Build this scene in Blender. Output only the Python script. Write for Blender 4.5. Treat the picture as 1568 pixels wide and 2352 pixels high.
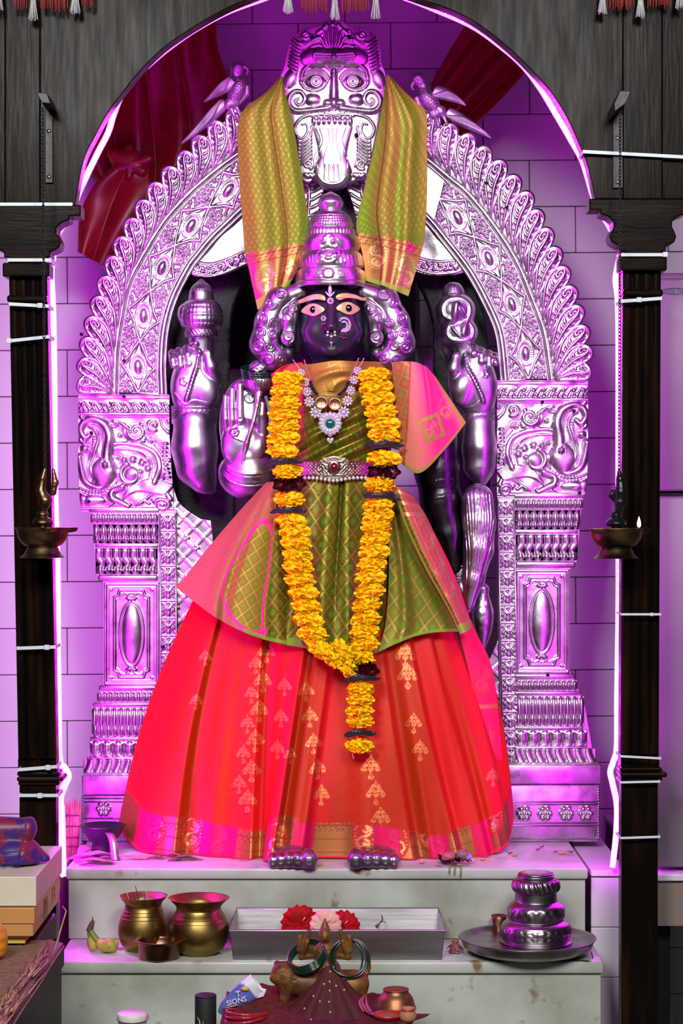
import bpy, bmesh, math, random
import numpy as np
from mathutils import Vector, Matrix, Euler
random.seed(7); RNG = np.random.default_rng(7)
for _o in list(bpy.data.objects): bpy.data.objects.remove(_o)
SC = bpy.context.scene; COL = SC.collection; PI = math.pi
# ---------------------------------------------------------------- camera
F = 4800.0; CX = 784.0; CY = 1176.0; CZ = 1.30          # focal length in photo pixels, principal point, eye height
cam = bpy.data.cameras.new('camera'); camo = bpy.data.objects.new('camera', cam); COL.objects.link(camo)
cam.sensor_fit = 'VERTICAL'; cam.sensor_height = 36.0; cam.lens = 36.0 * F / 2352.0
camo.location = (0, 0, CZ); camo.rotation_euler = (PI / 2, 0, 0); cam.clip_start = 0.05; cam.clip_end = 100
SC.camera = camo
# ---------------------------------------------------------------- world, lights, exposure
w = bpy.data.worlds.new('room_ambience'); SC.world = w; w.use_nodes = True
w.node_tree.nodes['Background'].inputs[0].default_value = (0.55, 0.6, 0.75, 1)
w.node_tree.nodes['Background'].inputs[1].default_value = 0.025
def area(name, loc, target, sx, sy, watts, col=(1, 1, 1)):
    l = bpy.data.lights.new(name, 'AREA'); l.shape = 'RECTANGLE'; l.size = sx; l.size_y = sy; l.energy = watts; l.color = col
    o = bpy.data.objects.new(name, l); COL.objects.link(o); o.location = loc
    o.rotation_euler = (Vector(target) - Vector(loc)).to_track_quat('-Z', 'Y').to_euler(); return o
area('softbox_left', (-0.80, 0.15, 2.86), (0, 4.2, 1.2), 0.7, 0.7, 90, (1, 0.985, 0.96))
area('softbox_right', (0.66, 0.15, 2.86), (0, 4.2, 1.2), 0.7, 0.7, 76, (1, 0.985, 0.96))
area('ceiling_tube_left', (-0.9, 0.2, 3.3), (-0.5, 3.9, 1.6), 1.4, 0.25, 5.0, (0.80, 0.90, 1))
area('ceiling_tube_right', (0.9, 0.2, 3.3), (0.5, 3.9, 1.6), 1.4, 0.25, 5.0, (0.80, 0.90, 1))
SC.view_settings.view_transform = 'Standard'; SC.view_settings.look = 'None'
SC.view_settings.gamma = 1.0; SC.view_settings.use_curve_mapping = False; SC.view_settings.exposure = 0.0
LED_COL = (0.90, 0.011, 1.0); LED_STR = 50.0; LED_RIGHT = 56.0; LED_LEFT = 140.0
# ---------------------------------------------------------------- pixel helpers
def P(px, py, d): return ((px - CX) * d / F, d, CZ - (py - CY) * d / F)
def PX(px, d): return (px - CX) * d / F
def PZ(py, d): return CZ - (py - CY) * d / F
def arr(*a): return np.array(a, float)
# ---------------------------------------------------------------- object helpers
def _new(name, me, parent=None):
    o = bpy.data.objects.new(name, me); COL.objects.link(o)
    if parent is not None:
        o.parent = parent
        o.matrix_parent_inverse = Matrix.Translation(-Vector(world_loc(parent)))
    return o
def world_loc(o):
    v = Vector(o.get('_wl', o.location)); return v
def tag(o, label=None, cat=None, group=None, kind=None):
    if label: o['label'] = label
    if cat: o['category'] = cat
    if group: o['group'] = group
    if kind: o['kind'] = kind
    return o
def thing(name, label, cat, loc, group=None):
    o = bpy.data.objects.new(name, None); COL.objects.link(o); o.location = loc; o.empty_display_size = 0.03
    return tag(o, label, cat, group)
def mk(name, V, Fc, mat=None, parent=None, smooth=True, uv=None, col=None, zari=None):
    """numpy / list mesh -> one object; Fc is an int array (n,3|4) or a list of index lists"""
    me = bpy.data.meshes.new(name)
    V = np.asarray(V, np.float32).reshape(-1, 3)
    if isinstance(Fc, np.ndarray):
        k = Fc.shape[1]; n = len(Fc)
        me.vertices.add(len(V)); me.vertices.foreach_set('co', V.ravel())
        me.loops.add(n * k); me.loops.foreach_set('vertex_index', Fc.astype(np.int32).ravel())
        me.polygons.add(n); me.polygons.foreach_set('loop_start', np.arange(0, n * k, k, dtype=np.int32))
        me.update(calc_edges=True)
    else:
        me.from_pydata([tuple(map(float, v)) for v in V], [], [list(map(int, f)) for f in Fc]); me.update()
    me.polygons.foreach_set('use_smooth', np.full(len(me.polygons), bool(smooth)))
    if uv is not None:
        uv = np.asarray(uv, np.float32); ul = me.uv_layers.new(name='UVMap')
        li = np.empty(len(me.loops), np.int32); me.loops.foreach_get('vertex_index', li)
        ul.data.foreach_set('uv', uv[li].ravel())
    if col is not None:
        c = np.ones((len(V), 4), np.float32); c[:, :3] = col
        a = me.color_attributes.new('Col', 'FLOAT_COLOR', 'POINT'); a.data.foreach_set('color', c.ravel())
    if zari is not None:
        a = me.attributes.new('zari', 'FLOAT', 'POINT'); a.data.foreach_set('value', np.asarray(zari, np.float32).ravel())
    if mat is not None: me.materials.append(mat)
    me.validate()
    return _new(name, me, parent)
def inst(name, src, loc=(0, 0, 0), rot=(0, 0, 0), scale=(1, 1, 1), parent=None):
    """another object sharing the mesh of src (an object)"""
    o = bpy.data.objects.new(name, src.data); COL.objects.link(o)
    o.location = loc; o.rotation_euler = rot; o.scale = scale
    if parent is not None:
        o.parent = parent; o.matrix_parent_inverse = Matrix.Translation(-Vector(world_loc(parent)))
    return o
# ---------------------------------------------------------------- shapes: each returns (V, F)
def join(*parts):
    Vs, Fs, k = [], [], 0
    for V, Fc in parts:
        V = np.asarray(V, float).reshape(-1, 3); Vs.append(V)
        Fs += [[int(i) + k for i in f] for f in Fc]; k += len(V)
    return np.vstack(Vs), Fs
def boxv(x0, x1, y0, y1, z0, z1, bev=0.0, seg=2):
    bm = bmesh.new(); bmesh.ops.create_cube(bm, size=1)
    for v in bm.verts:
        v.co = (x0 + (v.co.x + .5) * (x1 - x0), y0 + (v.co.y + .5) * (y1 - y0), z0 + (v.co.z + .5) * (z1 - z0))
    if bev: bmesh.ops.bevel(bm, geom=bm.edges[:], offset=bev, segments=seg, affect='EDGES', profile=.5)
    return dump(bm)
def dump(bm):
    bm.verts.index_update(); V = [v.co[:] for v in bm.verts]; Fc = [[v.index for v in f.verts] for f in bm.faces]; bm.free()
    return np.array(V, float), Fc
def prism(pts, d0, d1, bev=0.0, dmap=None):
    """photo outline (px) read at depth dmap (default d0), extruded straight back from d0 to d1"""
    dm = dmap or d0
    bm = bmesh.new(); vs = [bm.verts.new(((x - CX) * dm / F, d0, CZ - (y - CY) * dm / F)) for x, y in pts]
    f = bm.faces.new(vs); r = bmesh.ops.extrude_face_region(bm, geom=[f])
    for v in r['geom']:
        if isinstance(v, bmesh.types.BMVert): v.co.y = d1
    bmesh.ops.recalc_face_normals(bm, faces=bm.faces[:])
    if bev:
        ed = [e for e in bm.edges if abs(e.verts[0].co.y - d0) < 1e-6 and abs(e.verts[1].co.y - d0) < 1e-6]
        bmesh.ops.bevel(bm, geom=ed, offset=bev, segments=2, affect='EDGES', profile=.5)
    ng = [f for f in bm.faces if len(f.verts) > 4]
    if ng: bmesh.ops.triangulate(bm, faces=ng)
    return dump(bm)
def grid_faces(n, m, wrap=False):
    i = np.arange(n - 1)[:, None]; mm = m if wrap else m - 1; j = np.arange(mm)[None, :]; j2 = (j + 1) % m
    return np.stack([i * m + j, i * m + j2, (i + 1) * m + j2, (i + 1) * m + j], -1).reshape(-1, 4)
def lathe(prof, c, seg=32, sx=1.0, sy=1.0, caps=True, fn=None):
    """prof: (r, z) rows; c: centre; fn(r,z,theta)->dr array"""
    prof = np.asarray(prof, float); n = len(prof); th = np.linspace(0, 2 * PI, seg, endpoint=False)
    R = np.repeat(prof[:, :1], seg, 1); Z = np.repeat(prof[:, 1:], seg, 1); T = np.repeat(th[None], n, 0)
    if fn is not None: R = R + fn(R, Z, T)
    V = np.stack([c[0] + R * np.cos(T) * sx, c[1] + R * np.sin(T) * sy, c[2] + Z], -1).reshape(-1, 3)
    Fc = grid_faces(n, seg, True)[:, ::-1].tolist()
    if caps:
        if prof[0, 0] > 1e-6: Fc.append(list(range(seg)))
        if prof[-1, 0] > 1e-6: Fc.append(list(range((n - 1) * seg, n * seg))[::-1])
    return V, Fc
def smoothprof(pts, n=40):
    return catmull(pts, n)
def catmull(pts, n=60, closed=False):
    p = np.asarray(pts, float); m = len(p)
    if m < 3: t = np.linspace(0, 1, n)[:, None]; return p[0] + (p[-1] - p[0]) * t
    if closed: q = np.vstack([p[-1:], p, p[:2]]); segs = m
    else: q = np.vstack([2 * p[:1] - p[1:2], p, 2 * p[-1:] - p[-2:-1]]); segs = m - 1
    u = np.linspace(0, segs, n, endpoint=not closed); i = np.minimum(u.astype(int), segs - 1); t = (u - i)[:, None]
    a, b, c_, d = q[i], q[i + 1], q[i + 2], q[i + 3]
    return .5 * (2 * b + (c_ - a) * t + (2 * a - 5 * b + 4 * c_ - d) * t ** 2 + (3 * b - a - 3 * c_ + d) * t ** 3)
def tube(pts, r, sides=8, closed=False, caps=True, flat=1.0):
    p = np.asarray(pts, float); n = len(p); r = np.broadcast_to(np.asarray(r, float), (n,))
    t = np.gradient(p, axis=0)
    if closed: t = np.roll(p, -1, 0) - np.roll(p, 1, 0)
    t /= np.linalg.norm(t, axis=1)[:, None] + 1e-12
    up = np.array([0, 1., 0]) if abs(t[0, 1]) < .9 else np.array([1., 0, 0])
    V = np.zeros((n, sides, 3)); a = np.linspace(0, 2 * PI, sides, endpoint=False)
    nrm = up - t[0] * up.dot(t[0]); nrm /= np.linalg.norm(nrm)
    for i in range(n):
        nrm = nrm - t[i] * nrm.dot(t[i]); nrm /= np.linalg.norm(nrm) + 1e-12; b = np.cross(t[i], nrm)
        V[i] = p[i] + r[i] * (np.cos(a)[:, None] * nrm * flat + np.sin(a)[:, None] * b)
    Fc = grid_faces(n, sides, True).tolist()
    if closed: Fc += [[(n - 1) * sides + j, (n - 1) * sides + (j + 1) % sides, (j + 1) % sides, j] for j in range(sides)]
    elif caps: Fc += [list(range(sides))[::-1], list(range((n - 1) * sides, n * sides))]
    return V.reshape(-1, 3), Fc
def ball(c, rx, ry=None, rz=None, n=8, m=12):
    ry = rx if ry is None else ry; rz = rx if rz is None else rz
    th = np.linspace(0, PI, n); prof = np.stack([np.maximum(np.sin(th), 1e-4), -np.cos(th)], 1)
    V, Fc = lathe(prof, (0, 0, 0), m, caps=False); return V * [rx, ry, rz] + np.asarray(c, float), Fc
def spiral(cx, cy, r, turns=1.5, a0=0.0, dirn=1, r1=0.0, n=40):
    t = np.linspace(0, 1, n); a = a0 + dirn * t * turns * 2 * PI; rr = r + (r1 - r) * t
    return np.stack([cx + rr * np.cos(a), cy + rr * np.sin(a)], 1)
def arc(cx, cy, rx, ry, a0, a1, n=24):
    a = np.radians(np.linspace(a0, a1, n)); return np.stack([cx + rx * np.cos(a), cy + ry * np.sin(a)], 1)
# ---------------------------------------------------------------- relief engine: height field stamped from strokes, in pixel space
class Relief:
    def __init__(s, x0, x1, y0, y1, res=1.5):
        s.xs = np.arange(x0, x1 + res, res); s.ys = np.arange(y0, y1 + res, res); s.res = res
        s.X, s.Y = np.meshgrid(s.xs, s.ys); s.B = np.zeros_like(s.X); s.D = np.zeros_like(s.X); s.E = np.zeros_like(s.X)
    def _sub(s, x0, x1, y0, y1):
        return slice(max(0, np.searchsorted(s.ys, y0)), np.searchsorted(s.ys, y1)), slice(max(0, np.searchsorted(s.xs, x0)), np.searchsorted(s.xs, x1))
    def line(s, pts, r0, r1=None, h=0.9, carve=False, fine=False):
        r1 = r0 if r1 is None else r1; pts = np.asarray(pts, float); n = len(pts) - 1
        for i in range(n):
            (xa, ya), (xb, yb) = pts[i], pts[i + 1]; ra = r0 + (r1 - r0) * i / n; rb = r0 + (r1 - r0) * (i + 1) / n; R = max(ra, rb)
            sl = s._sub(min(xa, xb) - R, max(xa, xb) + R, min(ya, yb) - R, max(ya, yb) + R)
            X, Y = s.X[sl], s.Y[sl]
            if X.size == 0: continue
            dx, dy = xb - xa, yb - ya; L = dx * dx + dy * dy + 1e-9
            t = np.clip(((X - xa) * dx + (Y - ya) * dy) / L, 0, 1); r = np.maximum(ra + (rb - ra) * t, 1e-3)
            q = np.clip(1 - ((X - xa - dx * t) ** 2 + (Y - ya - dy * t) ** 2) / (r * r), 0, 1)
            v = h * r * np.sqrt(q) if not carve else h * r * q
            if carve: s.E[sl] = np.minimum(s.E[sl], -v)
            elif fine: s.E[sl] = np.maximum(s.E[sl], v)
            else: s.D[sl] = np.maximum(s.D[sl], v)
        return s
    def carve(s, pts, r, h=0.8): return s.line(pts, r, h=h, carve=True)
    def dome(s, cx, cy, rx, ry=None, h=None, rot=0.0, p=0.5, layer='D', add=False):
        ry = rx if ry is None else ry; h = rx * .8 if h is None else h; R = max(rx, ry)
        sl = s._sub(cx - R, cx + R, cy - R, cy + R); X, Y = s.X[sl] - cx, s.Y[sl] - cy
        if X.size == 0: return s
        c, n = math.cos(rot), math.sin(rot); u, v = (X * c + Y * n) / rx, (-X * n + Y * c) / ry
        q = h * np.clip(1 - u * u - v * v, 0, 1) ** p; A = s.B if layer == 'B' else s.D
        A[sl] = A[sl] + q if add else np.maximum(A[sl], q); return s
    def ring(s, cx, cy, rx, ry, r, a0=0, a1=360, **k): return s.line(arc(cx, cy, rx, ry, a0, a1, 40), r, **k)
    def beads(s, pts, r, step=None):
        pts = np.asarray(pts, float); L = np.r_[0, np.cumsum(np.hypot(*np.diff(pts, axis=0).T))]; step = step or 2.1 * r
        for q in np.arange(0, L[-1] + 1e-6, step): s.dome(np.interp(q, L, pts[:, 0]), np.interp(q, L, pts[:, 1]), r)
        return s
    def mesh(s, outline=None, back=6.0, k=1.0):
        """-> px-space verts (x, y, q) with q towards the viewer, faces"""
        H = (s.B + s.D + s.E) * k; ny, nx = s.X.shape; X, Y = s.X.copy(), s.Y.copy()
        if outline is None: keep = np.ones_like(X, bool)
        else:
            o = np.asarray(outline, float); dist = np.full(X.shape, 1e9); px = np.zeros_like(X); py = np.zeros_like(X); ins = np.zeros_like(X, bool)
            for (xa, ya), (xb, yb) in zip(o, np.roll(o, -1, 0)):
                dx, dy = xb - xa, yb - ya; L = dx * dx + dy * dy + 1e-9; t = np.clip(((X - xa) * dx + (Y - ya) * dy) / L, 0, 1)
                qx, qy = xa + dx * t, ya + dy * t; dd = (X - qx) ** 2 + (Y - qy) ** 2; m = dd < dist
                dist[m] = dd[m]; px[m] = qx[m]; py[m] = qy[m]
                if yb != ya: ins ^= ((ya > Y) != (yb > Y)) & (X < dx * (Y - ya) / (yb - ya) + xa)
            dist = np.sqrt(dist); near = (~ins) & (dist < s.res * 1.05); X[near] = px[near]; Y[near] = py[near]; keep = ins | near
        idx = np.arange(nx * ny).reshape(ny, nx); q = np.stack([idx[:-1, :-1], idx[1:, :-1], idx[1:, 1:], idx[:-1, 1:]], -1).reshape(-1, 4)
        kf = keep.ravel(); q = q[kf[q].all(1)]
        V = np.stack([X.ravel(), Y.ravel(), H.ravel()], 1)
        # skirt along the boundary
        e = np.concatenate([q[:, [0, 1]], q[:, [1, 2]], q[:, [2, 3]], q[:, [3, 0]]]); key = np.sort(e, 1); key = key[:, 0] * (nx * ny) + key[:, 1]
        _, inv, cnt = np.unique(key, return_inverse=True, return_counts=True); be = e[cnt[inv] == 1]
        used, inv2 = np.unique(q, return_inverse=True); remap = np.full(nx * ny, -1); remap[used] = np.arange(len(used))
        V = V[used]; q = remap[q]; be = remap[be]; bv = np.unique(be); m2 = np.full(len(V), -1); m2[bv] = len(V) + np.arange(len(bv))
        Vb = V[bv].copy(); Vb[:, 2] = -back; V = np.vstack([V, Vb])
        sk = np.stack([be[:, 1], be[:, 0], m2[be[:, 0]], m2[be[:, 1]]], 1)
        return V, np.vstack([q, sk])
def px2w(V, d, s=None):
    """pixel-space (x, y, q) -> metres at depth d (q comes towards the camera)"""
    s = d / F if s is None else s; V = np.asarray(V, float)
    return np.stack([(V[:, 0] - CX) * s, d - V[:, 2] * s, CZ - (V[:, 1] - CY) * s], 1)
# ---------------------------------------------------------------- implicit surfaces (pixel space x right, y down, q towards the viewer)
def smin(a, b, k):
    if k <= 0: return np.minimum(a, b)
    h = np.clip(.5 + .5 * (b - a) / k, 0, 1); return b + (a - b) * h - k * h * (1 - h)
def s_cap(p, a, b, ra, rb=None):
    rb = ra if rb is None else rb; a = np.asarray(a, float); b = np.asarray(b, float); d = b - a; L = d.dot(d) + 1e-9
    t = np.clip(((p[0] - a[0]) * d[0] + (p[1] - a[1]) * d[1] + (p[2] - a[2]) * d[2]) / L, 0, 1)
    return np.sqrt((p[0] - a[0] - d[0] * t) ** 2 + (p[1] - a[1] - d[1] * t) ** 2 + (p[2] - a[2] - d[2] * t) ** 2) - (ra + (rb - ra) * t)
def s_ell(p, c, r, rz=0.0):
    x, y, q = p[0] - c[0], p[1] - c[1], p[2] - c[2]
    if rz: cs, sn = math.cos(rz), math.sin(rz); x, y = x * cs + y * sn, -x * sn + y * cs
    k0 = np.sqrt((x / r[0]) ** 2 + (y / r[1]) ** 2 + (q / r[2]) ** 2); k1 = np.sqrt((x / r[0] ** 2) ** 2 + (y / r[1] ** 2) ** 2 + (q / r[2] ** 2) ** 2)
    return k0 * (k0 - 1) / (k1 + 1e-9)
def s_tor(p, c, R, r, ax=2):
    o = [p[i] - c[i] for i in range(3)]; a = o.pop(ax); return np.sqrt((np.sqrt(o[0] ** 2 + o[1] ** 2) - R) ** 2 + a ** 2) - r
def s_chain(p, pts, radii, k=0):
    D = None
    for i in range(len(pts) - 1):
        c = s_cap(p, pts[i], pts[i + 1], radii[i], radii[i + 1]); D = c if D is None else smin(D, c, k)
    return D
def sdf_mesh(fn, b, res):
    """naive surface nets; b = (x0,x1,y0,y1,q0,q1) in pixel space"""
    ax = [np.arange(b[2 * i], b[2 * i + 1] + res, res, dtype=np.float32) for i in range(3)]
    X, Y, Q = np.meshgrid(*ax, indexing='ij'); S = fn((X, Y, Q)).astype(np.float32); sg = S < 0
    n = np.array(S.shape); corners = [(i, j, k) for i in (0, 1) for j in (0, 1) for k in (0, 1)]
    def sh(A, c): return A[c[0]:n[0] - 1 + c[0], c[1]:n[1] - 1 + c[1], c[2]:n[2] - 1 + c[2]]
    cnt = sum(sh(sg, c).astype(np.int8) for c in corners); act = (cnt > 0) & (cnt < 8); ci = np.argwhere(act)
    acc = np.zeros((len(ci), 3)); num = np.zeros(len(ci))
    for a in corners:
        for ax_ in range(3):
            if a[ax_]: continue
            bb = list(a); bb[ax_] = 1
            va = S[ci[:, 0] + a[0], ci[:, 1] + a[1], ci[:, 2] + a[2]]; vb = S[ci[:, 0] + bb[0], ci[:, 1] + bb[1], ci[:, 2] + bb[2]]
            m = (va < 0) != (vb < 0); t = np.where(m, va / (va - vb + 1e-12), 0); pt = ci + np.array(a, float); pt[:, ax_] += t
            acc[m] += pt[m]; num += m
    V = acc / num[:, None] * res + [b[0], b[2], b[4]]
    idx = np.full(tuple(n - 1), -1); idx[act] = np.arange(len(ci)); faces = []
    for ax_ in range(3):
        u, v = [i for i in range(3) if i != ax_]
        sl0 = [slice(None)] * 3; sl0[ax_] = slice(0, n[ax_] - 1); sl1 = [slice(None)] * 3; sl1[ax_] = slice(1, n[ax_])
        m = sg[tuple(sl0)] != sg[tuple(sl1)]; e = np.argwhere(m); e = e[(e[:, u] > 0) & (e[:, v] > 0) & (e[:, u] < n[u] - 1) & (e[:, v] < n[v] - 1)]
        def g(du, dv): q = e.copy(); q[:, u] -= du; q[:, v] -= dv; return idx[q[:, 0], q[:, 1], q[:, 2]]
        f = np.stack([g(0, 0), g(1, 0), g(1, 1), g(0, 1)], 1); flip = sg[e[:, 0], e[:, 1], e[:, 2]]
        if ax_ == 1: flip = ~flip
        f[flip] = f[flip][:, ::-1]; faces.append(f)
    Fc = np.vstack(faces); Fc = Fc[(Fc >= 0).all(1)]
    return V, Fc
def emboss(V, rel, k=1.0, qmin=-1e9):
    """push pixel-space verts towards the viewer by a Relief's height, where they face front"""
    x = np.clip((V[:, 0] - rel.xs[0]) / rel.res, 0, len(rel.xs) - 1.001); y = np.clip((V[:, 1] - rel.ys[0]) / rel.res, 0, len(rel.ys) - 1.001)
    i, j = y.astype(int), x.astype(int); fy, fx = y - i, x - j; H = rel.B + rel.D + rel.E
    h = H[i, j] * (1 - fx) * (1 - fy) + H[i, j + 1] * fx * (1 - fy) + H[i + 1, j] * (1 - fx) * fy + H[i + 1, j + 1] * fx * fy
    V = V.copy(); V[:, 2] += np.where(V[:, 2] > qmin, h * k, 0); return V
def smooth_mesh(V, Fc, it=2):
    V = V.copy()
    e = np.concatenate([Fc[:, [0, 1]], Fc[:, [1, 2]], Fc[:, [2, 3]], Fc[:, [3, 0]]]) if Fc.shape[1] == 4 else np.concatenate([Fc[:, [0, 1]], Fc[:, [1, 2]], Fc[:, [2, 0]]])
    for _ in range(it):
        S = np.zeros_like(V); c = np.zeros(len(V))
        for a, b in ((0, 1), (1, 0)):
            for k in range(3): S[:, k] += np.bincount(e[:, a], V[e[:, b], k], len(V))
            c += np.bincount(e[:, a], minlength=len(V))
        V = .5 * V + .5 * S / np.maximum(c, 1)[:, None]
    return V
# ---------------------------------------------------------------- materials
MATS = {}
def mat(name, base=(.8, .8, .8), rough=.5, metal=0.0, var=None, vscale=12.0, vstretch=(1, 1, 1), bump=0.0, bscale=60.0, bstretch=None,
        coat=0.0, sheen=0.0, sheen_tint=(1, 1, 1), spec=.5, emit=None, estr=0.0, attr=False, zari_rough=.35, trans=0.0, ior=1.45, rvar=0.0, detail=6.0, vlo=.35, vhi=.65, aniso=0.0, sss=0.0, speck=None):
    if name in MATS: return MATS[name]
    m = bpy.data.materials.new(name); m.use_nodes = True; nt = m.node_tree; N = nt.nodes; L = nt.links; b = N['Principled BSDF']; I = b.inputs
    I['Base Color'].default_value = (*base, 1); I['Roughness'].default_value = rough; I['Metallic'].default_value = metal; I['IOR'].default_value = ior
    I['Coat Weight'].default_value = coat; I['Coat Roughness'].default_value = .15; I['Sheen Weight'].default_value = sheen; I['Sheen Tint'].default_value = (*sheen_tint, 1); I['Sheen Roughness'].default_value = .4
    I['Specular IOR Level'].default_value = spec; I['Transmission Weight'].default_value = trans; I['Anisotropic'].default_value = aniso
    if sss: I['Subsurface Weight'].default_value = sss; I['Subsurface Radius'].default_value = (.01, .006, .004)
    if emit: I['Emission Color'].default_value = (*emit, 1); I['Emission Strength'].default_value = estr
    tc = N.new('ShaderNodeTexCoord')
    def noise(scale, stretch, det):
        mp = N.new('ShaderNodeMapping'); mp.inputs['Scale'].default_value = stretch; L.new(tc.outputs['Object'], mp.inputs['Vector'])
        t = N.new('ShaderNodeTexNoise'); t.inputs['Scale'].default_value = scale; t.inputs['Detail'].default_value = det; L.new(mp.outputs[0], t.inputs['Vector']); return t
    def ramp(src, a, ca, c, cc):
        r = N.new('ShaderNodeValToRGB'); r.color_ramp.elements[0].position = a; r.color_ramp.elements[0].color = (*ca, 1); r.color_ramp.elements[1].position = c; r.color_ramp.elements[1].color = (*cc, 1); L.new(src, r.inputs[0]); return r
    cs = None
    if var is not None:
        t = noise(vscale, vstretch, detail); r = ramp(t.outputs[0], vlo, base, vhi, var); cs = r.outputs[0]
    if speck is not None:      # (colour, scale, threshold): small stains with a shape of their own
        t = noise(speck[1], (1, 1, 1), 3.0); r = ramp(t.outputs[0], speck[2], (0, 0, 0), speck[2] + .08, (1, 1, 1))
        mx = N.new('ShaderNodeMix'); mx.data_type = 'RGBA'; L.new(r.outputs[0], mx.inputs['Factor'])
        if cs: L.new(cs, mx.inputs['A'])
        else: mx.inputs['A'].default_value = (*base, 1)
        mx.inputs['B'].default_value = (*speck[0], 1); cs = mx.outputs['Result']
    if attr:
        a = N.new('ShaderNodeAttribute'); a.attribute_name = 'Col'; cs = a.outputs['Color']
        z = N.new('ShaderNodeAttribute'); z.attribute_name = 'zari'
        mm = N.new('ShaderNodeMath'); mm.operation = 'MULTIPLY'; mm.inputs[1].default_value = .75; L.new(z.outputs['Fac'], mm.inputs[0]); L.new(mm.outputs[0], I['Metallic'])
        rr = N.new('ShaderNodeMapRange'); L.new(z.outputs['Fac'], rr.inputs[0]); rr.inputs[3].default_value = rough; rr.inputs[4].default_value = zari_rough; L.new(rr.outputs[0], I['Roughness'])
    if cs: L.new(cs, I['Base Color'])
    if rvar:
        t = noise(vscale * 1.7, vstretch, 4.0); rr = N.new('ShaderNodeMapRange'); L.new(t.outputs[0], rr.inputs[0]); rr.inputs[1].default_value = .3; rr.inputs[2].default_value = .7
        rr.inputs[3].default_value = max(0, rough - rvar); rr.inputs[4].default_value = rough + rvar; L.new(rr.outputs[0], I['Roughness'])
    if bump:
        t = noise(bscale, bstretch or (1, 1, 1), 4.0); bp = N.new('ShaderNodeBump'); bp.inputs['Strength'].default_value = bump; bp.inputs['Distance'].default_value = .002
        L.new(t.outputs[0], bp.inputs['Height']); L.new(bp.outputs[0], I['Normal'])
    MATS[name] = m; return m
M_SILVER = mat('bright_silver_sheet', (.64, .60, .635), .33, 1.0, var=(.36, .32, .35), vscale=26, vlo=.42, vhi=.78, bump=.22, bscale=55, rvar=.07)
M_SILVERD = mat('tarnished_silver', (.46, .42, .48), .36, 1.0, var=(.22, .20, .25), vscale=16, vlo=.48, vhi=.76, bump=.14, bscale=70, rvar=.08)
M_SILVERM = mat('old_silver', (.52, .48, .54), .36, 1.0, var=(.24, .22, .26), vscale=22, bump=.15, bscale=80, rvar=.06)
M_STONE = mat('black_carved_stone', (.010, .010, .013), .5, 0, var=(.028, .028, .032), vscale=90, bump=.4, bscale=140, spec=.25)
M_BLACKSTONE = mat('polished_black_stone', (.014, .010, .026), .33, 0, var=(.020, .016, .034), vscale=30, bump=.05, bscale=120, spec=.8)
M_WOOD = mat('dark_varnished_wood', (.0045, .0032, .0026), .24, 0, var=(.024, .009, .004), vscale=9, vstretch=(5, 5, .6), vlo=.45, vhi=.8, bump=.10, bscale=30, bstretch=(6, 6, .7), coat=.0, rvar=.06, spec=.045)
M_WOODH = mat('dark_varnished_wood_cross_grain', (.0045, .0032, .0026), .24, 0, var=(.024, .009, .004), vscale=9, vstretch=(.7, 5, 5), vlo=.45, vhi=.8, bump=.10, bscale=30, bstretch=(.8, 6, 6), coat=.0, rvar=.06, spec=.045)
M_TILE = mat('glazed_white_tile', (.56, .545, .60), .42, 0, var=(.60, .56, .63), vscale=3, bump=.03, bscale=8, speck=((.36, .27, .2), 34, .73), spec=.3)
M_GROUT = mat('grout', (.20, .15, .13), .8)
M_MARBLE = mat('stained_marble', (.50, .53, .48), .25, 0, var=(.25, .26, .19), vscale=7, vlo=.40, vhi=.74, bump=.06, bscale=30, speck=((.20, .14, .06), 18, .64), detail=9)
M_FLOOR = mat('floor_stone', (.22, .20, .19), .4, 0, var=(.15, .13, .12), vscale=6)
M_LED = mat('led_rope_sleeve', (.9, .7, .9), .3, emit=LED_COL, estr=LED_STR)
M_LEDB = mat('led_rope_sleeve_doubled', (.9, .7, .9), .3, emit=(.84, .005, 1.0), estr=LED_LEFT)
M_LEDCHIP = mat('led_chip', (1, 1, 1), .3, emit=(.92, .03, 1.0), estr=LED_STR * 1.2)
M_TIE = mat('white_nylon', (.62, .68, .74), .35)
M_IRON = mat('black_iron', (.02, .02, .022), .38, .6, bump=.2, bscale=120)
M_CURT = mat('red_satin', (.20, .004, .010), .40, 0, var=(.15, .002, .006), vscale=30, sheen=.2, sheen_tint=(1, .1, .12))
M_FRIDGE = mat('fridge_enamel', (.15, .125, .148), .45, 0, var=(.13, .108, .13), vscale=5, speck=((.13, .10, .14), 22, .70))
M_DARK = mat('dark_plastic', (.008, .008, .009), .5, spec=.2)
M_SCREW = mat('screw_steel', (.35, .33, .3), .35, 1.0)
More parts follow.
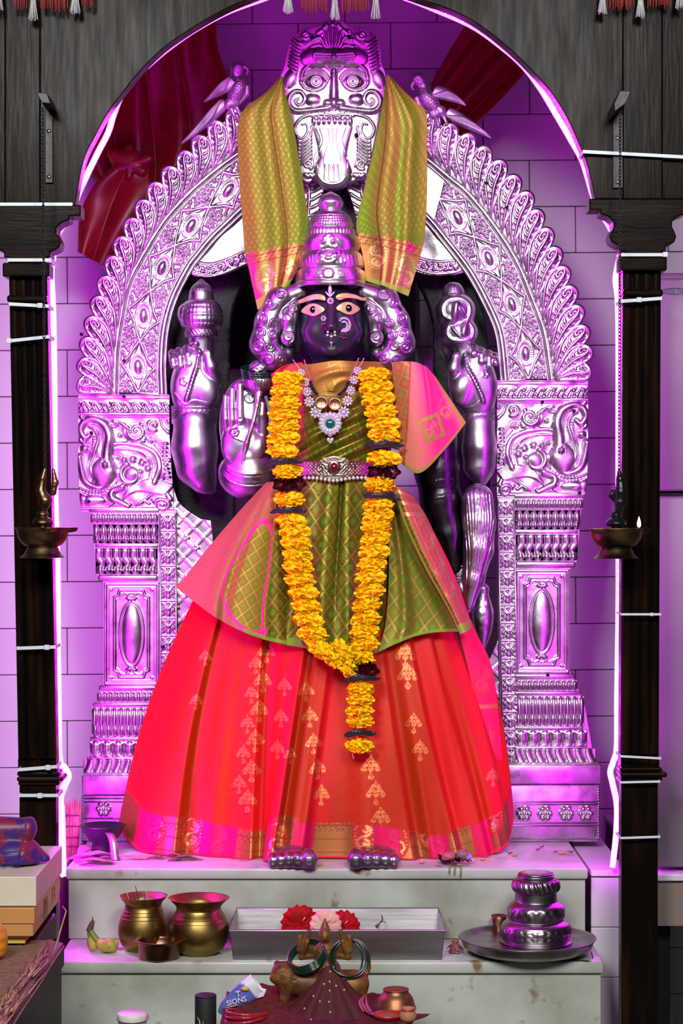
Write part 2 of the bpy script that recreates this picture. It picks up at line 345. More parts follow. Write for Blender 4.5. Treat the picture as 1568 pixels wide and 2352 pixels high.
# ---------------------------------------------------------------- setting: floor, tiled wall, ledges, fridge
D_WALL = 4.65
tag(mk('floor', *boxv(-3.2, 3.2, -1.2, 4.9, -.05, 0), M_FLOOR, smooth=False), kind='structure')
sw = D_WALL / F; rowp = 106.4; tilt = -0.0090
wall = mk('wall_back', *boxv(-3.2, 3.2, D_WALL + .004, D_WALL + .12, 0, 3.2), M_GROUT, smooth=False); tag(wall, kind='structure')
tw, th_ = 212 * sw - .0016, rowp * sw - .0016
tile0 = None
for r in range(-1, 22):
    for c in range(-1, 9):
        cx = (155 if (r % 2) else 49) + (c - 1) * 212 + 106; cy = 585.5 + (r - 5.5) * rowp + rowp + tilt * (cx - 700) + 1
        z = PZ(cy, D_WALL)
        if z < th_ / 2 + .01: continue
        if tile0 is None:
            tile0 = mk('tile', *boxv(-tw / 2, tw / 2, -.006, .004, -th_ / 2, th_ / 2, .0022), M_TILE, wall, smooth=False); o = tile0
        else: o = inst('tile', tile0, parent=wall)
        o.location = (PX(cx, D_WALL), D_WALL + random.uniform(-.0006, .0006), z); o.rotation_euler = (random.uniform(-.003, .003), tilt, random.uniform(-.003, .003))
# tiled ledges left and right of the steps
def ledge(name, lab, xa, xb, d0, d1, ytop, zb=0.0):
    zt = PZ(ytop, d0); X0, X1 = PX(xa, d0), PX(xb, d0)
    e = thing(name, lab, 'ledge', ((X0 + X1) / 2, (d0 + d1) / 2, zb))
    mk('core', *boxv(X0 + .004, X1 - .004, d0 + .006, d1, zb, zt - .012), M_GROUT, e, smooth=False)
    mk('slab', *boxv(X0, X1, d0 - .004, d1, zt - .012, zt, .002), M_TILE, e, smooth=False)
    z = zt - .0135; hh = .094; first = None
    while z - hh > zb:
        x = X0
        while x < X1 - .01:
            x2 = min(X1, x + .145); mk('tile', *boxv(x + .0008, x2 - .0008, d0, d0 + .007, z - hh, z - .0012, .0015), M_TILE, e, smooth=False); x = x2
        z -= hh
    return e
ledge('tiled_ledge', 'white tiled ledge between marble steps and slim wooden column with flame lamp', 1356, 1438, 3.93, 4.64, 1998)
ledge('tiled_ledge', 'white tiled ledge behind the stacked cardboard boxes', -60, 136, 3.95, 4.64, 2003)
e = ledge('tiled_counter', 'grimy white tiled counter under the pale fridge', 1506, 1700, 3.84, 4.6, 2008, PZ(2128, 3.84))
for xx in (1502, 1690): mk('leg', *boxv(PX(xx, 3.9), PX(xx, 3.9) + .03, 3.9, 4.5, 0, PZ(2128, 3.84)), M_DARK, e, smooth=False)
# fridge to the right
d = 3.88; e = thing('fridge', 'dusty pale mauve two-door fridge with oval maker badge', 'fridge', (PX(1600, d), 4.3, PZ(2008, 3.84)))
mk('cabinet', *boxv(PX(1500, d), PX(1760, d), d + .03, d + .5, PZ(2008, 3.84) + .003, PZ(622, d), .006), M_FRIDGE, e, smooth=False)
mk('freezer_door', *boxv(PX(1500, d), PX(1760, d), d - .015, d + .026, PZ(1128, d), PZ(640, d), .006), M_FRIDGE, e)
mk('door', *boxv(PX(1500, d), PX(1760, d), d - .015, d + .026, PZ(1990, d), PZ(1140, d), .006), M_FRIDGE, e)
mk('gasket', *boxv(PX(1503, d), PX(1755, d), d, d + .028, PZ(1140, d), PZ(1128, d)), M_DARK, e, smooth=False)
def text_obj(name, s, loc, size, matl, parent=None, rot=(PI / 2, 0, 0), ext=.0004, shear=0.0, sx=1.0, align='CENTER'):
    c = bpy.data.curves.new(name, 'FONT'); c.body = s; c.size = size; c.extrude = ext; c.align_x = align; c.align_y = 'CENTER'; c.shear = shear; c.resolution_u = 2
    o = bpy.data.objects.new(name, c); COL.objects.link(o); bpy.context.view_layer.update()
    dg = bpy.context.evaluated_depsgraph_get(); me = bpy.data.meshes.new_from_object(o.evaluated_get(dg)); bpy.data.objects.remove(o)
    me.materials.clear(); me.materials.append(matl); o = _new(name, me, parent); o.location = loc; o.rotation_euler = rot; o.scale = (sx, 1, 1); return o
M_NAVY = mat('badge_blue', (.03, .02, .10), .4)
bd = d - .0155
V, Fc = tube([P(1550 + 32 * math.cos(a), 669 + 7 * math.sin(a), bd) for a in np.linspace(0, 2 * PI, 40, endpoint=False)], .0006, 6, closed=True)
bg = mk('badge', V, Fc, M_NAVY, e); text_obj('lettering', 'VOLTAS', P(1549, 669, bd), .0105, M_NAVY, bg, shear=.25, sx=1.15)
# ---------------------------------------------------------------- marble steps
D1, D2 = 3.88, 3.693
Z1 = PZ(1993, D1); Z2 = PZ(2158, D1)
def step(lab, x0, x1, d0, d1, zt, zb, sl, back):
    e = thing('marble_step', lab, 'step', ((x0 + x1) / 2, (d0 + d1) / 2, zb), 'marble altar steps')
    mk('tread_slab', *boxv(x0 - .004, x1 + .004, d0 - .006, back, zt - sl, zt, .004), M_MARBLE, e)
    mk('riser', *boxv(x0, x1, d0 + .002, back, zb, zt - sl - .0008, .002), M_MARBLE, e, smooth=False)
    return e
step('upper marble step carrying the statue and silver pedestal', PX(157, D1), PX(1344, D1), D1, D1, Z1, Z2 + .0005, .021, 4.60)
step('lower marble step with brass pots, steel tray and silver plate', PX(133, D2), PX(1380, D2), D2, D1, Z2, 0.0, .0215, 4.60)
# ---------------------------------------------------------------- carved wooden shrine frame
DB = 3.74
arch_l = [(172, 470), (182, 415), (195, 360), (220, 310), (250, 255), (280, 215), (320, 165), (370, 115), (425, 75), (500, 30), (565, 0), (660, -32), (768, -46)]
arch_r = [(1366, 456), (1349, 380), (1329, 330), (1299, 265), (1264, 210), (1224, 165), (1184, 125), (1134, 82), (1084, 47), (1029, 20), (969, 0), (870, -32), (768, -46)]
fr = thing('wooden_shrine_frame', 'dark varnished wooden shrine frame with arched opening and fluted columns', 'shrine', (0, DB, 0))
al = catmull(arch_l, 40); ar = catmull(arch_r, 40)
mk('arch_board', *prism([(92, 470)] + [tuple(p) for p in al] + [(768, -1000), (92, -1000)], DB, DB + .04, .0015), M_WOOD, fr, smooth=False)  # boards and posts carried up out of view to stop light coming over
mk('arch_board', *prism([(1430, 456)] + [(1430, -1000), (768.3, -1000)] + [tuple(p) for p in ar[::-1]], DB, DB + .04, .0015), M_WOOD, fr, smooth=False)
for xa, xb, yb, dd in ((-80, 11, 470, .004), (13, 91, 470, -.003), (1431, 1519, 456, -.003), (1521, 1660, 456, .004)):
    mk('post_plank', *prism([(xa, yb), (xb, yb), (xb, -1000), (xa, -1000)], DB + dd, DB + .04, .001), M_WOOD, fr, smooth=False)
def column(cx0, cx1, yo, lean_bot):
    half = [(123, 470), (123, 496), (98, 496), (97, 505), (79, 512), (68, 522), (67, 534), (73, 546), (77, 557), (73, 569), (59, 577), (53, 579), (53, 591), (43, 591), (43, 605)]
    yy = yo - 470
    o = [(cx0 + x, y + yy) for x, y in half] + [(cx0 - x, y + yy) for x, y in half[::-1]]
    ca = mk('capital', *prism(o, DB - .012, DB + .045, .0025), M_WOODH, fr, smooth=False)
    mk('abacus', *boxv(PX(cx0 - 54, DB), PX(cx0 + 53, DB), DB - .012, DB + .046, PZ(637 + yy, DB), PZ(605 + yy, DB), .003), M_WOODH, ca, smooth=False)
    # fluted shaft: reeded front, lofted along the lean
    zt, zb, zf = PZ(637 + yy, DB), PZ(1748 + yy * .7, DB), PZ(1775 + yy * .7, DB)
    prof = []
    for k in range(4):
        for a in np.linspace(PI, 0, 9): prof.append((-33 + k * 22 + 10.2 * math.cos(a), 9.5 * math.sin(a)))
    prof = [(-44, -2)] + prof + [(44, -2), (44, -46), (-44, -46)]; secs = []
    for z in (zt, (zt + zb) / 2, zb + .004, zb, zf):
        t = (zt - z) / (zt - zf); cxm = cx0 + (cx1 - cx0) * t; amp = 1.0 if z > zb else .0
        secs.append([(PX(cxm + x, DB), DB + .012 - (q * amp if q > 0 else q if amp else (q if q < -40 else 4)) * DB / F, z) for x, q in prof])
    n = len(prof); V = np.array(secs).reshape(-1, 3); Fc = grid_faces(len(secs), n, True).tolist() + [list(range(n)), list(range((len(secs) - 1) * n, len(secs) * n))]
    mk('fluted_shaft', V, Fc, M_WOOD, fr, smooth=False)
    mk('ring_moulding', *boxv(PX(cx0 - 46, DB), PX(cx0 + 46, DB), DB - .004, DB + .046, PZ(694 + yy, DB), PZ(678 + yy, DB), .004), M_WOODH, fr, smooth=False)
    b = lean_bot; yb = 1772 + yy * .7
    mk('base_moulding', *boxv(PX(b - 45, DB), PX(b + 51, DB), DB - .006, DB + .046, PZ(yb + 10, DB), PZ(yb, DB), .003), M_WOODH, fr, smooth=False)
    mk('base_moulding', *boxv(PX(b - 45, DB), PX(b + 62, DB), DB - .012, DB + .05, PZ(yb + 22, DB), PZ(yb + 10.5, DB), .004), M_WOODH, fr, smooth=False)
    mk('base_moulding', *boxv(PX(b - 43, DB), PX(b + 52, DB), DB - .004, DB + .046, PZ(yb + 32, DB), PZ(yb + 22.5, DB), .003), M_WOODH, fr, smooth=False)
    mk('plinth', *boxv(PX(b - 41, DB), PX(b + 43, DB), DB + .002, DB + .042, 0, PZ(yb + 32.5, DB), .002), M_WOOD, fr, smooth=False)
column(62, 84, 470, 85); column(1476, 1471, 456, 1468)
# ---------------------------------------------------------------- LED rope light
LP = [(143, 2012), (140, 1950), (138, 1880), (136, 1832), (146, 1803), (154, 1782), (146, 1764), (134, 1745), (131, 1650), (129, 1480), (128, 1300), (122, 1100), (121, 900), (119, 760), (117, 690), (114, 640), (115, 610), (121, 575), (131, 540), (148, 510), (166, 482), (180, 445), (196, 410), (225, 350), (248, 305), (262, 260), (278, 222), (310, 180), (355, 136), (400, 100), (450, 66), (520, 28), (590, 2), (680, -28), (768, -40), (860, -28), (940, -2), (1000, 22), (1085, 60), (1150, 106), (1200, 150), (1240, 202), (1275, 260), (1310, 320), (1335, 365), (1350, 410), (1362, 450), (1380, 488), (1398, 518), (1416, 555), (1426, 585), (1420, 615), (1416, 645), (1421, 690), (1423, 800), (1423, 1000), (1423, 1200), (1423, 1400), (1420, 1600), (1419, 1715), (1411, 1750), (1404, 1772), (1409, 1798), (1419, 1850), (1417, 1920), (1409, 1992)]
lp = catmull([(x + (3 if x < 160 and y > 560 else -3 if x > 1395 and y > 560 else 0), y) for x, y in LP], 420); DL = 3.797
lw = np.array([P(x, y, float(np.interp(y, [-100, 480, 620, 1700, 1840, 2100], [DL, DL, DL + .03, DL + .03, DL + .10, DL + .11]))) for x, y in lp])
led = thing('led_rope_light', 'glowing magenta LED rope light strapped round the inside of the shrine frame', 'rope light', (0, DL, float(lw[:, 2].min())))
kx = int(np.argmin(np.hypot(lp[:, 0] - 166, lp[:, 1] - 482)))          # the run up the near column is doubled and burns brighter
V, Fc = tube(lw[:kx + 1], .0064, 8); mk('doubled_sleeve', V, Fc, M_LEDB, led); kr = int(np.argmin(np.hypot(lp[:, 0] - 1380, lp[:, 1] - 488)))
V, Fc = tube(lw[kx:kr + 1], .0056, 8); mk('sleeve', V, Fc, M_LED, led); V, Fc = tube(lw[kr:], .0056, 8); mk('sleeve', V, Fc, mat('led_rope_sleeve_dim', (.9, .7, .9), .3, emit=(.84, .012, 1.0), estr=LED_RIGHT), led)
L = np.r_[0, np.cumsum(np.linalg.norm(np.diff(lw, axis=0), axis=1))]; qs = np.arange(0, L[-1], .0085); sh = []
for i, q in enumerate(qs):
    c = np.array([np.interp(q, L, lw[:, k]) for k in range(3)]); sh.append(ball(c + [(.0018 if i % 2 else -.0018), -.0040, 0], .0021, n=5, m=6))
tag(mk('led_chips', *join(*sh), M_LEDCHIP, led), kind='stuff')
lp2 = catmull([(145, 2006), (146, 1960), (145, 1900), (143, 1850)], 30); V, Fc = tube([P(x, y, DL + .125) for x, y in lp2], .0045, 8); mk('doubled_end', V, Fc, M_LEDB, led)
# cable ties round the posts and columns
def tie(lab, x0, y0, x1, y1, hx=None, wpx=7.5, wrap=.062, dfront=None):
    d = dfront or DB - .0155
    a, b = np.array(P(x0, y0, d)), np.array(P(x1, y1, d)); e = thing('cable_tie', lab, 'cable tie', tuple((a + b) / 2), 'white cable ties'); hw = wpx / 2 * d / F
    loop = [a, b, b + [0, wrap, 0], a + [0, wrap, 0]]; V = []
    for dz in (-hw, hw):
        V += [p + [0, 0, dz] for p in loop]
        V += [p + [.0012 * (1 if i in (1, 2) else -1) * -1, .0012 * (1 if i < 2 else -1), dz] for i, p in enumerate(loop)]
    V = np.array(V); Fc = []
    for i in range(4):
        j = (i + 1) % 4; Fc += [[i, j, 8 + j, 8 + i], [4 + i, 12 + i, 12 + j, 4 + j], [i, 4 + i, 4 + j, j], [8 + i, 8 + j, 12 + j, 12 + i]]
    mk('band', V, Fc, M_TIE, e, smooth=False)
    if hx is not None:
        t = (hx - x0) / (x1 - x0); c = a + (b - a) * t; r = hw * 1.55
        mk('lock', *boxv(c[0] - r, c[0] + r, c[1] - .005, c[1] + .0005, c[2] - r, c[2] + r, .001), M_TIE, e, smooth=False)
L_ = 'white cable tie strapped round '
tie(L_ + 'the left-hand post just above its carved capital', -60, 469, 166, 469)
tie(L_ + 'the neck between capital and square block of the blackened-lamp column', 17, 597, 118, 597, wrap=.064)
tie(L_ + 'the blackened-lamp column directly under its ring moulding', 20, 698, 112, 703, 92)
tie(L_ + 'the blackened-lamp column above the lamp, lock at its outer edge', 20, 783, 114, 773, 21)
tie(L_ + 'the smooth lower half of the blackened-lamp column', 38, 1489, 128, 1486, 108)
tie(L_ + 'the blackened-lamp column just above its base moulding', 42, 1768, 130, 1761, 111)
tie(L_ + 'the plinth of the blackened-lamp column beside purple folded silk', 44, 1827, 134, 1827, 92)
tie(L_ + 'the right-hand post well above its carved capital', 1338, 348, 1600, 362)
tie(L_ + 'the neck between capital and square block of the flame-lamp column', 1426, 585, 1530, 585, 1527, wrap=.064)
tie(L_ + 'the flame-lamp column directly under its ring moulding', 1424, 692, 1520, 685, 1467)
tie(L_ + 'the smooth lower half of the flame-lamp column', 1426, 1411, 1518, 1411, 1496, 5)
tie(L_ + 'the flame-lamp column just above its base moulding', 1424, 1737, 1518, 1742, None, 5)
tie(L_ + 'the flame-lamp column just below its base moulding', 1424, 1797, 1516, 1795, None, 5)
tie(L_ + 'the bottom plinth of the flame-lamp column', 1424, 1925, 1516, 1922, None, 5)
# ---------------------------------------------------------------- embossed silver arch behind the statue
DA = 4.235; sA = DA / F
prab = thing('silver_arch_backdrop', 'embossed silver temple arch with leaf fringe, pillars and flowered pedestal behind the statue', 'temple arch', (0, DA, Z1))
CUR = {
 'L': dict(O=[(610, 238), (552, 256), (520, 272), (485, 300), (445, 340), (400, 385), (355, 435), (312, 500), (275, 565), (245, 635), (218, 710), (200, 780), (188, 850), (183, 907)],
           R=[(610, 315), (550, 352), (500, 388), (450, 430), (410, 470), (373, 514), (328, 587), (293, 657), (277, 731), (266, 810), (263, 907)],
           I=[(610, 432), (556, 478), (520, 512), (485, 546), (455, 582), (430, 616), (395, 686), (376, 756), (370, 833), (372, 907)]),
 'R': dict(O=[(925, 240), (979, 262), (1024, 290), (1064, 312), (1109, 345), (1164, 395), (1205, 445), (1232, 490), (1256, 536), (1286, 603), (1311, 667), (1331, 727), (1347, 794), (1349, 876)],
           R=[(925, 325), (981, 367), (1030, 408), (1079, 450), (1142, 530), (1187, 603), (1222, 686), (1251, 769), (1267, 876)],
           I=[(925, 452), (980, 498), (1028, 555), (1079, 622), (1120, 696), (1149, 769), (1161, 876)])}
def alen(c): return np.r_[0, np.cumsum(np.hypot(*np.diff(c, axis=0).T))]
def at(c, t):
    L = alen(c); return np.array([np.interp(t * L[-1], L, c[:, 0]), np.interp(t * L[-1], L, c[:, 1])])
def ats(c, t):
    L = alen(c); return np.stack([np.interp(t * L[-1], L, c[:, 0]), np.interp(t * L[-1], L, c[:, 1])], -1)
# canonical leaf: base at (0,0), tip near (100,0)
def leaf_mesh(small=False):
    ol = catmull([(-4, 0), (14, -9), (42, -19), (70, -27), (92, -25), (104, -10), (103, 8), (90, 20), (68, 22), (40, 15), (14, 7)], 60, closed=True)
    r = Relief(-8, 110, -34, 30, 1.9 if not small else 2.6); c = ol.mean(0)
    r.dome(62, -2, 62, 32, 13, layer='B', p=.7)
    r.line(np.vstack([ol, ol[:1]]) * .93 + [3, 0], 5.2, h=1.0)
    r.line(catmull([(-2, 0), (25, -3), (55, -5), (82, -9), (95, -4), (93, 6), (82, 8), (78, 1), (85, -1)], 40), 4.0, 3.0, h=1.3)
    for k, t in enumerate(np.linspace(14, 84, 8)):
        r.line(catmull([(t - 4, -6 - .04 * t), (t + 3, -12 - .07 * t), (t + 12, -13 - .08 * t)], 8), 3.0, 1.6, h=1.15)
        if t < 74: r.line(catmull([(t - 2, 2), (t + 4, 6 + .05 * t), (t + 12, 7 + .06 * t)], 8), 2.7, 1.5, h=1.15)
    r.line(spiral(88, -12, 11, 1.1, PI, 1, 3), 3.2, 2.2, h=1.2)
    return r.mesh(ol, back=10)
LEAFV, LEAFF = leaf_mesh(); LSV, LSF = leaf_mesh(True)
def fan_leaf(name, V, Fc, base, tip, wid, bend, q, parent):
    base, tip = np.array(base, float), np.array(tip, float); d = tip - base; L = np.hypot(*d); u = d / L; n = np.array([-u[1], u[0]])
    x = V[:, 0] / 100; y = V[:, 1] * wid; off = bend * np.sin(np.clip(x, 0, 1) * PI)
    W = np.stack([base[0] + u[0] * x * L + n[0] * (y + off), base[1] + u[1] * x * L + n[1] * (y + off), V[:, 2] * .95 + q + 7 * np.clip(x, 0, 1) ** 2], 1)
    return mk(name, px2w(W, DA), Fc, M_SILVER, parent)
# diamond panel, canvas u 0..118, w 0..100
def diamond_mesh():
    r = Relief(0, 118, 0, 100, 1.6)
    for sx in (-1, 1):
        for sy in (-1, 1):
            r.line(catmull([(59 + sx * 59, 50), (59 + sx * 38, 50 + sy * 14), (59 + sx * 19, 50 + sy * 26), (59, 50 + sy * 44)], 18), 3.6, h=1.25)
            r.line(catmull([(59 + sx * 52, 50 + sy * 3), (59 + sx * 30, 50 + sy * 12), (59 + sx * 6, 50 + sy * 30)], 14), 2.2, h=.9)
            cx, cy = 59 + sx * 46, 50 + sy * 34                      # corner flower
            for k in range(7):
                a = k * 2 * PI / 7; r.dome(cx + 9 * math.cos(a), cy + 9 * math.sin(a), 5.2, 3.8, 6, rot=a)
            r.dome(cx, cy, 4.5, h=7); r.dome(59 + sx * 25, 50 + sy * 42, 5, h=6); r.dome(59 + sx * 33, 50 + sy * 28, 4.2, h=5.5)
            r.dome(59 + sx * 18, 50 + sy * 37, 4, h=5); r.dome(59 + sx * 55, 50 + sy * 20, 4.5, 7, 6)
            r.line([(59 + sx * 59, 50), (59 + sx * 44, 50 + sy * 20)], 5, 1.2, h=1.0)
    r.ring(59, 50, 27, 21, 2.2); r.beads(arc(59, 50, 23, 17.5, 0, 350, 40), 2.2, 5)
    r.line([(2, 2), (116, 2)], 2.5); r.line([(2, 98), (116, 98)], 2.5)
    return r.mesh(None, back=4)
DMV, DMF = diamond_mesh()
rb = Relief(-22, 22, -17, 17, 1.5); rb.dome(0, 0, 18, 13.5, 13); BOV, BOF = rb.mesh(arc(0, 0, 18.4, 13.9, 0, 351, 40), back=1)
for S in 'LR':
    O, R, I = [catmull(CUR[S][k], 160) for k in 'ORI']
    mk('arch_plate', *prism([tuple(p) for p in (O * .955 + R * .045)[::4]] + [tuple(p) for p in I[::-4]], DA, DA + .035), M_SILVER, prab, smooth=False)
    for cur, rr, off, q in ((R, 6.5, 0, 3), (R, 3, 9, 1), (R, 3, -9, 1), (I, 7.5, 0, 2), (I, 4, -10, 1)):
        t = np.gradient(cur, axis=0); t /= np.hypot(*t.T)[:, None]; n = np.stack([-t[:, 1], t[:, 0]], 1); c = cur + n * off * (1 if S == 'L' else -1)
        V, Fc = tube(px2w(np.c_[c, np.full(len(c), q)], DA), rr * sA, 8); mk('rib_moulding', V, Fc, M_SILVER, prab)
    LO, LR_ = alen(O)[-1], alen(R)[-1]; N = 17
    for i in range(N):
        t = (i + .75) / N; tip = at(O, t - .018); off = .004 + .125 * t ** .7
        base = at(R, min(1, t + off)); sgn = 1 if S == 'L' else -1
        V = LEAFV * [1, sgn, 1]; Fc = LEAFF if S == 'L' else LEAFF[:, ::-1]
        fan_leaf('leaf', V, Fc, base + (tip - base) * .06, base + (tip - base) * 1.02, .98, 7 * sgn, 4 + (i % 2), prab)
        t2 = min(.99, t + .5 / N + .002); tip2 = at(O, t2 - .018); base2 = at(R, min(1, t2 + off))
        fan_leaf('leaflet', LSV * [1, -sgn, 1], LSF if S == 'R' else LSF[:, ::-1], base2 + (tip2 - base2) * .10, base2 + (tip2 - base2) * .80, .55, 5 * sgn, 0, prab)
    nP = 7 if S == 'L' else 7; mid = (R + I) / 2; Lm = alen(mid)[-1]; per = 118 / Lm; t1 = 1.0 - 6 / Lm
    for k in range(nP):
        ta, tb = t1 - (k + 1) * per, t1 - k * per
        if ta < 0: break
        def warp(V, uu, ww):
            t = ta + (tb - ta) * uu; a, b = ats(R, t), ats(I, t); d = b - a; L = np.hypot(d[:, 0], d[:, 1])[:, None]; d = d / L; a2 = a + d * 10; b2 = b - d * 10
            p = a2 + (b2 - a2) * ww[:, None]; return np.c_[p, V[:, 2] * .9 + 1]
        pn = mk('diamond_panel', px2w(warp(DMV, DMV[:, 0] / 118, DMV[:, 1] / 100), DA), DMF if S == 'R' else DMF[:, ::-1], M_SILVER, prab)
        Wb = warp(BOV, .5 + BOV[:, 0] / 118, .5 + BOV[:, 1] / 100); mk('boss', px2w(Wb, DA), BOF, M_SILVER, pn)
# bowed plates under the arch
for S, ol, low in (('L', [(424, 622), (455, 584), (485, 548), (520, 514), (560, 476), (625, 430), (640, 590), (570, 606), (520, 628), (480, 638), (445, 633)], [(440, 612), (480, 620), (520, 610), (565, 590), (630, 566)]),
                   ('R', [(915, 440), (980, 502), (1028, 557), (1074, 622), (1045, 631), (1010, 633), (975, 629), (945, 620), (915, 600)], [(925, 585), (960, 604), (1000, 614), (1040, 612), (1062, 604)])):
    xs = [p[0] for p in ol]; ys = [p[1] for p in ol]; r = Relief(min(xs), max(xs), min(ys), max(ys), 2.0)
    r.B += 3 * np.sin(r.X * .05) * np.cos(r.Y * .043); c = catmull(low, 50); r.line(c + [0, -14], 2.6); r.line(c + [0, 14], 2.6)
    for i in range(2, 48, 4):
        x, y = c[i]; sg = 1 if (i // 4) % 2 else -1; r.line(catmull([(x - 8, y + 6 * sg), (x, y - 4 * sg), (x + 9, y - 7 * sg)], 8), 3.2, 1.5); r.dome(x + 4, y + 5 * sg, 4.5, h=5); r.dome(x - 5, y - 4 * sg, 3.4, h=4)
    V, Fc = r.mesh(ol, back=8); V[:, 2] -= 6; mk('bowed_plate', px2w(V, DA), Fc, M_SILVER, prab)
for ol in ([(682, 405), (745, 425), (742, 455), (728, 492), (712, 530), (700, 560), (684, 560)], [(795, 430), (860, 400), (862, 520), (838, 548), (818, 500), (808, 462)]):
    xs = [p[0] for p in ol]; ys = [p[1] for p in ol]; r = Relief(min(xs), max(xs), min(ys), max(ys), 2.0)
    cx = sum(xs) / len(xs); s_ = 1 if cx > CX - 20 else -1
    for k in range(8): r.line(catmull([(cx - 26 * s_, 410 + k * 18), (cx, 424 + k * 18), (cx + 24 * s_, 420 + k * 18)], 12), 3.2, 1.5)
    r.line(catmull([(cx - 5, 400), (cx + 4 * s_, 470), (cx + 14 * s_, 560)], 10), 4, 2)
    V, Fc = r.mesh(ol, back=6); V[:, 2] += 4; mk('flanking_leaf_plate', px2w(V, DA), Fc, M_SILVER, prab)
# makara panels (drawn for the right pier, mirrored for the left)
def c5(*pts): return np.array([(900 + x * .3189, 450 + y * .3189) for x, y in pts])
def makara():
    r = Relief(1138, 1350, 872, 1142, 1.35)
    def st(pts, r0, r1=None, n=24, **k): r.line(catmull(c5(*pts), n), r0, r1, **k)
    def sp(x, y, rad, turns, a0, dr, r0=3.6, r1=2.2): q = c5((x, y))[0]; r.line(spiral(q[0], q[1], rad * .3189, turns, a0, dr, 2), r0, r1, h=1.2); r.dome(q[0], q[1], 4, h=6)
    def dm(x, y, a, b=None, h=None, rot=0, **k): q = c5((x, y))[0]; r.dome(q[0], q[1], a * .3189, (b or a) * .3189, h, rot, **k)
    for y, rr in ((1330, 3), (1352, 2), (1468, 5), (1488, 2), (2150, 4), (2172, 2)): st([(745, y), (1415, y)], rr, n=2)
    for k, x in enumerate(range(765, 1400, 36)):
        st([(x - 16, 1440), (x, 1412), (x + 20, 1385)], 3.2, 1.6, 8)
        if k % 2: dm(x, 1400, 14); dm(x + 16, 1428, 11)
    sp(990, 1595, 62, 1.7, 0, 1, 6, 3); sp(870, 1545, 42, 1.4, 2, -1, 4.5, 2.4); sp(1150, 1532, 28, 1.2, 1, 1, 3.4, 2); sp(885, 1660, 26, 1.2, 3, 1, 3.4, 2); sp(1165, 1665, 22, 1.1, 0, -1)
    st([(760, 1600), (800, 1560), (820, 1500)], 4, 2); st([(1050, 1570), (1090, 1540), (1130, 1515)], 4, 2); st([(930, 1640), (960, 1670), (1030, 1660), (1080, 1600), (1075, 1540)], 4.5, 2.5)
    for k in range(9): dm(785 + 10 * math.sin(k * .5), 1680 + k * 30, 20, 12, 5)
    st([(860, 1960), (830, 1850), (850, 1760), (920, 1710), (1010, 1690), (1110, 1680), (1190, 1700)], 8, 3, 30); st([(900, 1960), (880, 1860), (900, 1790), (960, 1740), (1060, 1720), (1150, 1720)], 5, 2, 30)
    st([(810, 1930), (800, 1840), (820, 1740), (860, 1690)], 4, 2); st([(940, 1660), (1000, 1650), (1080, 1680), (1180, 1690)], 5, 2)
    # trunk, head, jaw
    st([(1215, 1900), (1200, 1800), (1195, 1700), (1190, 1610), (1225, 1540), (1300, 1508), (1365, 1530), (1390, 1590), (1360, 1640), (1320, 1615)], 15, 5.5, 60, h=1.0)
    st([(1290, 1950), (1320, 1850), (1290, 1740), (1265, 1650), (1290, 1580), (1330, 1560)], 6, 3, 40, h=1.5)
    r.beads(catmull(c5((1320, 1900), (1330, 1800), (1300, 1700), (1300, 1620)), 30), 2.8); dm(1360, 1720, 34, 28, 10); st([(1335, 1700), (1385, 1745)], 2); sp(1370, 1650, 24, 1.1, 0, 1)
    dm(1225, 1890, 105, 115, 15, p=.6); dm(1212, 1835, 34, 42, 19, .5); r.ring(*c5((1212, 1835))[0], 11, 14, 2, h=7); dm(1212, 1840, 15, 15, 22)
    st([(1395, 1780), (1385, 1880), (1345, 1965), (1270, 2000), (1210, 1990)], 10, 5, 30, h=1.2)
    r.beads(catmull(c5((1128, 1860), (1140, 1950), (1220, 2020), (1320, 2030), (1400, 2000)), 40), 3.6); st([(1115, 1870), (1130, 1970), (1220, 2045), (1330, 2055), (1405, 2030)], 3)
    dm(1300, 2090, 90, 40, 9); dm(1380, 2085, 40, 40, 8)
    # crowned shell body with feathers and clawed foot
    sp(1030, 1905, 78, 1.6, -1.2, 1, 7, 3); dm(1030, 1905, 60, 60, 9)
    for x, y in ((905, 1858), (950, 1818), (1015, 1795), (1078, 1805)): dm(x, y, 26, 26, 9); q = c5((x, y))[0]; r.carve([(q[0] - 4, q[1]), (q[0] + 4, q[1])], 1.3)
    for k in range(8): st([(760 + k * 6, 1985 + k * 8), (860 + k * 16, 1945 + k * 10), (1000 + k * 10, 1975 + k * 12), (1080 + k * 4, 2060 + k * 6)], 4.6, 2.4, 24, h=1.2)
    st([(1090, 1990), (1160, 2020), (1165, 2070), (1110, 2100), (1050, 2130)], 10, 6, 24, h=1.1)
    for k in range(4): st([(1040 + k * 32, 2120), (1080 + k * 32, 2138)], 5, 3, 4)
    sp(815, 2125, 46, 1.5, -.5, -1, 5, 3); st([(770, 2080), (800, 2030), (870, 2040), (960, 2110)], 5, 2.5); st([(900, 2110), (940, 2090), (990, 2130)], 4, 2)
    for x, y in ((760, 1520), (770, 1800), (955, 1545), (1110, 1620), (1120, 1780), (1385, 1490), (960, 1880), (870, 2090)): dm(x, y, 17)
    r.B += 1.5 * np.sin(r.X * .11) * np.cos(r.Y * .09)
    return r.mesh([(1140, 874), (1349, 874), (1349, 1055), (1347, 1100), (1341, 1141), (1140, 1141)], back=14)
MKV, MKF = makara()
V = MKV.copy(); V[:, 2] += 9; mk('makara_panel', px2w(V, DA), MKF, M_SILVER, prab)
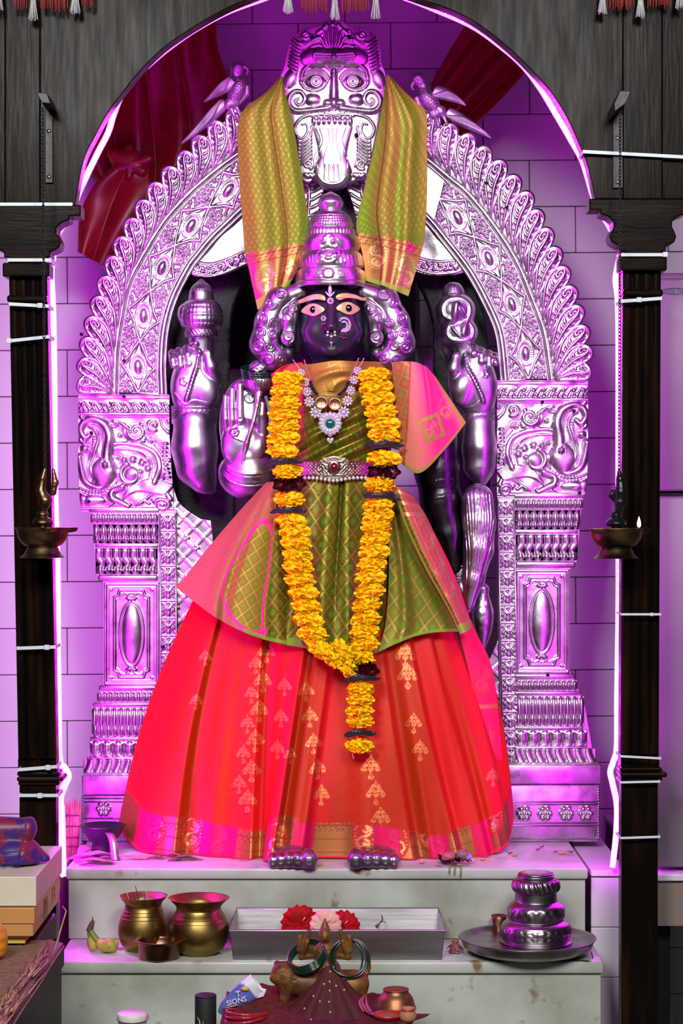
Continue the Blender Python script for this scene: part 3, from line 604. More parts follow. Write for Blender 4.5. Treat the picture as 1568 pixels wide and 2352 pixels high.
V[:, 0] = 1530 - V[:, 0]; V[:, 0] += np.where(V[:, 0] > 360, (V[:, 0] - 360) * .35 * np.clip((V[:, 1] - 960) / 180, 0, 1), 0); V[:, 1] += 33; mk('makara_panel', px2w(V, DA), MKF[:, ::-1], M_SILVER, prab)
# piers: rows of lobes, mouldings, oval panels, flower strips (left coordinates, mirrored right)
def lobe_mesh(kind):
    r = Relief(-8, 8, -20, 20, 1.6)
    if kind == 'egg': r.dome(0, 0, 6.5, 17, 7, p=.5); r.line([(-1, -14), (1, 14)], 1.5, h=5)
    if kind == 'double': r.dome(-1, -5, 6.5, 14, 8); r.dome(1, 11, 5.5, 8, 9); r.ring(0, 10, 5, 7, 1.2)
    if kind == 'ess': r.line(catmull([(-3, -16), (-4, -6), (3, 2), (2, 8)], 12), 7, 4.5, h=1.1); r.line(catmull([(1, -16), (1, -6), (5, 1)], 8), 3, 2, h=2.4); r.dome(0, 14, 6.5, 6, 9); r.line([(0, 8), (2, 16)], 1.4, h=7)
    if kind == 'petal': r.dome(0, -2, 7.6, 17, 6); r.line(catmull([(-7, -17), (-5, 4), (0, 17), (5, 4), (7, -17)], 20), 1.8, h=1.6); r.line([(0, -16), (0, 10)], 1.5, h=5); [r.line([(0, -4), (4.5 * s_, -14)], 1.2, h=5) for s_ in (-1, 1)]
    if kind == 'gadroon': r.line(catmull([(6, -17), (3, -4), (-4, 16)], 10), 6.5, 4.5, h=1.2); r.line(catmull([(7, -12), (5, 0), (0, 16)], 8), 1.5, h=4)
    return r.mesh(None, back=1)
LOBE = {}
for k in ('egg', 'double', 'ess', 'petal', 'gadroon'):
    V, Fc = lobe_mesh(k); V[:, 1] *= -1
    LOBE[k] = (np.stack([V[:, 0], -V[:, 2], V[:, 1]], 1) * sA, Fc)   # object space: metres at scale 1 px
LOBESRC = {}
rs = Relief(-17, 17, -20, 20, 1.5)                                   # strip tile: four-petalled flower in a cross
for sx in (-1, 1):
    for sy in (-1, 1):
        rs.line(catmull([(0, 0), (sx * 7, sy * 5), (sx * 14, sy * 14)], 8), 5, 1.5, h=1.2); rs.line([(sx * 2, sy * 2), (sx * 13, sy * 13)], 1.2, h=5)
    rs.dome(sx * 12, 0, 5, 5.5, 6); rs.dome(0, sx * 11, 4.5, 5, 6)
rs.dome(0, 0, 4.2, h=8); rs.line([(-17, 19), (17, 19)], 3, h=1.3)
STV, STF = rs.mesh(None, back=3); STV = np.stack([STV[:, 0], -STV[:, 2], -STV[:, 1]], 1) * sA
rf = Relief(-19, 19, -19, 19, 1.4)
for k in range(6): rf.dome(11.5 * math.cos(k * PI / 3), 11.5 * math.sin(k * PI / 3), 6.4, h=7)
rf.dome(0, 0, 5.5, h=7.5); FLV, FLF = rf.mesh(arc(0, 0, 18.6, 18.6, 0, 351, 40), back=.5); FLV = np.stack([FLV[:, 0], -FLV[:, 2], -FLV[:, 1]], 1) * sA
def pier(S):
    mx = (lambda x: x) if S == 'L' else (lambda x: 1546 - x)
    my = (lambda y: y) if S == 'L' else (lambda y: y - 33 + (y - 1180) * 9 / 580.)
    QF = 10
    def slab(name, x0, x1, y0, y1, q, bev=2.0):
        a, b = sorted((mx(x0), mx(x1))); A, Bv = px2w([(a, my(y1), q)], DA)[0], px2w([(b, my(y0), q)], DA)[0]
        return mk(name, *boxv(A[0], Bv[0], A[1], DA + .03, A[2], Bv[2], bev * sA), M_SILVER, pr, smooth=True)
    pr = mk('pier', *prism([(mx(x), my(y)) for x, y in ([(205, 1165), (404, 1165), (404, 1782), (196, 1782), (222, 1620), (238, 1570), (238, 1338), (222, 1320), (212, 1200)] if S == 'L' else [(205, 1165), (404, 1165), (396, 1782), (180, 1782), (205, 1640), (238, 1570), (238, 1338), (222, 1320), (212, 1200)])], DA - 8 * sA, DA + .04), M_SILVER, prab, smooth=False)
    def row(kind, n, y0, y1, x0a, x1a, q):
        w_ = (x1a - x0a) / n; hs = (my(y1) - my(y0)) / 38.
        for i in range(n):
            loc = px2w([(mx(x0a + (i + .5) * w_), (my(y0) + my(y1)) / 2, q)], DA)[0]
            if kind not in LOBESRC: LOBESRC[kind] = o = mk('lobe', *LOBE[kind], M_SILVER, pr)
            else: o = inst('lobe', LOBESRC[kind], parent=pr)
            o.location = loc; o.scale = ((w_ / 15.2) * (1 if S == 'L' else -1), 1, hs)
    row('egg', 13, 1179, 1202, 209, 364, 9); slab('moulding', 206, 366, 1168, 1176, 14)
    row('double', 9, 1206, 1247, 215, 364, 8); slab('moulding', 214, 364, 1203, 1206, 10); slab('moulding', 220, 364, 1249, 1257, 13)
    row('ess', 7, 1261, 1317, 221, 362, 8); slab('moulding', 226, 364, 1319, 1334, 17, 5)
    row('egg', 11, 1588, 1612, 224 if S == 'L' else 222, 364, 9); slab('moulding', 228, 366, 1573, 1585, 14, 4); slab('moulding', 214, 366, 1613, 1621, 14, 3)
    row('double', 10, 1626, 1690, 212 if S == 'L' else 206, 364, 10); slab('moulding', 208, 366, 1691, 1699, 15, 3)
    row('petal', 6, 1701, 1736, 208 if S == 'L' else 200, 364, 11); slab('moulding', 200, 366, 1737, 1742, 16, 2)
    row('gadroon', 8, 1743, 1779, 194 if S == 'L' else 180, 364, 14)
    # oval panel
    a, b = sorted((mx(240), mx(366))); y0, y1 = my(1338), my(1572); cx, cy = (a + b) / 2, (y0 + y1) / 2; r = Relief(a, b, y0, y1, 1.6)
    r.line([(a + 3, y0 + 3), (b - 3, y0 + 3), (b - 3, y1 - 3), (a + 3, y1 - 3), (a + 3, y0 + 3)], 3.5); r.line([(a + 10, y0 + 10), (b - 10, y0 + 10), (b - 10, y1 - 10), (a + 10, y1 - 10), (a + 10, y0 + 10)], 1.6)
    w2, h2 = 39, 100; fr_ = []
    for sx, sy in ((-1, -1), (1, -1), (1, 1), (-1, 1)):
        n_ = [(cx + sx * w2, cy + sy * (h2 - 16)), (cx + sx * (w2 - 8), cy + sy * (h2 - 12)), (cx + sx * (w2 - 12), cy + sy * h2)]; fr_ += n_ if sx * sy > 0 else n_[::-1]
    fr_ = np.array(fr_ + fr_[:1]); r.line(fr_, 2.6, h=1.2); r.line((fr_ - [cx, cy]) * .93 + [cx, cy], 1.3)
    r.ring(cx, cy, 27, 74, 2.6); r.beads(arc(cx, cy, 27, 74, 0, 357, 80), 2.9, 6.4); r.dome(cx, cy, 23, 69, 9, p=.6)
    for sy in (-1, 1):
        for k in range(5): aa = -PI / 2 * sy + (k - 2) * .55; r.dome(cx + 9 * math.cos(aa), cy + sy * 86 + 7 * math.sin(aa), 5, 3, 5, rot=aa)
        for sx in (-1, 1): r.line(catmull([(cx + sx * 8, cy + sy * 90), (cx + sx * 16, cy + sy * 94), (cx + sx * 24, cy + sy * 88)], 8), 2.4, 1.2); r.dome(a + 16 if sx < 0 else b - 16, y0 + 16 if sy < 0 else y1 - 16, 4, h=2.5)
    V, Fc = r.mesh(None, back=2); V[:, 2] += 9; mk('oval_panel', px2w(V, DA), Fc, M_SILVER, pr)
    # flower strip
    n = 15
    for i in range(n):
        loc = px2w([(mx(386 + i * (.25 if S == 'L' else -.9)), my(1180 + (i + .5) * 40), 9)], DA)[0]
        if 'strip' not in LOBESRC: LOBESRC['strip'] = o = mk('flower_tile', STV, STF, M_SILVER, pr)
        else: o = inst('flower_tile', LOBESRC['strip'], parent=pr)
        o.location = loc
    for x in (368, 404):
        V, Fc = tube(px2w([(mx(x), my(1180), 11), (mx(x + (4 if S == 'L' else -13)), my(1780), 11)], DA), 2.6 * sA, 6); mk('rib_moulding', V, Fc, M_SILVER, pr)
    # screws
    for x, y in (((255, 1312), (375, 1484)) if S == 'L' else ((306, 1310), (290, 1576))):
        V, Fc = lathe([(0.0001, .0), (.0035, .0), (.0035, .004), (.0001, .0045)], (0, 0, 0), 10); V = V[:, [0, 2, 1]] * [1, -1, 1] + px2w([(mx(x), my(y), 14)], DA)[0]; mk('screw', V, Fc, M_IRON, pr)
pier('L'); pier('R')
for x, y in ((207, 1152), (287, 912), (213, 995), (287, 830), (190, 770), (1243, 925), (1315, 945), (1328, 1132), (1115, 424), (1162, 480)):
    V, Fc = lathe([(0.0001, .0), (.0035, .0), (.0035, .004), (.0001, .0045)], (0, 0, 0), 10); V = V[:, [0, 2, 1]] * [1, -1, 1] + px2w([(x, y, 22)], DA)[0]; mk('screw', V, Fc, M_IRON, prab)
# quilted inner plates
for ol, s_ in (([(398, 1120), (408, 1150), (420, 1164), (446, 1183), (464, 1193), (484, 1195), (490, 1245), (492, 1760), (398, 1760)], 0), ([(1143, 1470), (1130, 1500), (1120, 1520), (1112, 1560), (1108, 1755), (1150, 1755)], 0)):
    xs = [p[0] for p in ol]; ys = [p[1] for p in ol]; r = Relief(min(xs), max(xs), min(ys), max(ys), 2.0)
    for k in range(-30, 40):
        for sg in (-1, 1):
            for o_ in (-2.5, 2.5): c0 = (ys[0] + k * 46 + o_); r.line([(min(xs), c0), (max(xs), c0 + sg * (max(xs) - min(xs)))], 1.5, h=1.1)
    y_ = ys[0]
    for k in range(28):
        cx, cy = 405 + (k % 2) * 23 + (46 if k % 4 > 1 else 0), ys[0] + k * 23
        for a in (0, 2.1, 4.2): r.dome(cx + 4 * math.cos(a), cy + 4 * math.sin(a), 3.5, h=3)
    V, Fc = r.mesh(ol, back=10); V[:, 2] += 1; mk('quilted_plate', px2w(V, DA), Fc, M_SILVER, prab)
# pedestal: two end blocks joined across behind the skirt
DPd = 4.18; sP = DPd / F
def ped(x0, x1, y0, y1, dd, name='pedestal_block', bev=2): a, b = PX(x0, dd), PX(x1, dd); return mk(name, *boxv(a, b, dd, DA + .05, PZ(y1, dd), PZ(y0, dd), bev * sP), M_SILVER, prab, smooth=True)
zb = Z1 + .0005
pl = ped(188, 700, 1781, 1826, DPd - .012); pr_ = ped(800, 1380, 1757, 1801, DPd - .012)
pa = mk('pedestal_base', *boxv(PX(187, DPd), PX(760, DPd), DPd, DA + .05, zb, PZ(1826.5, DPd), .002), M_SILVER, prab); pb = mk('pedestal_base', *boxv(PX(761, DPd), PX(1377, DPd), DPd, DA + .05, zb, PZ(1801.5, DPd), .002), M_SILVER, prab)
for p_, xs, y, yl in ((pa, (238, 296, 352), 1858, (1834, 1842, 1880)), (pb, (1068, 1136, 1203, 1251, 1300, 1344), 1868, (1842, 1848, 1890, 1897))):
    for x in xs:
        loc = px2w([(x, y, .5)], DPd)[0]
        if 'fl' not in LOBESRC: LOBESRC['fl'] = o = mk('rosette', FLV, FLF, M_SILVER, p_)
        else: o = inst('rosette', LOBESRC['fl'], parent=p_)
        o.location = loc
    for yy in yl:
        xa, xb = (190, 600) if p_ is pa else (900, 1375); V, Fc = tube(px2w([(xa, yy, 0), (xb, yy, 0)], DPd), 2.2 * sP, 6); mk('rib_moulding', V, Fc, M_SILVER, p_)
def beadrow(pts, parent):
    pts = np.array(pts, float); L = alen(pts); sh = [ball(px2w([(np.interp(q, L, pts[:, 0]), np.interp(q, L, pts[:, 1]), .5)], DPd)[0], 2.9 * sP, n=5, m=7) for q in np.arange(0, L[-1], 6.2)]
    tag(mk('bead_edging', *join(*sh), M_SILVERM, parent), kind='stuff')
beadrow([(1374, 1806), (1374, 1926), (1000, 1926)], pb); beadrow([(189, 1830), (189, 1930), (420, 1930)], pa)
# ---------------------------------------------------------------- black carved stone slab and dark board behind the figure
DS = 4.33
st_ = thing('black_stone_slab', 'black carved stone slab with curved side bands behind the silver hands', 'stone slab', (0, DS, Z1))
mk('side_band', *prism([(378, 1130), (372, 900), (385, 720), (430, 600), (500, 560), (575, 590), (558, 629), (540, 676), (531, 702), (523, 753), (521, 821), (522, 872), (528, 1000), (535, 1146), (534, 1260), (560, 1990), (378, 1990)], DS, DS + .05, .004, 4.27), M_STONE, st_, smooth=False)
mk('side_band', *prism([(945, 600), (966, 650), (975, 664), (988, 696), (999, 739), (999, 841), (1005, 900), (1000, 1100), (985, 1300), (980, 1990), (1128, 1990), (1092, 1500), (1080, 1300), (1130, 1115), (1140, 880), (1118, 720), (1080, 610)], DS, DS + .05, .004, 4.27), M_STONE, st_, smooth=False)
mk('crown_niche', *prism([(668, 860), (672, 620), (700, 520), (735, 430), (768, 405), (805, 432), (838, 520), (862, 620), (864, 860)], DS - .03, DS + .05, .004, 4.27), M_STONE, st_, smooth=False)
# incised scrolls on the stone bands
M_INCISE = mat('pale_incised_line', (.10, .10, .11), .6)
for side, xs in (('L', (512, 500)), ('R', (1010, 1085))):
    sh = []
    for k in range(9):
        y = 660 + k * 46
        for x in xs:
            if side == 'L' and y > 1050: continue
            for sg in (-1, 1): c = catmull([(x, y + 20), (x + sg * 4, y), (x + sg * 10, y - 12), (x + sg * 14, y - 2), (x + sg * 8, y + 4)], 14); sh.append(tube(px2w(np.c_[c, np.full(14, .4)], DS), .0006, 4))
    tag(mk('incised_scrolls', *join(*sh), M_INCISE, st_), kind='stuff')
tag(mk('dark_board', *prism([(520, 838), (957, 838), (957, 500), (520, 500)], 4.60, 4.646, 0, 4.5), M_DARK, smooth=False), 'dark board fixed to the tiled wall behind the statue', 'board')
# ---------------------------------------------------------------- silver guardian-face mask at the crown of the arch
DM = 4.175
def c8(*pts): return np.array([(620 + x * .1913, 20 + y * .1913) for x, y in pts])
mask_ol = c8((750, 150), (830, 140), (900, 185), (955, 235), (1000, 250), (1100, 240), (1200, 290), (1290, 360), (1330, 500), (1335, 650), (1380, 760), (1400, 900), (1385, 1000), (1365, 1110), (1310, 1330), (1265, 1560), (1230, 1700), (1200, 1850), (1160, 1960), (1165, 2020), (1100, 2050), (1050, 2040), (990, 2070), (930, 2085), (900, 2130), (850, 2165), (740, 2180), (640, 2150), (590, 2100), (540, 2030), (480, 2080), (400, 2060), (370, 1950), (350, 1800), (325, 1600), (290, 1460), (230, 1280), (180, 1080), (110, 870), (160, 720), (195, 560), (230, 430), (310, 310), (430, 250), (540, 225), (620, 180), (680, 150))
def face_mask():
    r = Relief(638, 892, 44, 440, 1.15); f = .1913
    def st(pts, r0, r1=None, n=26, sym=False, **k):
        r.line(catmull(c8(*pts), n), r0 * f, None if r1 is None else r1 * f, **k)
        if sym: r.line(catmull(c8(*[(1536 - x, y) for x, y in pts]), n), r0 * f, None if r1 is None else r1 * f, **k)
    def dm(x, y, a, b=None, h=None, rot=0, sym=False, **k):
        for xx in ((x, 1536 - x) if sym else (x,)):
            q = c8((xx, y))[0]; r.dome(q[0], q[1], a * f, (b or a) * f, None if h is None else h * f, rot if xx == x else -rot, **k)
    def sp(x, y, rad, turns, a0, dr, r0, r1, sym=True):
        for xx, s_ in ((x, 1), (1536 - x, -1)) if sym else ((x, 1),):
            q = c8((xx, y))[0]; r.line(spiral(q[0], q[1], rad * f, turns, a0 if s_ > 0 else PI - a0, dr * s_, 1), r0 * f, r1 * f, h=1.1); r.dome(q[0], q[1], r1 * 1.3 * f, h=r1 * 1.6 * f)
    # overall curvature
    q = c8((768, 900))[0]; r.B += 17 * np.clip(1 - ((r.X - q[0]) / 135) ** 2, 0, 1) * np.clip(1.05 - ((r.Y - 190) / 260) ** 2, .1, 1)
    # forehead, tripundra, crest
    dm(560, 600, 210, 130, 55, sym=True, p=.5); dm(768, 600, 330, 120, 50, p=.6)
    for y in (555, 590, 622): st([(545, y), (650, y + 8), (768, y + 12), (880, y + 8), (995, y - 4)], 15, n=20, h=.9, fine=True)
    dm(766, 600, 48, 48, 78); r.ring(*c8((766, 600))[0], 48 * f, 48 * f, 8 * f, h=.9, fine=True)
    st([(545, 540), (520, 590), (545, 640)], 13, n=8, h=.9, fine=True); st([(990, 530), (1020, 590), (995, 630)], 13, n=8, h=.9, fine=True)
    for k in range(9):                                               # fan crest
        a = (k - 4) * .33; L_ = 340 - 18 * abs(k - 4); st([(750, 540), (750 + 110 * math.sin(a), 450 - 90 * math.cos(a) + 60), (750 + L_ * .62 * math.sin(a), 520 - L_ * math.cos(a)), (750 + L_ * .80 * math.sin(a) + 40 * math.sin(a), 540 - L_ * math.cos(a) * .98)], 13, 26, h=1.2)
        if abs(k - 4) > 1: q = c8((750 + L_ * .85 * math.sin(a), 535 - L_ * .93 * math.cos(a)))[0]; r.line(spiral(q[0], q[1], 38 * f, 1.2, 0, 1 if k > 4 else -1, 1), 12 * f, 8 * f, h=1.3)
    for k in range(6): st([(750, 545), (750 - 60 - k * 34, 500 - k * 8), (750 - 110 - k * 50, 440 - k * 6 + k * k * 7)], 17, 8, sym=True, h=1.2)
    sp(430, 330, 52, 1.4, 0, 1, 20, 12); sp(590, 305, 44, 1.3, 2, -1, 18, 10)
    for k in range(9): y = 380 + k * 42; st([(360 - k * 6, y + 50), (315 - k * 7, y + 20), (270 - k * 6, y - 25)], 24, 10, sym=True, h=1.1)      # side hair locks
    for k in range(7): st([(370 + k * 8, 420 + k * 8), (400 + k * 26, 400 - k * 6), (420 + k * 30, 360 - k * 10)], 16, 8, sym=True)
    # brows and eyes
    for xs, o in ((1, 0), (-1, 0)):
        X = (lambda x: x) if xs > 0 else (lambda x: 1536 - x + 12)
        st([(X(375), 870), (X(400), 760), (X(470), 690), (X(560), 665), (X(650), 690), (X(735), 765)], 26, 16, 30, h=1.5)
        for k in range(16): t = k / 15; a = PI * (1.02 - t * .62); cx, cy = X(555), 860; st([(cx + (1 if xs > 0 else -1) * 178 * math.cos(a), cy - 178 * math.sin(a)), (cx + (1 if xs > 0 else -1) * 205 * math.cos(a - .05), cy - 205 * math.sin(a - .05))], 6, 4, 3, h=.8, fine=True)
        st([(X(370), 905), (X(440), 815), (X(550), 775), (X(640), 815), (X(690), 880)], 15, h=1.7); st([(X(360), 880), (X(430), 785), (X(555), 738), (X(660), 785), (X(710), 860)], 11, h=1.4)
        st([(X(370), 905), (X(430), 975), (X(540), 1000), (X(630), 965), (X(690), 880)], 15, h=1.7)
        dm(X(545), 892, 130, 92, 48, p=.55); q = c8((X(555), 893))[0]
        for rr in (66, 44, 24): r.ring(q[0], q[1], rr * f, rr * f, 9 * f, h=1.0, fine=True)
        dm(X(555), 893, 18, 18, 75)
        dm(X(510), 1105, 95, 75, 50, p=.6)                            # cheek
        # moustache with curled tip
        st([(X(690), 1210), (X(560), 1225), (X(420), 1240), (X(300), 1235), (X(230), 1170), (X(230), 1080), (X(290), 1010), (X(370), 1010), (X(415), 1075), (X(395), 1150), (X(340), 1165), (X(305), 1120), (X(340), 1090)], 42, 13, 80, h=1.35)
        for k in range(16): x = 300 + k * 24; st([(X(x), 1215), (X(x - 12), 1270)], 5.5, 5, 3, h=.9, fine=True)
        st([(X(640), 1275), (X(480), 1290), (X(370), 1330), (X(300), 1430), (X(330), 1540), (X(400), 1560), (X(455), 1470), (X(430), 1390), (X(385), 1400)], 17, 10, 50, h=1.5)   # tusk curl
        dm(X(245), 850, 75, 120, 34, rot=.3 * xs, p=.6); q = c8((X(245), 880))[0]; r.line(spiral(q[0], q[1], 60 * f, 1.5, 0, xs, 2), 11 * f, 7 * f, h=1.5)       # ear
        q = c8((X(160), 960))[0]; r.line(spiral(q[0], q[1], 44 * f, 1.3, 1, -xs, 2), 11 * f, 7 * f, h=1.2)
        for k in range(7): y = 1590 + k * 44; st([(X(490), y - 60), (X(430 - k * 4), y), (X(360), y + 28), (X(345), y - 4)], 19, 7, 14, h=1.2)     # beard scrolls
        st([(X(500), 1430), (X(480), 1600), (X(500), 1800), (X(530), 1900)], 16, 10, h=1.4)
        q = c8((X(455), 1880))[0]; r.line(spiral(q[0], q[1], 58 * f, 1.6, 1, -xs, 2), 15 * f, 9 * f, h=1.3)
        for k in range(5): dm(X(430 + k * 25), 2000 + 14 * (k % 2), 34, 30, 26)
    # nose
    st([(766, 760), (766, 900), (766, 1050), (766, 1130)], 36, 62, 30, h=1.35); dm(766, 1155, 58, 88, 105, p=.55); dm(690, 1150, 55, 50, 62, sym=True); st([(740, 800), (766, 812), (795, 800)], 8, h=.9, fine=True); st([(738, 825), (766, 838), (797, 825)], 8, h=.9, fine=True)
    # lips, teeth, tongue
    st([(500, 1300), (620, 1285), (766, 1300), (900, 1285), (1000, 1300)], 16, h=1.6); dm(762, 1318, 24, 24, 55)
    for k in range(8): x = 528 + k * 61; dm(x + (6 if k > 3 else -2), 1365, 28, 56, 46, p=.5)
    tg = c8((500, 1440), (985, 1440)); r.B += 0
    for t in np.linspace(0, 1, 30):
        y = 1440 + t * 640; hw = (235 - 70 * math.sin(t * PI * .85)) if t < .6 else 165 + 65 * math.sin((t - .6) / .4 * PI * .75); dm(752, y, hw, 120, 30 + 50 * t ** 2, p=.5)
    for x0, x1 in ((560, 520), (600, 560), (700, 650), (752, 742), (800, 840), (900, 930)): st([(x0, 1450), (x0 + (752 - x0) * .25, 1600), (x1, 1800), (x1 + 6, 1920)], 7, 5, 20, h=.9, fine=True)
    for k in range(4): st([(665 + k * 48, 1890), (655 + k * 55, 2060)], 9, 5, 8, h=1.0, fine=True)
    st([(545, 2030), (620, 2120), (740, 2155), (860, 2130), (935, 2060)], 12, h=1.5); st([(575, 2010), (640, 2090), (740, 2120), (850, 2095), (905, 2030)], 8, h=.9, fine=True)
    return r.mesh(catmull(mask_ol, 200, closed=True), back=16, k=.85)
V, Fc = face_mask(); V[:, 2] = np.where(V[:, 2] > -10, V[:, 2], V[:, 2])
fm = thing('silver_face_mask', 'embossed silver guardian face with bulging eyes, curled moustache and long tongue', 'mask', px2w([(764, 437, 0)], DM)[0])
mk('face', px2w(V, DM), Fc, M_SILVER, fm)
for x, y in ((500, 375), (948, 372), (310, 1560), (1035, 1540)):
    q = c8((x, y))[0]; V, Fc = lathe([(0.0001, 0), (.0042, 0), (.0042, .004), (.0001, .0052)], (0, 0, 0), 12); V = V[:, [0, 2, 1]] * [1, -1, 1] + px2w([(q[0], q[1], 21)], DM)[0]; mk('screw', V, Fc, M_IRON, fm)
# ---------------------------------------------------------------- silver parrots
M_PARROT = mat('matt_silver', (.62, .57, .64), .48, 1.0, var=(.36, .33, .38), vscale=40, bump=.15, bscale=120)
def parrot(lab, head, hr, neck, body, bang, brx, bry, wing, tail, legs, beak, wing2, flip, crest=None):
    DPr = 4.215; e = thing('silver_parrot', lab, 'bird figure', px2w([legs[0][1]], DPr)[0], 'silver parrots on the arch')
    def bodyf(p):
        D = s_ell(p, head, hr); D = smin(D, s_cap(p, head, neck, hr[0] * .72, 13), 6); D = smin(D, s_ell(p, body, (brx, bry, 21), bang), 8)
        for a, b in legs: D = smin(D, s_cap(p, (a[0] * .5 + b[0] * .5, a[1] * .55 + b[1] * .45, a[2]), b, 5, 3.2), 4); D = smin(D, s_cap(p, b, (b[0] + 7 * flip, b[1] + 2, b[2] + 4), 3.4, 2.4), 2); D = smin(D, s_ell(p, a, (12, 13, 11)), 4)
        return D
    allp = [head, neck, body, *[q for l in legs for q in l]]; xs = [q[0] for q in allp]; ys = [q[1] for q in allp]
    V, Fc = sdf_mesh(bodyf, (min(xs) - 34, max(xs) + 34, min(ys) - 34, max(ys) + 24, -30, 36), 1.7)
    r = Relief(min(xs) - 40, max(xs) + 40, min(ys) - 40, max(ys) + 40, 1.2)
    cs, sn = math.cos(bang), math.sin(bang)
    for i in range(9):                                              # breast scales
        for j in range(-3, 4):
            u, v = (j + .5 * (i % 2)) * 5.4, -bry * .75 + i * 6.2; x, y = body[0] + u * cs - v * sn, body[1] + u * sn + v * cs; r.line(arc(x, y, 2.7, 3, 0, 180, 8), .9, h=1.4)
    r.line(arc(neck[0], neck[1], 13, 5, 10, 170, 14), 1.4); r.line(arc(neck[0], neck[1] + 4, 13, 5, 10, 170, 14), 1.2)
    ex = (head[0] + 3 * flip, head[1] - 3); r.ring(ex[0], ex[1], 4.5, 4.5, 1.2); r.dome(ex[0], ex[1], 2, h=2.4); r.line(arc(head[0] - 2 * flip, head[1] + 2, 11, 9, 20, 160, 14), 1.1)
    mk('body', px2w(emboss(V, r, 1.0, 2), DPr), Fc, M_PARROT, e)
    bk = catmull(beak, 12); Vb, Fb = tube(np.c_[bk, np.full(12, 4.)], np.linspace(6.0, 1.6, 12), 10); mk('beak', px2w(Vb, DPr), Fb, M_PARROT, e)
    def feather(name, base, tip, w0, w1, q, n, th, bow):
        base, tip = np.array(base, float), np.array(tip, float); d = tip - base; L = np.hypot(*d); u = d / L; m = np.array([-u[1], u[0]])
        rr = Relief(-2, 102, -52, 52, 2.0); ol = catmull([(0, -30), (20, -46), (50, -44), (80, -26), (100, 2), (84, 16), (50, 34), (20, 40), (0, 28)], 60, closed=True)
        rr.dome(45, 0, 70, 56, 16, layer='B', p=.6)
        for k in range(n): t = k / (n - 1.); rr.line(catmull([(4 + 30 * t, 34 - 62 * t * .9), (30 + 32 * t, 30 - 58 * t), (72 + 22 * t, 12 - 20 * t)], 14), 6.2, 3.2, h=1.0)
        Vf, Ff = rr.mesh(ol, back=14); x = Vf[:, 0] / 100; wd = (w0 + (w1 - w0) * x) / 46
        y = Vf[:, 1] * wd + bow * np.sin(np.clip(x, 0, 1) * PI)
        W = np.stack([base[0] + u[0] * x * L + m[0] * y, base[1] + u[1] * x * L + m[1] * y, Vf[:, 2] * th + q], 1); mk(name, px2w(W, DPr), Ff, M_PARROT, e)
    feather('wing', wing[0], wing[1], 17, 9, 14, 7, .5, 3 * flip); feather('tail', tail[0], tail[1], 15, 9, 0, 8, .75, 0)
    def w2(p): return s_chain(p, [(*w_, -4) for w_ in wing2], [9, 8, 4], 3)
    xs = [q[0] for q in wing2]; ys = [q[1] for q in wing2]; V, Fc = sdf_mesh(w2, (min(xs) - 14, max(xs) + 14, min(ys) - 14, max(ys) + 14, -16, 10), 2.0); mk('wing', px2w(V, DPr), Fc, M_PARROT, e)
parrot('silver parrot perched on the arch, looking down its hooked beak beside the red knot', (545, 157, 2), (17, 15, 14), (541, 178, 0), (544, 208, 2), .35, 20, 32, ((536, 190), (470, 238)), ((516, 236), (417, 331)), [((525, 240, 4), (540, 272, 6)), ((538, 236, 2), (552, 268, 0))], [(557, 153), (567, 158), (569, 166), (565, 173)], [(566, 200), (566, 216), (548, 238)], 1)
parrot('silver parrot perched on the arch in front of the red diagonal drape', (961, 182, 2), (17, 15, 14), (975, 203, 0), (985, 232, 2), -.62, 20, 32, ((996, 212), (1069, 245)), ((1028, 258), (1129, 319)), [((1012, 256, 4), (1026, 286, 6)), ((996, 262, 2), (1008, 290, 0))], [(951, 188), (946, 196), (946, 204), (952, 208)], [(957, 226), (962, 240), (984, 258)], -1)
# ---------------------------------------------------------------- cloth helper
def smoothstep(a, b, x): t = np.clip((x - a) / (b - a), 0, 1); return t * t * (3 - 2 * t)
def cloth(name, G, d, col, zari, matl, parent=None, thick=0.0):
    n, m = G.shape[:2]; V = px2w(G.reshape(-1, 3), d); Fc = grid_faces(n, m)[:, ::-1]
    o = mk(name, V, Fc, matl, parent, col=np.clip(col.reshape(-1, 3), 0, 1), zari=zari.reshape(-1))
    if thick: md = o.modifiers.new('thickness', 'SOLIDIFY'); md.thickness = thick; md.offset = 0
    return o
def lerp_rgb(a, b, t): return np.asarray(a, float) * (1 - t[..., None]) + np.asarray(b, float) * t[..., None]
M_SILK = mat('shot_silk_brocade', (.5, .4, .1), .46, attr=True, zari_rough=.38, bump=.10, bscale=900, spec=.15)
def paisley_mask(xs0, xs1, ys0, ys1, cells, res=1.0):
    """painted zari motifs: returns a Relief whose D>0 marks gold thread"""
    r = Relief(xs0, xs1, ys0, ys1, res)
    for cx, cy, s_, fl in cells:
        q = lambda pts: np.array([(cx + fl * x * s_, cy + y * s_) for x, y in pts])
        r.line(catmull(q([(6, -22), (16, -14), (14, -2), (4, 2), (-12, 8), (-14, 22), (-2, 30), (10, 24), (12, 14), (4, 10)]), 50), 2.6 * s_, 2.6 * s_)
        r.line(catmull(q([(6, -16), (10, -10), (4, -5), (0, -10)]), 14), 2.0 * s_); r.dome(cx + fl * 2 * s_, cy + 21 * s_, 5.5 * s_, 6 * s_, 3)
        for k in range(26): a = k / 26 * 2 * PI; x, y = cx + fl * (1 + 22 * math.cos(a)) * s_, cy + (3 + 34 * math.sin(a)) * s_; r.dome(x, y, 1.7 * s_, h=2)
    return r
def sample(r, X, Y):
    x = np.clip((X - r.xs[0]) / r.res, 0, len(r.xs) - 1).round().astype(int); y = np.clip((Y - r.ys[0]) / r.res, 0, len(r.ys) - 1).round().astype(int); return (r.D[y, x] > .15).astype(float)
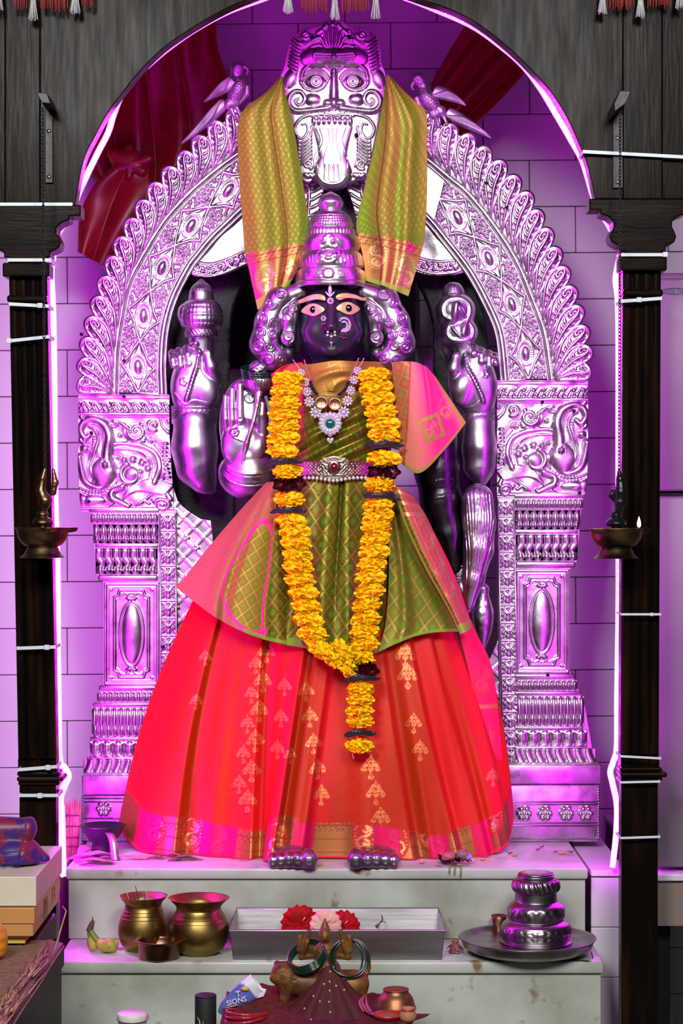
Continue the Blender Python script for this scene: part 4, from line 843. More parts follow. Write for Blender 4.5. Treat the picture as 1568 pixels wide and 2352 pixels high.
GOLD = (.62, .34, .13); COPPER = (.40, .17, .055); LIME = (.125, .25, .007); OCHRE = (.205, .185, .016); PINK = (.85, .035, .20)
# ---------------------------------------------------------------- green-gold silk shawl hanging from behind the mask
def shawl_tail(parent, Lc, Rc, folds, border0, border1, cells, stripes, fr, motif):
    n, m = 330, 120; v = np.linspace(0, 1, n); u = np.linspace(0, 1, m); Lp, Rp = catmull(Lc, n), catmull(Rc, n); U, Vv = np.meshgrid(u, v)
    G = np.zeros((n, m, 3)); G[..., :2] = Lp[:, None] * (1 - U[..., None]) + Rp[:, None] * U[..., None]
    q = 8 * np.sin(PI * np.clip(U, 0, 1)) + 0 * U
    for u0, u1, w_, a in folds: uc = u0 + (u1 - u0) * Vv; q = q + a * np.exp(-((U - uc) / w_) ** 2) * (0.25 + .75 * np.minimum(1, Vv * 2.2))
    for u0, u1, a in fr:                                             # hard overlap: cloth to one side lies above
        uc = u0 + (u1 - u0) * Vv; q = q + a * smoothstep(-.012, .012, U - uc)
    G[..., 2] = q; X, Y = G[..., 0], G[..., 1]
    W = np.cumsum(np.hypot(np.gradient(X, axis=1), np.gradient(q, axis=1)), 1); A = np.cumsum(np.hypot(np.gradient(X, axis=0), np.gradient(Y, axis=0)), 0); A = np.repeat(A[:, m // 2:m // 2 + 1], m, 1)
    sh = np.zeros_like(U)
    for s0, s1, w_ in stripes: sh = np.maximum(sh, np.exp(-((U - (s0 + (s1 - s0) * Vv)) / w_) ** 2))  # colour shift of silk facing either way, painted as fixed lime on ochre stripes
    sh = np.clip(sh + .45 * smoothstep(.62, .95, Vv) , 0, 1)
    col = lerp_rgb(OCHRE, LIME, sh); z = np.full_like(U, .25)
    a, b = ((W + A * .62) / 13.0) % 1 - .5, ((W - A * .62) / 13.0) % 1 - .5
    dots = ((np.abs(a) < .24) & (np.abs(b) < .24)) * motif(U, Vv); col = lerp_rgb(0, 1, np.zeros_like(U)) * 0 + col * (1 - dots[..., None] * .55) + np.array((.36, .30, .04)) * dots[..., None] * .55; z = z + dots * .2
    yb0 = border0[0] + (border0[1] - border0[0]) * U + 3.5 * np.abs(((W / 7) % 1) - .5) * 2; yb1 = border1[0] + (border1[1] - border1[0]) * U
    inb = (Y > yb0) & (Y < yb1); col[inb] = COPPER; z[inb] = .95
    pk = inb & (np.abs(U - (.07 if cells[0][3] > 0 else .78)) < .06); col[pk] = PINK; z[pk] = .2
    ln = inb & (((np.abs(((Y - yb0) % 16) - 8) < 1.3) & (Y - yb0 < 30)) | (np.abs(((W + (Y - yb0)) % 14) - 7) < 1.4) & (Y - yb0 < 22)); col[ln] = np.array(COPPER) * .45; z[ln] = .5
    pm = paisley_mask(X.min() - 2, X.max() + 2, Y.min() - 2, Y.max() + 2, cells); mm = sample(pm, X, Y) * inb
    gr = inb & (np.hypot((X - cells[0][0]) / 26, (Y - cells[0][1]) / 40) < 1) & (mm < .5); col[gr] = np.array((.30, .27, .05)); z[gr] = .45; col[mm > .5] = (.75, .45, .2); z[mm > .5] = 1
    eg = Y >= yb1; col[eg] = (.33, .42, .06); z[eg] = .1
    return cloth('tail', G, 4.10, col, z, M_SILK, parent, .0022)
sh = thing('silk_shawl', 'green and gold silk shawl with copper borders hanging over the arch behind the mask', 'shawl', px2w([(768, 700, 0)], 4.10)[0])
shawl_tail(sh, [(643, 178), (612, 212), (560, 253), (547, 290), (547, 371), (557, 511), (563, 578), (574, 630), (592, 712)], [(650, 182), (655, 216), (667, 260), (676, 305), (693, 406), (706, 494), (704, 553), (690, 605), (664, 655)],
           [(.46, .56, .16, 10), (.12, .25, .14, 5), (.84, .88, .10, 6)], (583, 556), (690, 640), [(612, 640, .95, 1), (664, 612, .55, 1)], [(.42, .36, .05), (.9, .96, .13), (.3, .5, .1)], [(.55, .74, 12)], lambda U, V: (V < .80) * (U < .93))
shawl_tail(sh, [(886, 186), (879, 237), (865, 308), (847, 388), (830, 458), (818, 511), (822, 545), (833, 590), (840, 645)], [(890, 172), (921, 206), (955, 238), (978, 264), (980, 336), (980, 423), (977, 511), (968, 575), (937, 682)],
           [(.35, .4, .15, 9), (.76, .70, .10, 9)], (532, 566), (636, 668), [(930, 622, 1.05, -1), (866, 585, .9, -1)], [(.10, .12, .10), (.66, .58, .06), (.8, .84, .08)], [(.22, .34, 12)], lambda U, V: (V < .80) * (U > .05))
# ---------------------------------------------------------------- red satin drapes on the wall behind
def drape(name, lab, A, B, d, amp, nf, seed, extra=None):
    e = thing(name, lab, 'drape', px2w([(A[-1][0], A[-1][1], 0)], d)[0]); n, m = 60, 150; a, b = catmull(A, n), catmull(B, n); u = np.linspace(0, 1, m); rg = np.random.default_rng(seed)
    U, Vv = np.meshgrid(u, np.linspace(0, 1, n)); G = np.zeros((n, m, 3)); G[..., :2] = a[:, None] * (1 - U[..., None]) + b[:, None] * U[..., None]; ph = rg.uniform(0, 6, 5)
    q = amp * np.abs(np.sin(nf * PI * U + ph[0] + .5 * np.sin(3 * Vv + ph[1]))) ** .7 + amp * .5 * np.sin(nf * 1.7 * PI * U + ph[2] + 2 * Vv) + amp * .25 * np.sin(9 * Vv + ph[3] + 4 * U); G[..., 2] = q
    mk('cloth', px2w(G.reshape(-1, 3), d), grid_faces(n, m)[:, ::-1], M_CURT, e); return e
dl = drape('red_drape', 'dark red satin drape knotted on the wall behind the parrot beside the shaded arch side', [(250, -60), (215, 100), (190, 250), (195, 380), (240, 440)], [(500, -60), (500, 100), (528, 200), (530, 330), (470, 430)], 4.48, 20, 4, 3)
def knot(p):
    D = s_ell(p, (300, 375, 20), (48, 30, 24), .3)
    for a, b, r_ in (((262, 360, 30), (330, 400, 34), 12), ((270, 395, 30), (345, 372, 36), 11), ((300, 345, 25), (300, 410, 34), 10)): D = smin(D, s_cap(p, a, b, r_), 4)
    return D
V, Fc = sdf_mesh(knot, (235, 365, 330, 430, -10, 55), 2.5); mk('knot', px2w(V, 4.45), Fc, M_CURT, dl)
n, m = 50, 60; u = np.linspace(0, 1, m); a, b = catmull([(262, 385), (215, 440), (188, 500), (184, 585)], n), catmull([(345, 390), (350, 440), (330, 520), (262, 625)], n); U, Vv = np.meshgrid(u, np.linspace(0, 1, n)); G = np.zeros((n, m, 3)); G[..., :2] = a[:, None] * (1 - U[..., None]) + b[:, None] * U[..., None]; G[..., 2] = 30 + 22 * np.abs(np.sin(U * 6 + .6)) * (.2 + Vv) + 5 * np.sin(7 * Vv + 5 * U); mk('tail', px2w(G.reshape(-1, 3), 4.45), grid_faces(n, m)[:, ::-1], M_CURT, dl)
drape('red_drape', 'taut red satin drape running diagonally down the wall behind the second parrot', [(1190, -120), (1064, 65), (985, 205), (960, 300)], [(1330, -20), (1204, 170), (1060, 322), (990, 400)], 4.48, 15, 3, 5)
# ---------------------------------------------------------------- the statue
DG = 4.10; sG = DG / F
M_GOLD = mat('pale_gold', (.86, .70, .34), .38, .35, var=(.70, .50, .18), vscale=60, bump=.12, bscale=200)
M_GEM = mat('clear_paste_stone', (.86, .82, .92), .08, .35, var=(.6, .55, .68), vscale=500, spec=.9)
M_RUBY = mat('red_paste_stone', (.16, .002, .015), .08, 0, coat=1)
M_RED_PINK = mat('pink_paste_stone', (.55, .03, .12), .1, 0, coat=1)
M_EMERALD = mat('emerald_paste_stone', (.0, .13, .075), .07, 0, coat=1)
M_PEARL = mat('pearl_bead', (.75, .68, .66), .18, 0, coat=.6)
M_PUPIL = mat('black_enamel', (.004, .004, .005), .15)
goddess = thing('goddess_statue', 'black stone four-armed goddess with gold eyes, tall silver crown and silver-clad hands', 'statue', px2w([(768, 1993, 0)], 4.0)[0])
def body(name, fn, b, res, matl, d=DG, rel=None, k=1.0, qmin=-1e9, sm=1, parent=goddess):
    V, Fc = sdf_mesh(fn, b, res)
    if sm: V = smooth_mesh(V, Fc, sm)
    if rel is not None: V = emboss(V, rel, k, qmin)
    return mk(name, px2w(V, d), Fc, matl, parent)
# torso, neck and head in one black stone body
def f_head(p):
    D = s_ell(p, (762, 742, 0), (75, 92, 66)); D = smin(D, s_ell(p, (762, 782, 14), (57, 48, 48)), 22)
    for sx in (-1, 1): D = smin(D, s_ell(p, (762 + sx * 44, 766, 34), (26, 30, 22)), 14); D = np.maximum(D, -s_ell(p, (760 + sx * 40, 716, 78), (30, 16, 18)) - 0)
    D = smin(D, s_cap(p, (760, 702, 58), (761, 752, 74), 7, 10), 9); D = smin(D, s_ell(p, (761, 757, 76), (11, 9, 11)), 5)
    for sx in (-1, 1): D = smin(D, s_ell(p, (761 + sx * 12, 762, 66), (8, 7, 9)), 4)
    D = smin(D, s_ell(p, (761, 781, 58), (25, 4.6, 8)), 3); D = smin(D, s_ell(p, (761, 791, 57), (19, 6.4, 8.5)), 3); D = np.maximum(D, -s_cap(p, (738, 786, 70), (784, 786, 70), 2.2)); D = smin(D, s_ell(p, (762, 810, 48), (20, 13, 15)), 10)
    D = smin(D, s_cap(p, (763, 815, -12), (765, 880, -18), 48, 54), 12)
    for sx in (-1, 1): D = smin(D, s_ell(p, (762 + sx * 80, 755, -14), (18, 62, 26)), 8); D = smin(D, s_ell(p, (764 + sx * 90, 905, -40), (62, 46, 40)), 30)
    D = smin(D, s_ell(p, (766, 1000, -45), (118, 130, 55)), 30); D = smin(D, s_ell(p, (766, 1150, -55), (120, 110, 50)), 30); return D
body('body', f_head, (590, 945, 640, 1265, -115, 95), 3.0, M_BLACKSTONE)
for sx, x0 in ((-1, 690), (1, 838)): mk('leg', *lathe([(.055, Z1 + .002), (.06, Z1 + .15), (.075, Z1 + .35), (.09, PZ(1240, DG))], (PX(764 + sx * 75, DG), DG + .045, 0), 20), M_BLACKSTONE, goddess)
# crown: lathe in pixel space, embossed
cp = catmull([(0.5, 440), (8, 443), (20, 450), (29, 462), (30, 468), (27, 477), (24, 484), (34, 488), (42, 496), (47, 505), (51, 514), (53, 522), (51, 526), (55, 528), (58, 533), (59, 540), (59, 543), (63, 545), (67, 554), (68, 564), (67, 574), (65, 580), (69, 583), (73, 592), (75, 604), (74, 616), (72, 620), (78, 624), (80, 632), (81, 644), (81, 650), (83, 653), (82, 660), (74, 662)], 150)
th = np.linspace(0, 2 * PI, 150, endpoint=False); TH, _ = np.meshgrid(th, cp[:, 0]); Rr = np.repeat(cp[:, :1], 150, 1); Yy = np.repeat(cp[:, 1:], 150, 1)
Rr = Rr + np.where((Yy > 495) & (Yy < 523), 1.1 * np.sign(np.sin(TH * 26 + Yy * .5) * np.sin(TH * 26 - Yy * .5)), 0) + np.where((Yy > 529) & (Yy < 542), 1.3 * np.cos(TH * 44), 0) + np.where((Yy > 588) & (Yy < 616), 1.6 * np.abs(np.sin(TH * 24 + (Yy - 600) * .06 * np.sign(np.sin(TH)))), 0)
V = np.stack([759 + Rr * np.cos(TH), Yy + 0 * Rr, Rr * np.sin(TH) * .92], -1).reshape(-1, 3); r = Relief(660, 860, 430, 670, 1.1)
ol = catmull([(755, 545), (766, 558), (777, 575), (779, 592), (768, 605), (754, 611), (740, 605), (730, 592), (732, 575), (743, 558)], 60, closed=True); r.line(np.vstack([ol, ol[:1]]), 2.2)
r.line(catmull([(754, 568), (761, 582), (754, 594), (747, 582), (754, 568)], 20), 1.6); r.dome(754, 584, 4, 6, 3)
for sx in (-1, 1):
    for x, y, a in ((10, 562, 4), (17, 577, 4.5), (15, 594, 6), (8, 553, 2.6), (4, 600, 3.4)): r.dome(754 + sx * x, y, a, a * 1.2, 3.6)
for k in range(8): a = k * PI / 4; r.dome(754 + 8.5 * math.cos(a), 636 + 8.5 * math.sin(a), 3.7, h=4)
r.dome(754, 636, 4, h=5)
for sx in (-1, 1):
    for k in range(4): cx = 754 + sx * (24 + 15 * k); r.line(spiral(cx, 637, 6.5, 1.2, k, sx * (1 if k % 2 else -1), 1), 1.5, 1.1); r.line(catmull([(cx - 6, 628), (cx, 644), (cx + 8, 642)], 8), 1.2)
    for k in range(9): r.line(catmull([(754 + sx * (28 + k * 4), 612 - k * .8), (754 + sx * (40 + k * 3.5), 606 - k * 1.2), (754 + sx * (52 + k * 2.4), 590)], 8), 1.3)
for y in (623, 651, 526, 543): r.line([(670, y), (845, y)], 1.6)
mk('crown', px2w(emboss(V, r, 1.0, 8), DG), grid_faces(len(cp), 150, True), M_SILVER, goddess)
# gold eyes and brows
def plate(name, ol, q0, hgt, matl, rim=2.0, parent=goddess, bow=None):
    ol = catmull(ol, 60, closed=True); r = Relief(ol[:, 0].min() - 1, ol[:, 0].max() + 1, ol[:, 1].min() - 1, ol[:, 1].max() + 1, .9); c = ol.mean(0)
    r.dome(c[0], c[1], np.ptp(ol[:, 0]) / 2, np.ptp(ol[:, 1]) / 2, hgt)
    if rim: r.line(np.vstack([ol, ol[:1]]), rim)
    V, Fc = r.mesh(ol, back=3); V[:, 2] += q0 - .0075 * (V[:, 0] - 762) ** 2 ; return mk(name, px2w(V, DG), Fc, matl, parent)
for sx, cx, cy in ((-1, 719, 717), (1, 799, 714)):
    e = plate('eye', [(cx - 27, cy + 1), (cx - 14, cy - 11), (cx + 2, cy - 14), (cx + 16, cy - 9), (cx + 27, cy + (0 if sx > 0 else 1)), (cx + 14, cy + 11), (cx, cy + 14), (cx - 15, cy + 9)], 70, 4, M_GOLD)
    qq = 70 + 4.6 - .0075 * (cx - 762) ** 2; mk('pupil', *(lambda b: (px2w(b[0] * [1, 1, 1], DG), b[1]))(ball((cx + 1, cy, qq), 8.2, 8.2, 3, 8, 18)), M_PUPIL, e)
plate('brow', [(747, 697), (744, 686), (730, 682), (712, 684), (695, 690), (678, 696), (690, 700), (706, 697), (728, 694)], 71, 3, M_GOLD, 1.5)
plate('brow', [(771, 690), (778, 683), (795, 680), (815, 682), (830, 687), (844, 686), (834, 694), (815, 691), (795, 691), (780, 696)], 71, 3, M_GOLD, 1.5)
# ornate ear and hair pieces
def ear(sx):
    X = lambda x: 763 + sx * (x - 763); pts = [(840, 672), (884, 690), (908, 740), (918, 790), (895, 822), (866, 812)]
    def fn(p):
        D = s_chain(p, [(X(x), y, 6) for x, y in pts], [22, 30, 32, 34, 30, 18], 10); D = smin(D, s_chain(p, [(X(848), 700, 16), (X(862), 735, 20), (X(860), 775, 20)], [16, 20, 16], 6), 5); return smin(D, s_ell(p, (X(862), 778, 26), (19, 20, 16)), 4)
    xs = sorted((X(805), X(965))); r = Relief(xs[0], xs[1], 640, 870, 1.3)
    for x, y, a, d in ((880, 678, 14, 1), (905, 700, 15, -1), (922, 735, 15, 1), (925, 768, 14, -1), (930, 800, 16, 1), (908, 828, 16, -1), (880, 826, 13, 1), (862, 778, 14, 1), (850, 712, 12, -1), (868, 735, 9, 1), (898, 772, 12, 1), (895, 745, 9, -1), (905, 800, 11, -1)):
        r.line(spiral(X(x), y, a, 1.7, x, d * sx, 1), 2.7, 2.0, h=1.0)
    for k in range(12): r.line(catmull([(X(868 + k * 4), 838 - k * .5), (X(876 + k * 4.5), 826 - k), (X(880 + k * 4), 812 - k * 2)], 8), 1.6, 1.0)
    r.line(catmull([(X(842), 690), (X(876), 716), (X(882), 760), (X(876), 800)], 30), 2.4)
    return body('ear_ornament', fn, (xs[0], xs[1], 640, 868, -30, 50), 2.0, M_SILVERM, rel=r, k=1.35, qmin=2, sm=0)
ear(-1); ear(1)
# ---- raised hand holding the mace (beside the shaded arch pier)
DHa = 4.20
def lathe_px(cx, prof, n=90, seg=60, sq=1.0, tilt=0.0, q0=0.0):
    c = catmull(prof, n); th = np.linspace(0, 2 * PI, seg, endpoint=False); T = np.repeat(th[None], n, 0); R = np.repeat(c[:, :1], seg, 1); Y = np.repeat(c[:, 1:], seg, 1)
    V = np.stack([cx + R * np.cos(T) + tilt * (Y - prof[0][1]), Y, R * np.sin(T) * sq + q0], -1).reshape(-1, 3); return V, grid_faces(n, seg, True), T.ravel(), Y.ravel()
V, Fc, T, Y = lathe_px(462, [(.5, 640), (9, 648), (19, 657), (25, 667), (28, 670), (28, 674), (29, 682), (30, 687), (30, 690), (37, 694), (45, 706), (49, 722), (49, 738), (45, 750), (38, 757), (37, 761), (37, 770), (35, 775), (30, 778), (28, 800), (27, 830)], 130, 100)
dr = np.where((Y > 697) & (Y < 752), np.sign(np.sin(T * 16 + Y * .26)) * np.sign(np.sin(T * 16 - Y * .26)) * .9, 0) + np.where(Y < 667, 1.6 * np.abs(np.sin(T * 11)), 0) + np.where((Y > 760) & (Y < 774), 1.2 * np.sin(T * 26 + Y * .5), 0)
V[:, 0] += dr * np.cos(T); V[:, 2] += dr * np.sin(T); mk('mace', px2w(V, DHa), Fc, M_SILVERM, goddess)
mk('mace_knob', *(lambda b: (px2w(b[0], DHa), b[1]))(ball((428, 722, 6), 20, 26, 20, 14, 24)), M_SILVERM, goddess)
def f_lu(p):
    D = s_ell(p, (446, 885, 4), (54, 64, 36)); D = smin(D, s_ell(p, (474, 895, 24), (30, 44, 22), -.2), 8); D = smin(D, s_ell(p, (418, 895, 18), (24, 48, 24)), 8); D = smin(D, s_cap(p, (444, 830, 2), (446, 940, -4), 40, 42), 14)
    for x, y, x2, y2 in ((398, 818, 402, 842), (414, 812, 418, 842), (432, 806, 436, 838)): D = smin(D, s_chain(p, [(x + 4, y + 6, 2), (x, y - 4, 20), (x + 2, y + 12, 34), (x2, y2, 36)], [10, 10, 9, 8], 3), 2.5)
    D = smin(D, s_chain(p, [(452, 810, 6), (446, 796, 22), (452, 792, 34)], [9, 10, 8], 3), 2.5)
    D = smin(D, s_chain(p, [(494, 880, 18), (486, 845, 34), (478, 815, 38)], [16, 15, 11], 6), 4); return D
r = Relief(380, 520, 770, 990, 1.2); rp = catmull([(462, 802), (456, 840), (446, 872), (436, 905), (430, 922)], 50); r.line(rp, 4.5)
for i in range(2, 48, 3): t = rp[i + 1] - rp[i]; t /= np.hypot(*t); r.line([rp[i] + [-4 * t[1] - 2 * t[0], 4 * t[0] - 2 * t[1]], rp[i] + [4 * t[1] + 2 * t[0], -4 * t[0] + 2 * t[1]]], 1.5, h=4)
for x, y in ((403, 841), (419, 841), (437, 837)): r.ring(x, y, 5, 6, 1.1)
for k in range(5): r.dome(424 + 6 * math.cos(k * 1.26), 880 + 6 * math.sin(k * 1.26), 4, h=2)
r.line(catmull([(400, 900), (420, 925), (432, 930), (450, 922), (490, 930)], 20), 1.6); r.line(arc(478, 820, 8, 14, 180, 360), 1.4)
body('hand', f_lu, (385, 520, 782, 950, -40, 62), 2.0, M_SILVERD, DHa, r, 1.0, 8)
def bracelet(cx, y0, y1, r_, d, sq=.8, q0=0, tilt=0.0, matl=None, parent=goddess):
    pr = [(r_ - 4, y0), (r_, y0 + 1), (r_ + 2, y0 + 5), (r_, y0 + 9), (r_ + 1, y0 + 12), (r_ + 1, y1 - 14), (r_, y1 - 11), (r_ + 2, y1 - 8), (r_, y1 - 5), (r_ + 1, y1 - 2), (r_ - 4, y1)]
    V, Fc, T, Y = lathe_px(cx, pr, 60, 110, sq, tilt, q0); dr = np.where((Y > y0 + 11) & (Y < y1 - 13), 1.3 * np.sin(T * 30) * np.sin((Y - y0) * .9), 0) + np.where(Y < y0 + 9, .9 * np.sin(T * 44), 0)
    V[:, 0] += dr * np.cos(T); V[:, 2] += dr * np.sin(T); return mk('bracelet', px2w(V, d), Fc, matl or M_SILVERM, parent)
bracelet(446, 932, 975, 51, DHa)
def f_fl(p): return s_chain(p, [(447, 972, 0), (447, 1030, 2), (452, 1075, 4), (470, 1108, 4), (489, 1128, 4)], [49, 50, 43, 25, 5], 18)
body('forearm', f_fl, (385, 510, 940, 1145, -58, 66), 2.6, M_SILVERD, DHa, sm=2)
# ---- raised hand holding the serpent-bound drum
V, Fc, T, Y = lathe_px(1041, [(.5, 648), (12, 651), (20, 660), (24, 671), (25, 674), (24, 683), (30, 690), (36, 700)], 60, 80); dr = np.where(Y < 671, 1.6 * np.abs(np.sin(T * 13)), np.where(Y < 684, 1.0 * np.sin(T * 30 + Y), 0)); V[:, 0] += dr * np.cos(T); V[:, 2] += dr * np.sin(T); mk('drum_finial', px2w(V, DHa), Fc, M_SILVERM, goddess)
def f_dr(p):
    D = s_ell(p, (1046, 716, 4), (46, 44, 34)); D = smin(D, s_ell(p, (1054, 765, 4), (44, 38, 34)), 8); D = smin(D, s_ell(p, (1018, 780, -14), (16, 46, 22), -.2), 10); return smin(D, s_cap(p, (1062, 790, 0), (1066, 830, 0), 24, 22), 8)
r = Relief(990, 1120, 660, 830, 1.1)
for c_ in (catmull([(1030, 738), (1014, 728), (1012, 705), (1028, 688), (1056, 685), (1078, 700), (1080, 725), (1066, 752), (1062, 772)], 60), catmull([(1046, 700), (1040, 735), (1026, 750), (1022, 770), (1034, 785), (1060, 788), (1084, 780), (1088, 758), (1078, 742)], 60)):
    r.line(c_, 6.0, h=.85); r.beads(c_, 1.7, 4.0)
    n_ = np.stack([-np.gradient(c_[:, 1]), np.gradient(c_[:, 0])], 1); n_ /= np.hypot(*n_.T)[:, None]; r.line(c_ + n_ * 7, 1.3, h=2); r.line(c_ - n_ * 7, 1.3, h=2)
r.line(catmull([(1050, 702), (1060, 725), (1074, 735)], 10), 3); r.line(catmull([(1032, 750), (1046, 768), (1062, 785)], 10), 3); r.beads(catmull([(1056, 705), (1068, 722)], 10), 2); 
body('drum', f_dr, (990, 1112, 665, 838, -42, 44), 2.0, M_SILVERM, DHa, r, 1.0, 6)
def f_ru(p):
    D = s_ell(p, (1086, 888, 4), (54, 62, 36)); D = smin(D, s_ell(p, (1062, 890, 24), (30, 46, 24), .25), 8); D = smin(D, s_ell(p, (1118, 890, 14), (22, 50, 22)), 8); D = smin(D, s_cap(p, (1090, 830, 0), (1098, 940, -4), 38, 36), 14)
    for x, y, x2, y2 in ((1088, 806, 1084, 816), (1103, 812, 1103, 832), (1120, 818, 1120, 842), (1134, 824, 1135, 836)): D = smin(D, s_chain(p, [(x - 2, y + 6, 2), (x, y - 4, 18), (x, y + 8, 32), (x2, y2, 36)], [9, 9.5, 9, 7.5], 3), 2.5)
    D = smin(D, s_chain(p, [(1044, 885, 16), (1040, 850, 30), (1045, 822, 36)], [16, 15, 11], 6), 4); return D
r = Relief(1020, 1150, 780, 960, 1.2); rp = catmull([(1062, 812), (1070, 845), (1086, 875), (1100, 905), (1108, 926)], 50); r.line(rp, 4.2)
for i in range(2, 48, 3): t = rp[i + 1] - rp[i]; t /= np.hypot(*t); r.line([rp[i] + [-4 * t[1] + 2 * t[0], 4 * t[0] + 2 * t[1]], rp[i] + [4 * t[1] - 2 * t[0], -4 * t[0] - 2 * t[1]]], 1.5, h=4)
for x, y in ((1120, 842), (1103, 832), (1086, 816)): r.ring(x, y, 5, 6, 1.1)
r.line(arc(1044, 824, 8, 14, 180, 360), 1.4); r.line(catmull([(1030, 890), (1040, 930), (1060, 938), (1085, 935), (1100, 922)], 20), 1.5); [r.dome(1112 + 6 * math.cos(k * 1.26), 862 + 6 * math.sin(k * 1.26), 4, h=2) for k in range(5)]
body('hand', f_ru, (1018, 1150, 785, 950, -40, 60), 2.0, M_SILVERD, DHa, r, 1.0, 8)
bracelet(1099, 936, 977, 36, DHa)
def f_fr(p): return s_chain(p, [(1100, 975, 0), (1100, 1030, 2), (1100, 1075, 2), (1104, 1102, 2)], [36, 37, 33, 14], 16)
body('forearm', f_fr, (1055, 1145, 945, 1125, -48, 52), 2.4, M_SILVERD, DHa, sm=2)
# ---- open blessing palm with lotus
DHp = 4.12
def f_lp(p):
    D = s_ell(p, (560, 975, -4), (57, 108, 26)); D = smin(D, s_ell(p, (556, 1020, 20), (48, 55, 22)), 10)
    for x, yt, r_ in ((519, 912, 8), (534, 896, 9), (552, 886, 10)):
        D = smin(D, s_chain(p, [(x + 5, 1000, 18), (x + 1, 965, 30), (x, 938, 30), (x + .5, yt, 26)], [r_, r_, r_ * .94, r_ * .8], 1.5), 2.2)
        for yy in (965, 938): D = np.maximum(D, -s_cap(p, (x - 8, yy, 46), (x + 10, yy, 46), 7.5))
    D = smin(D, s_chain(p, [(604, 1000, 20), (602, 955, 30), (604, 930, 30)], [14, 11, 8.5], 3), 3); D = smin(D, s_ell(p, (590, 1032, 26), (24, 36, 18), .3), 5); D = smin(D, s_ell(p, (532, 1040, 24), (20, 28, 14), -.3), 5)
    D = smin(D, s_chain(p, [(560, 1064, 40), (568, 1020, 44), (584, 970, 46), (592, 935, 44), (596, 905, 40)], [6, 5.5, 5, 5.5, 9], 2), 1.5); return D
r = Relief(495, 635, 850, 1090, 1.2); r.line(spiral(573, 915, 11, 1.6, 0, 1, 2), 2.4, 1.6)
for k in range(9): r.line(catmull([(596, 930), (588 + k * 3, 912), (578 + k * 5, 896)], 8), 1.5)
for k in range(6): r.dome(540 + 7 * math.cos(k), 995 + 6 * math.sin(k), 4.5, h=2.5)
r.line(catmull([(508, 1008), (530, 1004), (560, 1014)], 10), 1.3); r.line(catmull([(520, 1050), (545, 1068), (565, 1066), (600, 1070)], 16), 1.6)
body('hand', f_lp, (495, 630, 862, 1092, -34, 62), 1.9, M_SILVERD, DHp, r, 1.0, 10)
V, Fc, T, Y = lathe_px(596, [(.5, 826), (14, 830), (23, 840), (26, 852), (25, 862), (36, 868), (41, 876), (38, 890), (26, 902), (14, 910)], 70, 90, .9, 0, 12); dr = np.where(Y > 868, 1.7 * np.abs(np.sin(T * 18)), .9 * np.sin(T * 8) * np.sin(Y * .5)); V[:, 0] += dr * np.cos(T); V[:, 2] += dr * np.sin(T); mk('lotus_bud', px2w(V, DHp), Fc, M_SILVERM, goddess)
def f_wr(p): D = s_ell(p, (572, 1088, -2), (72, 60, 46)); return smin(D, s_cap(p, (568, 1050, 6), (572, 1080, 0), 40, 48), 10)
r = Relief(490, 660, 1020, 1160, 1.4)
for k, o in enumerate((0, 8, 20, 28)): r.line(catmull([(506, 1052 + o), (530, 1078 + o), (570, 1090 + o), (620, 1084 + o), (650, 1066 + o)], 30), 2.4 if k in (0, 3) else 1.6)
body('forearm', f_wr, (492, 655, 1020, 1156, -52, 56), 2.6, M_SILVERD, DHp, r, 1.0, 5)
# ---- lowered arm with armlet, whisk and vase
DHr = 4.17
M_DARKMETAL = mat('blackened_silver', (.10, .09, .11), .3, 1.0, var=(.05, .045, .06), vscale=25, bump=.15, bscale=60, rvar=.06)
def f_ra(p): return s_chain(p, [(1002, 990, 0), (1004, 1080, 0), (1012, 1150, 2), (1030, 1230, 4), (1042, 1300, 4)], [50, 51, 46, 36, 26], 14)
r = Relief(930, 1080, 960, 1330, 1.4)
for o in (0, 27, 32, 38): r.line(catmull([(940, 1102 + o), (1000, 1106 + o), (1062, 1090 + o)], 20), 1.7)
for i in range(16):
    for j in range(3): r.dome(948 + i * 7 + 3 * (j % 2), 1110 + j * 7 - i * .8, 2, h=1.8)
for x, y in ((975, 1085), (1000, 1075), (1020, 1060), (1010, 1035), (1035, 1090), (1040, 1040)): r.ring(x, y, 3.5, 3.5, 1)
body('arm', f_ra, (940, 1075, 945, 1335, -60, 60), 3.0, M_DARKMETAL, DHr, r, 1.0, 5, 2)
bracelet(1056, 1296, 1336, 26, DHr, .9)
def f_hd(p): return smin(s_ell(p, (1062, 1352, 10), (24, 30, 22)), s_cap(p, (1068, 1360, 20), (1064, 1400, 18), 12, 9), 6)
body('hand', f_hd, (1028, 1095, 1315, 1420, -20, 44), 2.4, M_SILVERD, DHr)
def f_wh(p): return s_chain(p, [(1096, 1146, 0), (1100, 1200, 0), (1098, 1260, 4), (1086, 1330, 6), (1074, 1400, 8)], [36, 37, 34, 25, 9], 10)
r = Relief(1040, 1150, 1100, 1420, 1.3)
for k in range(13): x = 1060 + k * 6.2; r.line(catmull([(x + 2 * math.sin(k * 2), 1120 + 3 * abs(k - 6)), (x + 4, 1200), (x + (1086 - x) * .35 + 3 * math.sin(k), 1290), (1074 + (k - 6) * 1.5, 1395)], 26), 2.6, 1.8, h=1.2)
for k in range(26): r.line([(1058 + 2 * (k % 3), 1140 + k * 6), (1066, 1144 + k * 6)], 1.1)
body('whisk', f_wh, (1055, 1142, 1104, 1414, -42, 46), 2.2, M_SILVERD, DHr - .03, r, 1.2, 2)
V, Fc, T, Y = lathe_px(1108, [(8, 1340), (15, 1350), (14, 1365), (20, 1385), (25, 1405), (24, 1430), (19, 1455), (12, 1475), (6, 1492), (10, 1500)], 60, 60); r = Relief(1080, 1140, 1335, 1505, 1.2)
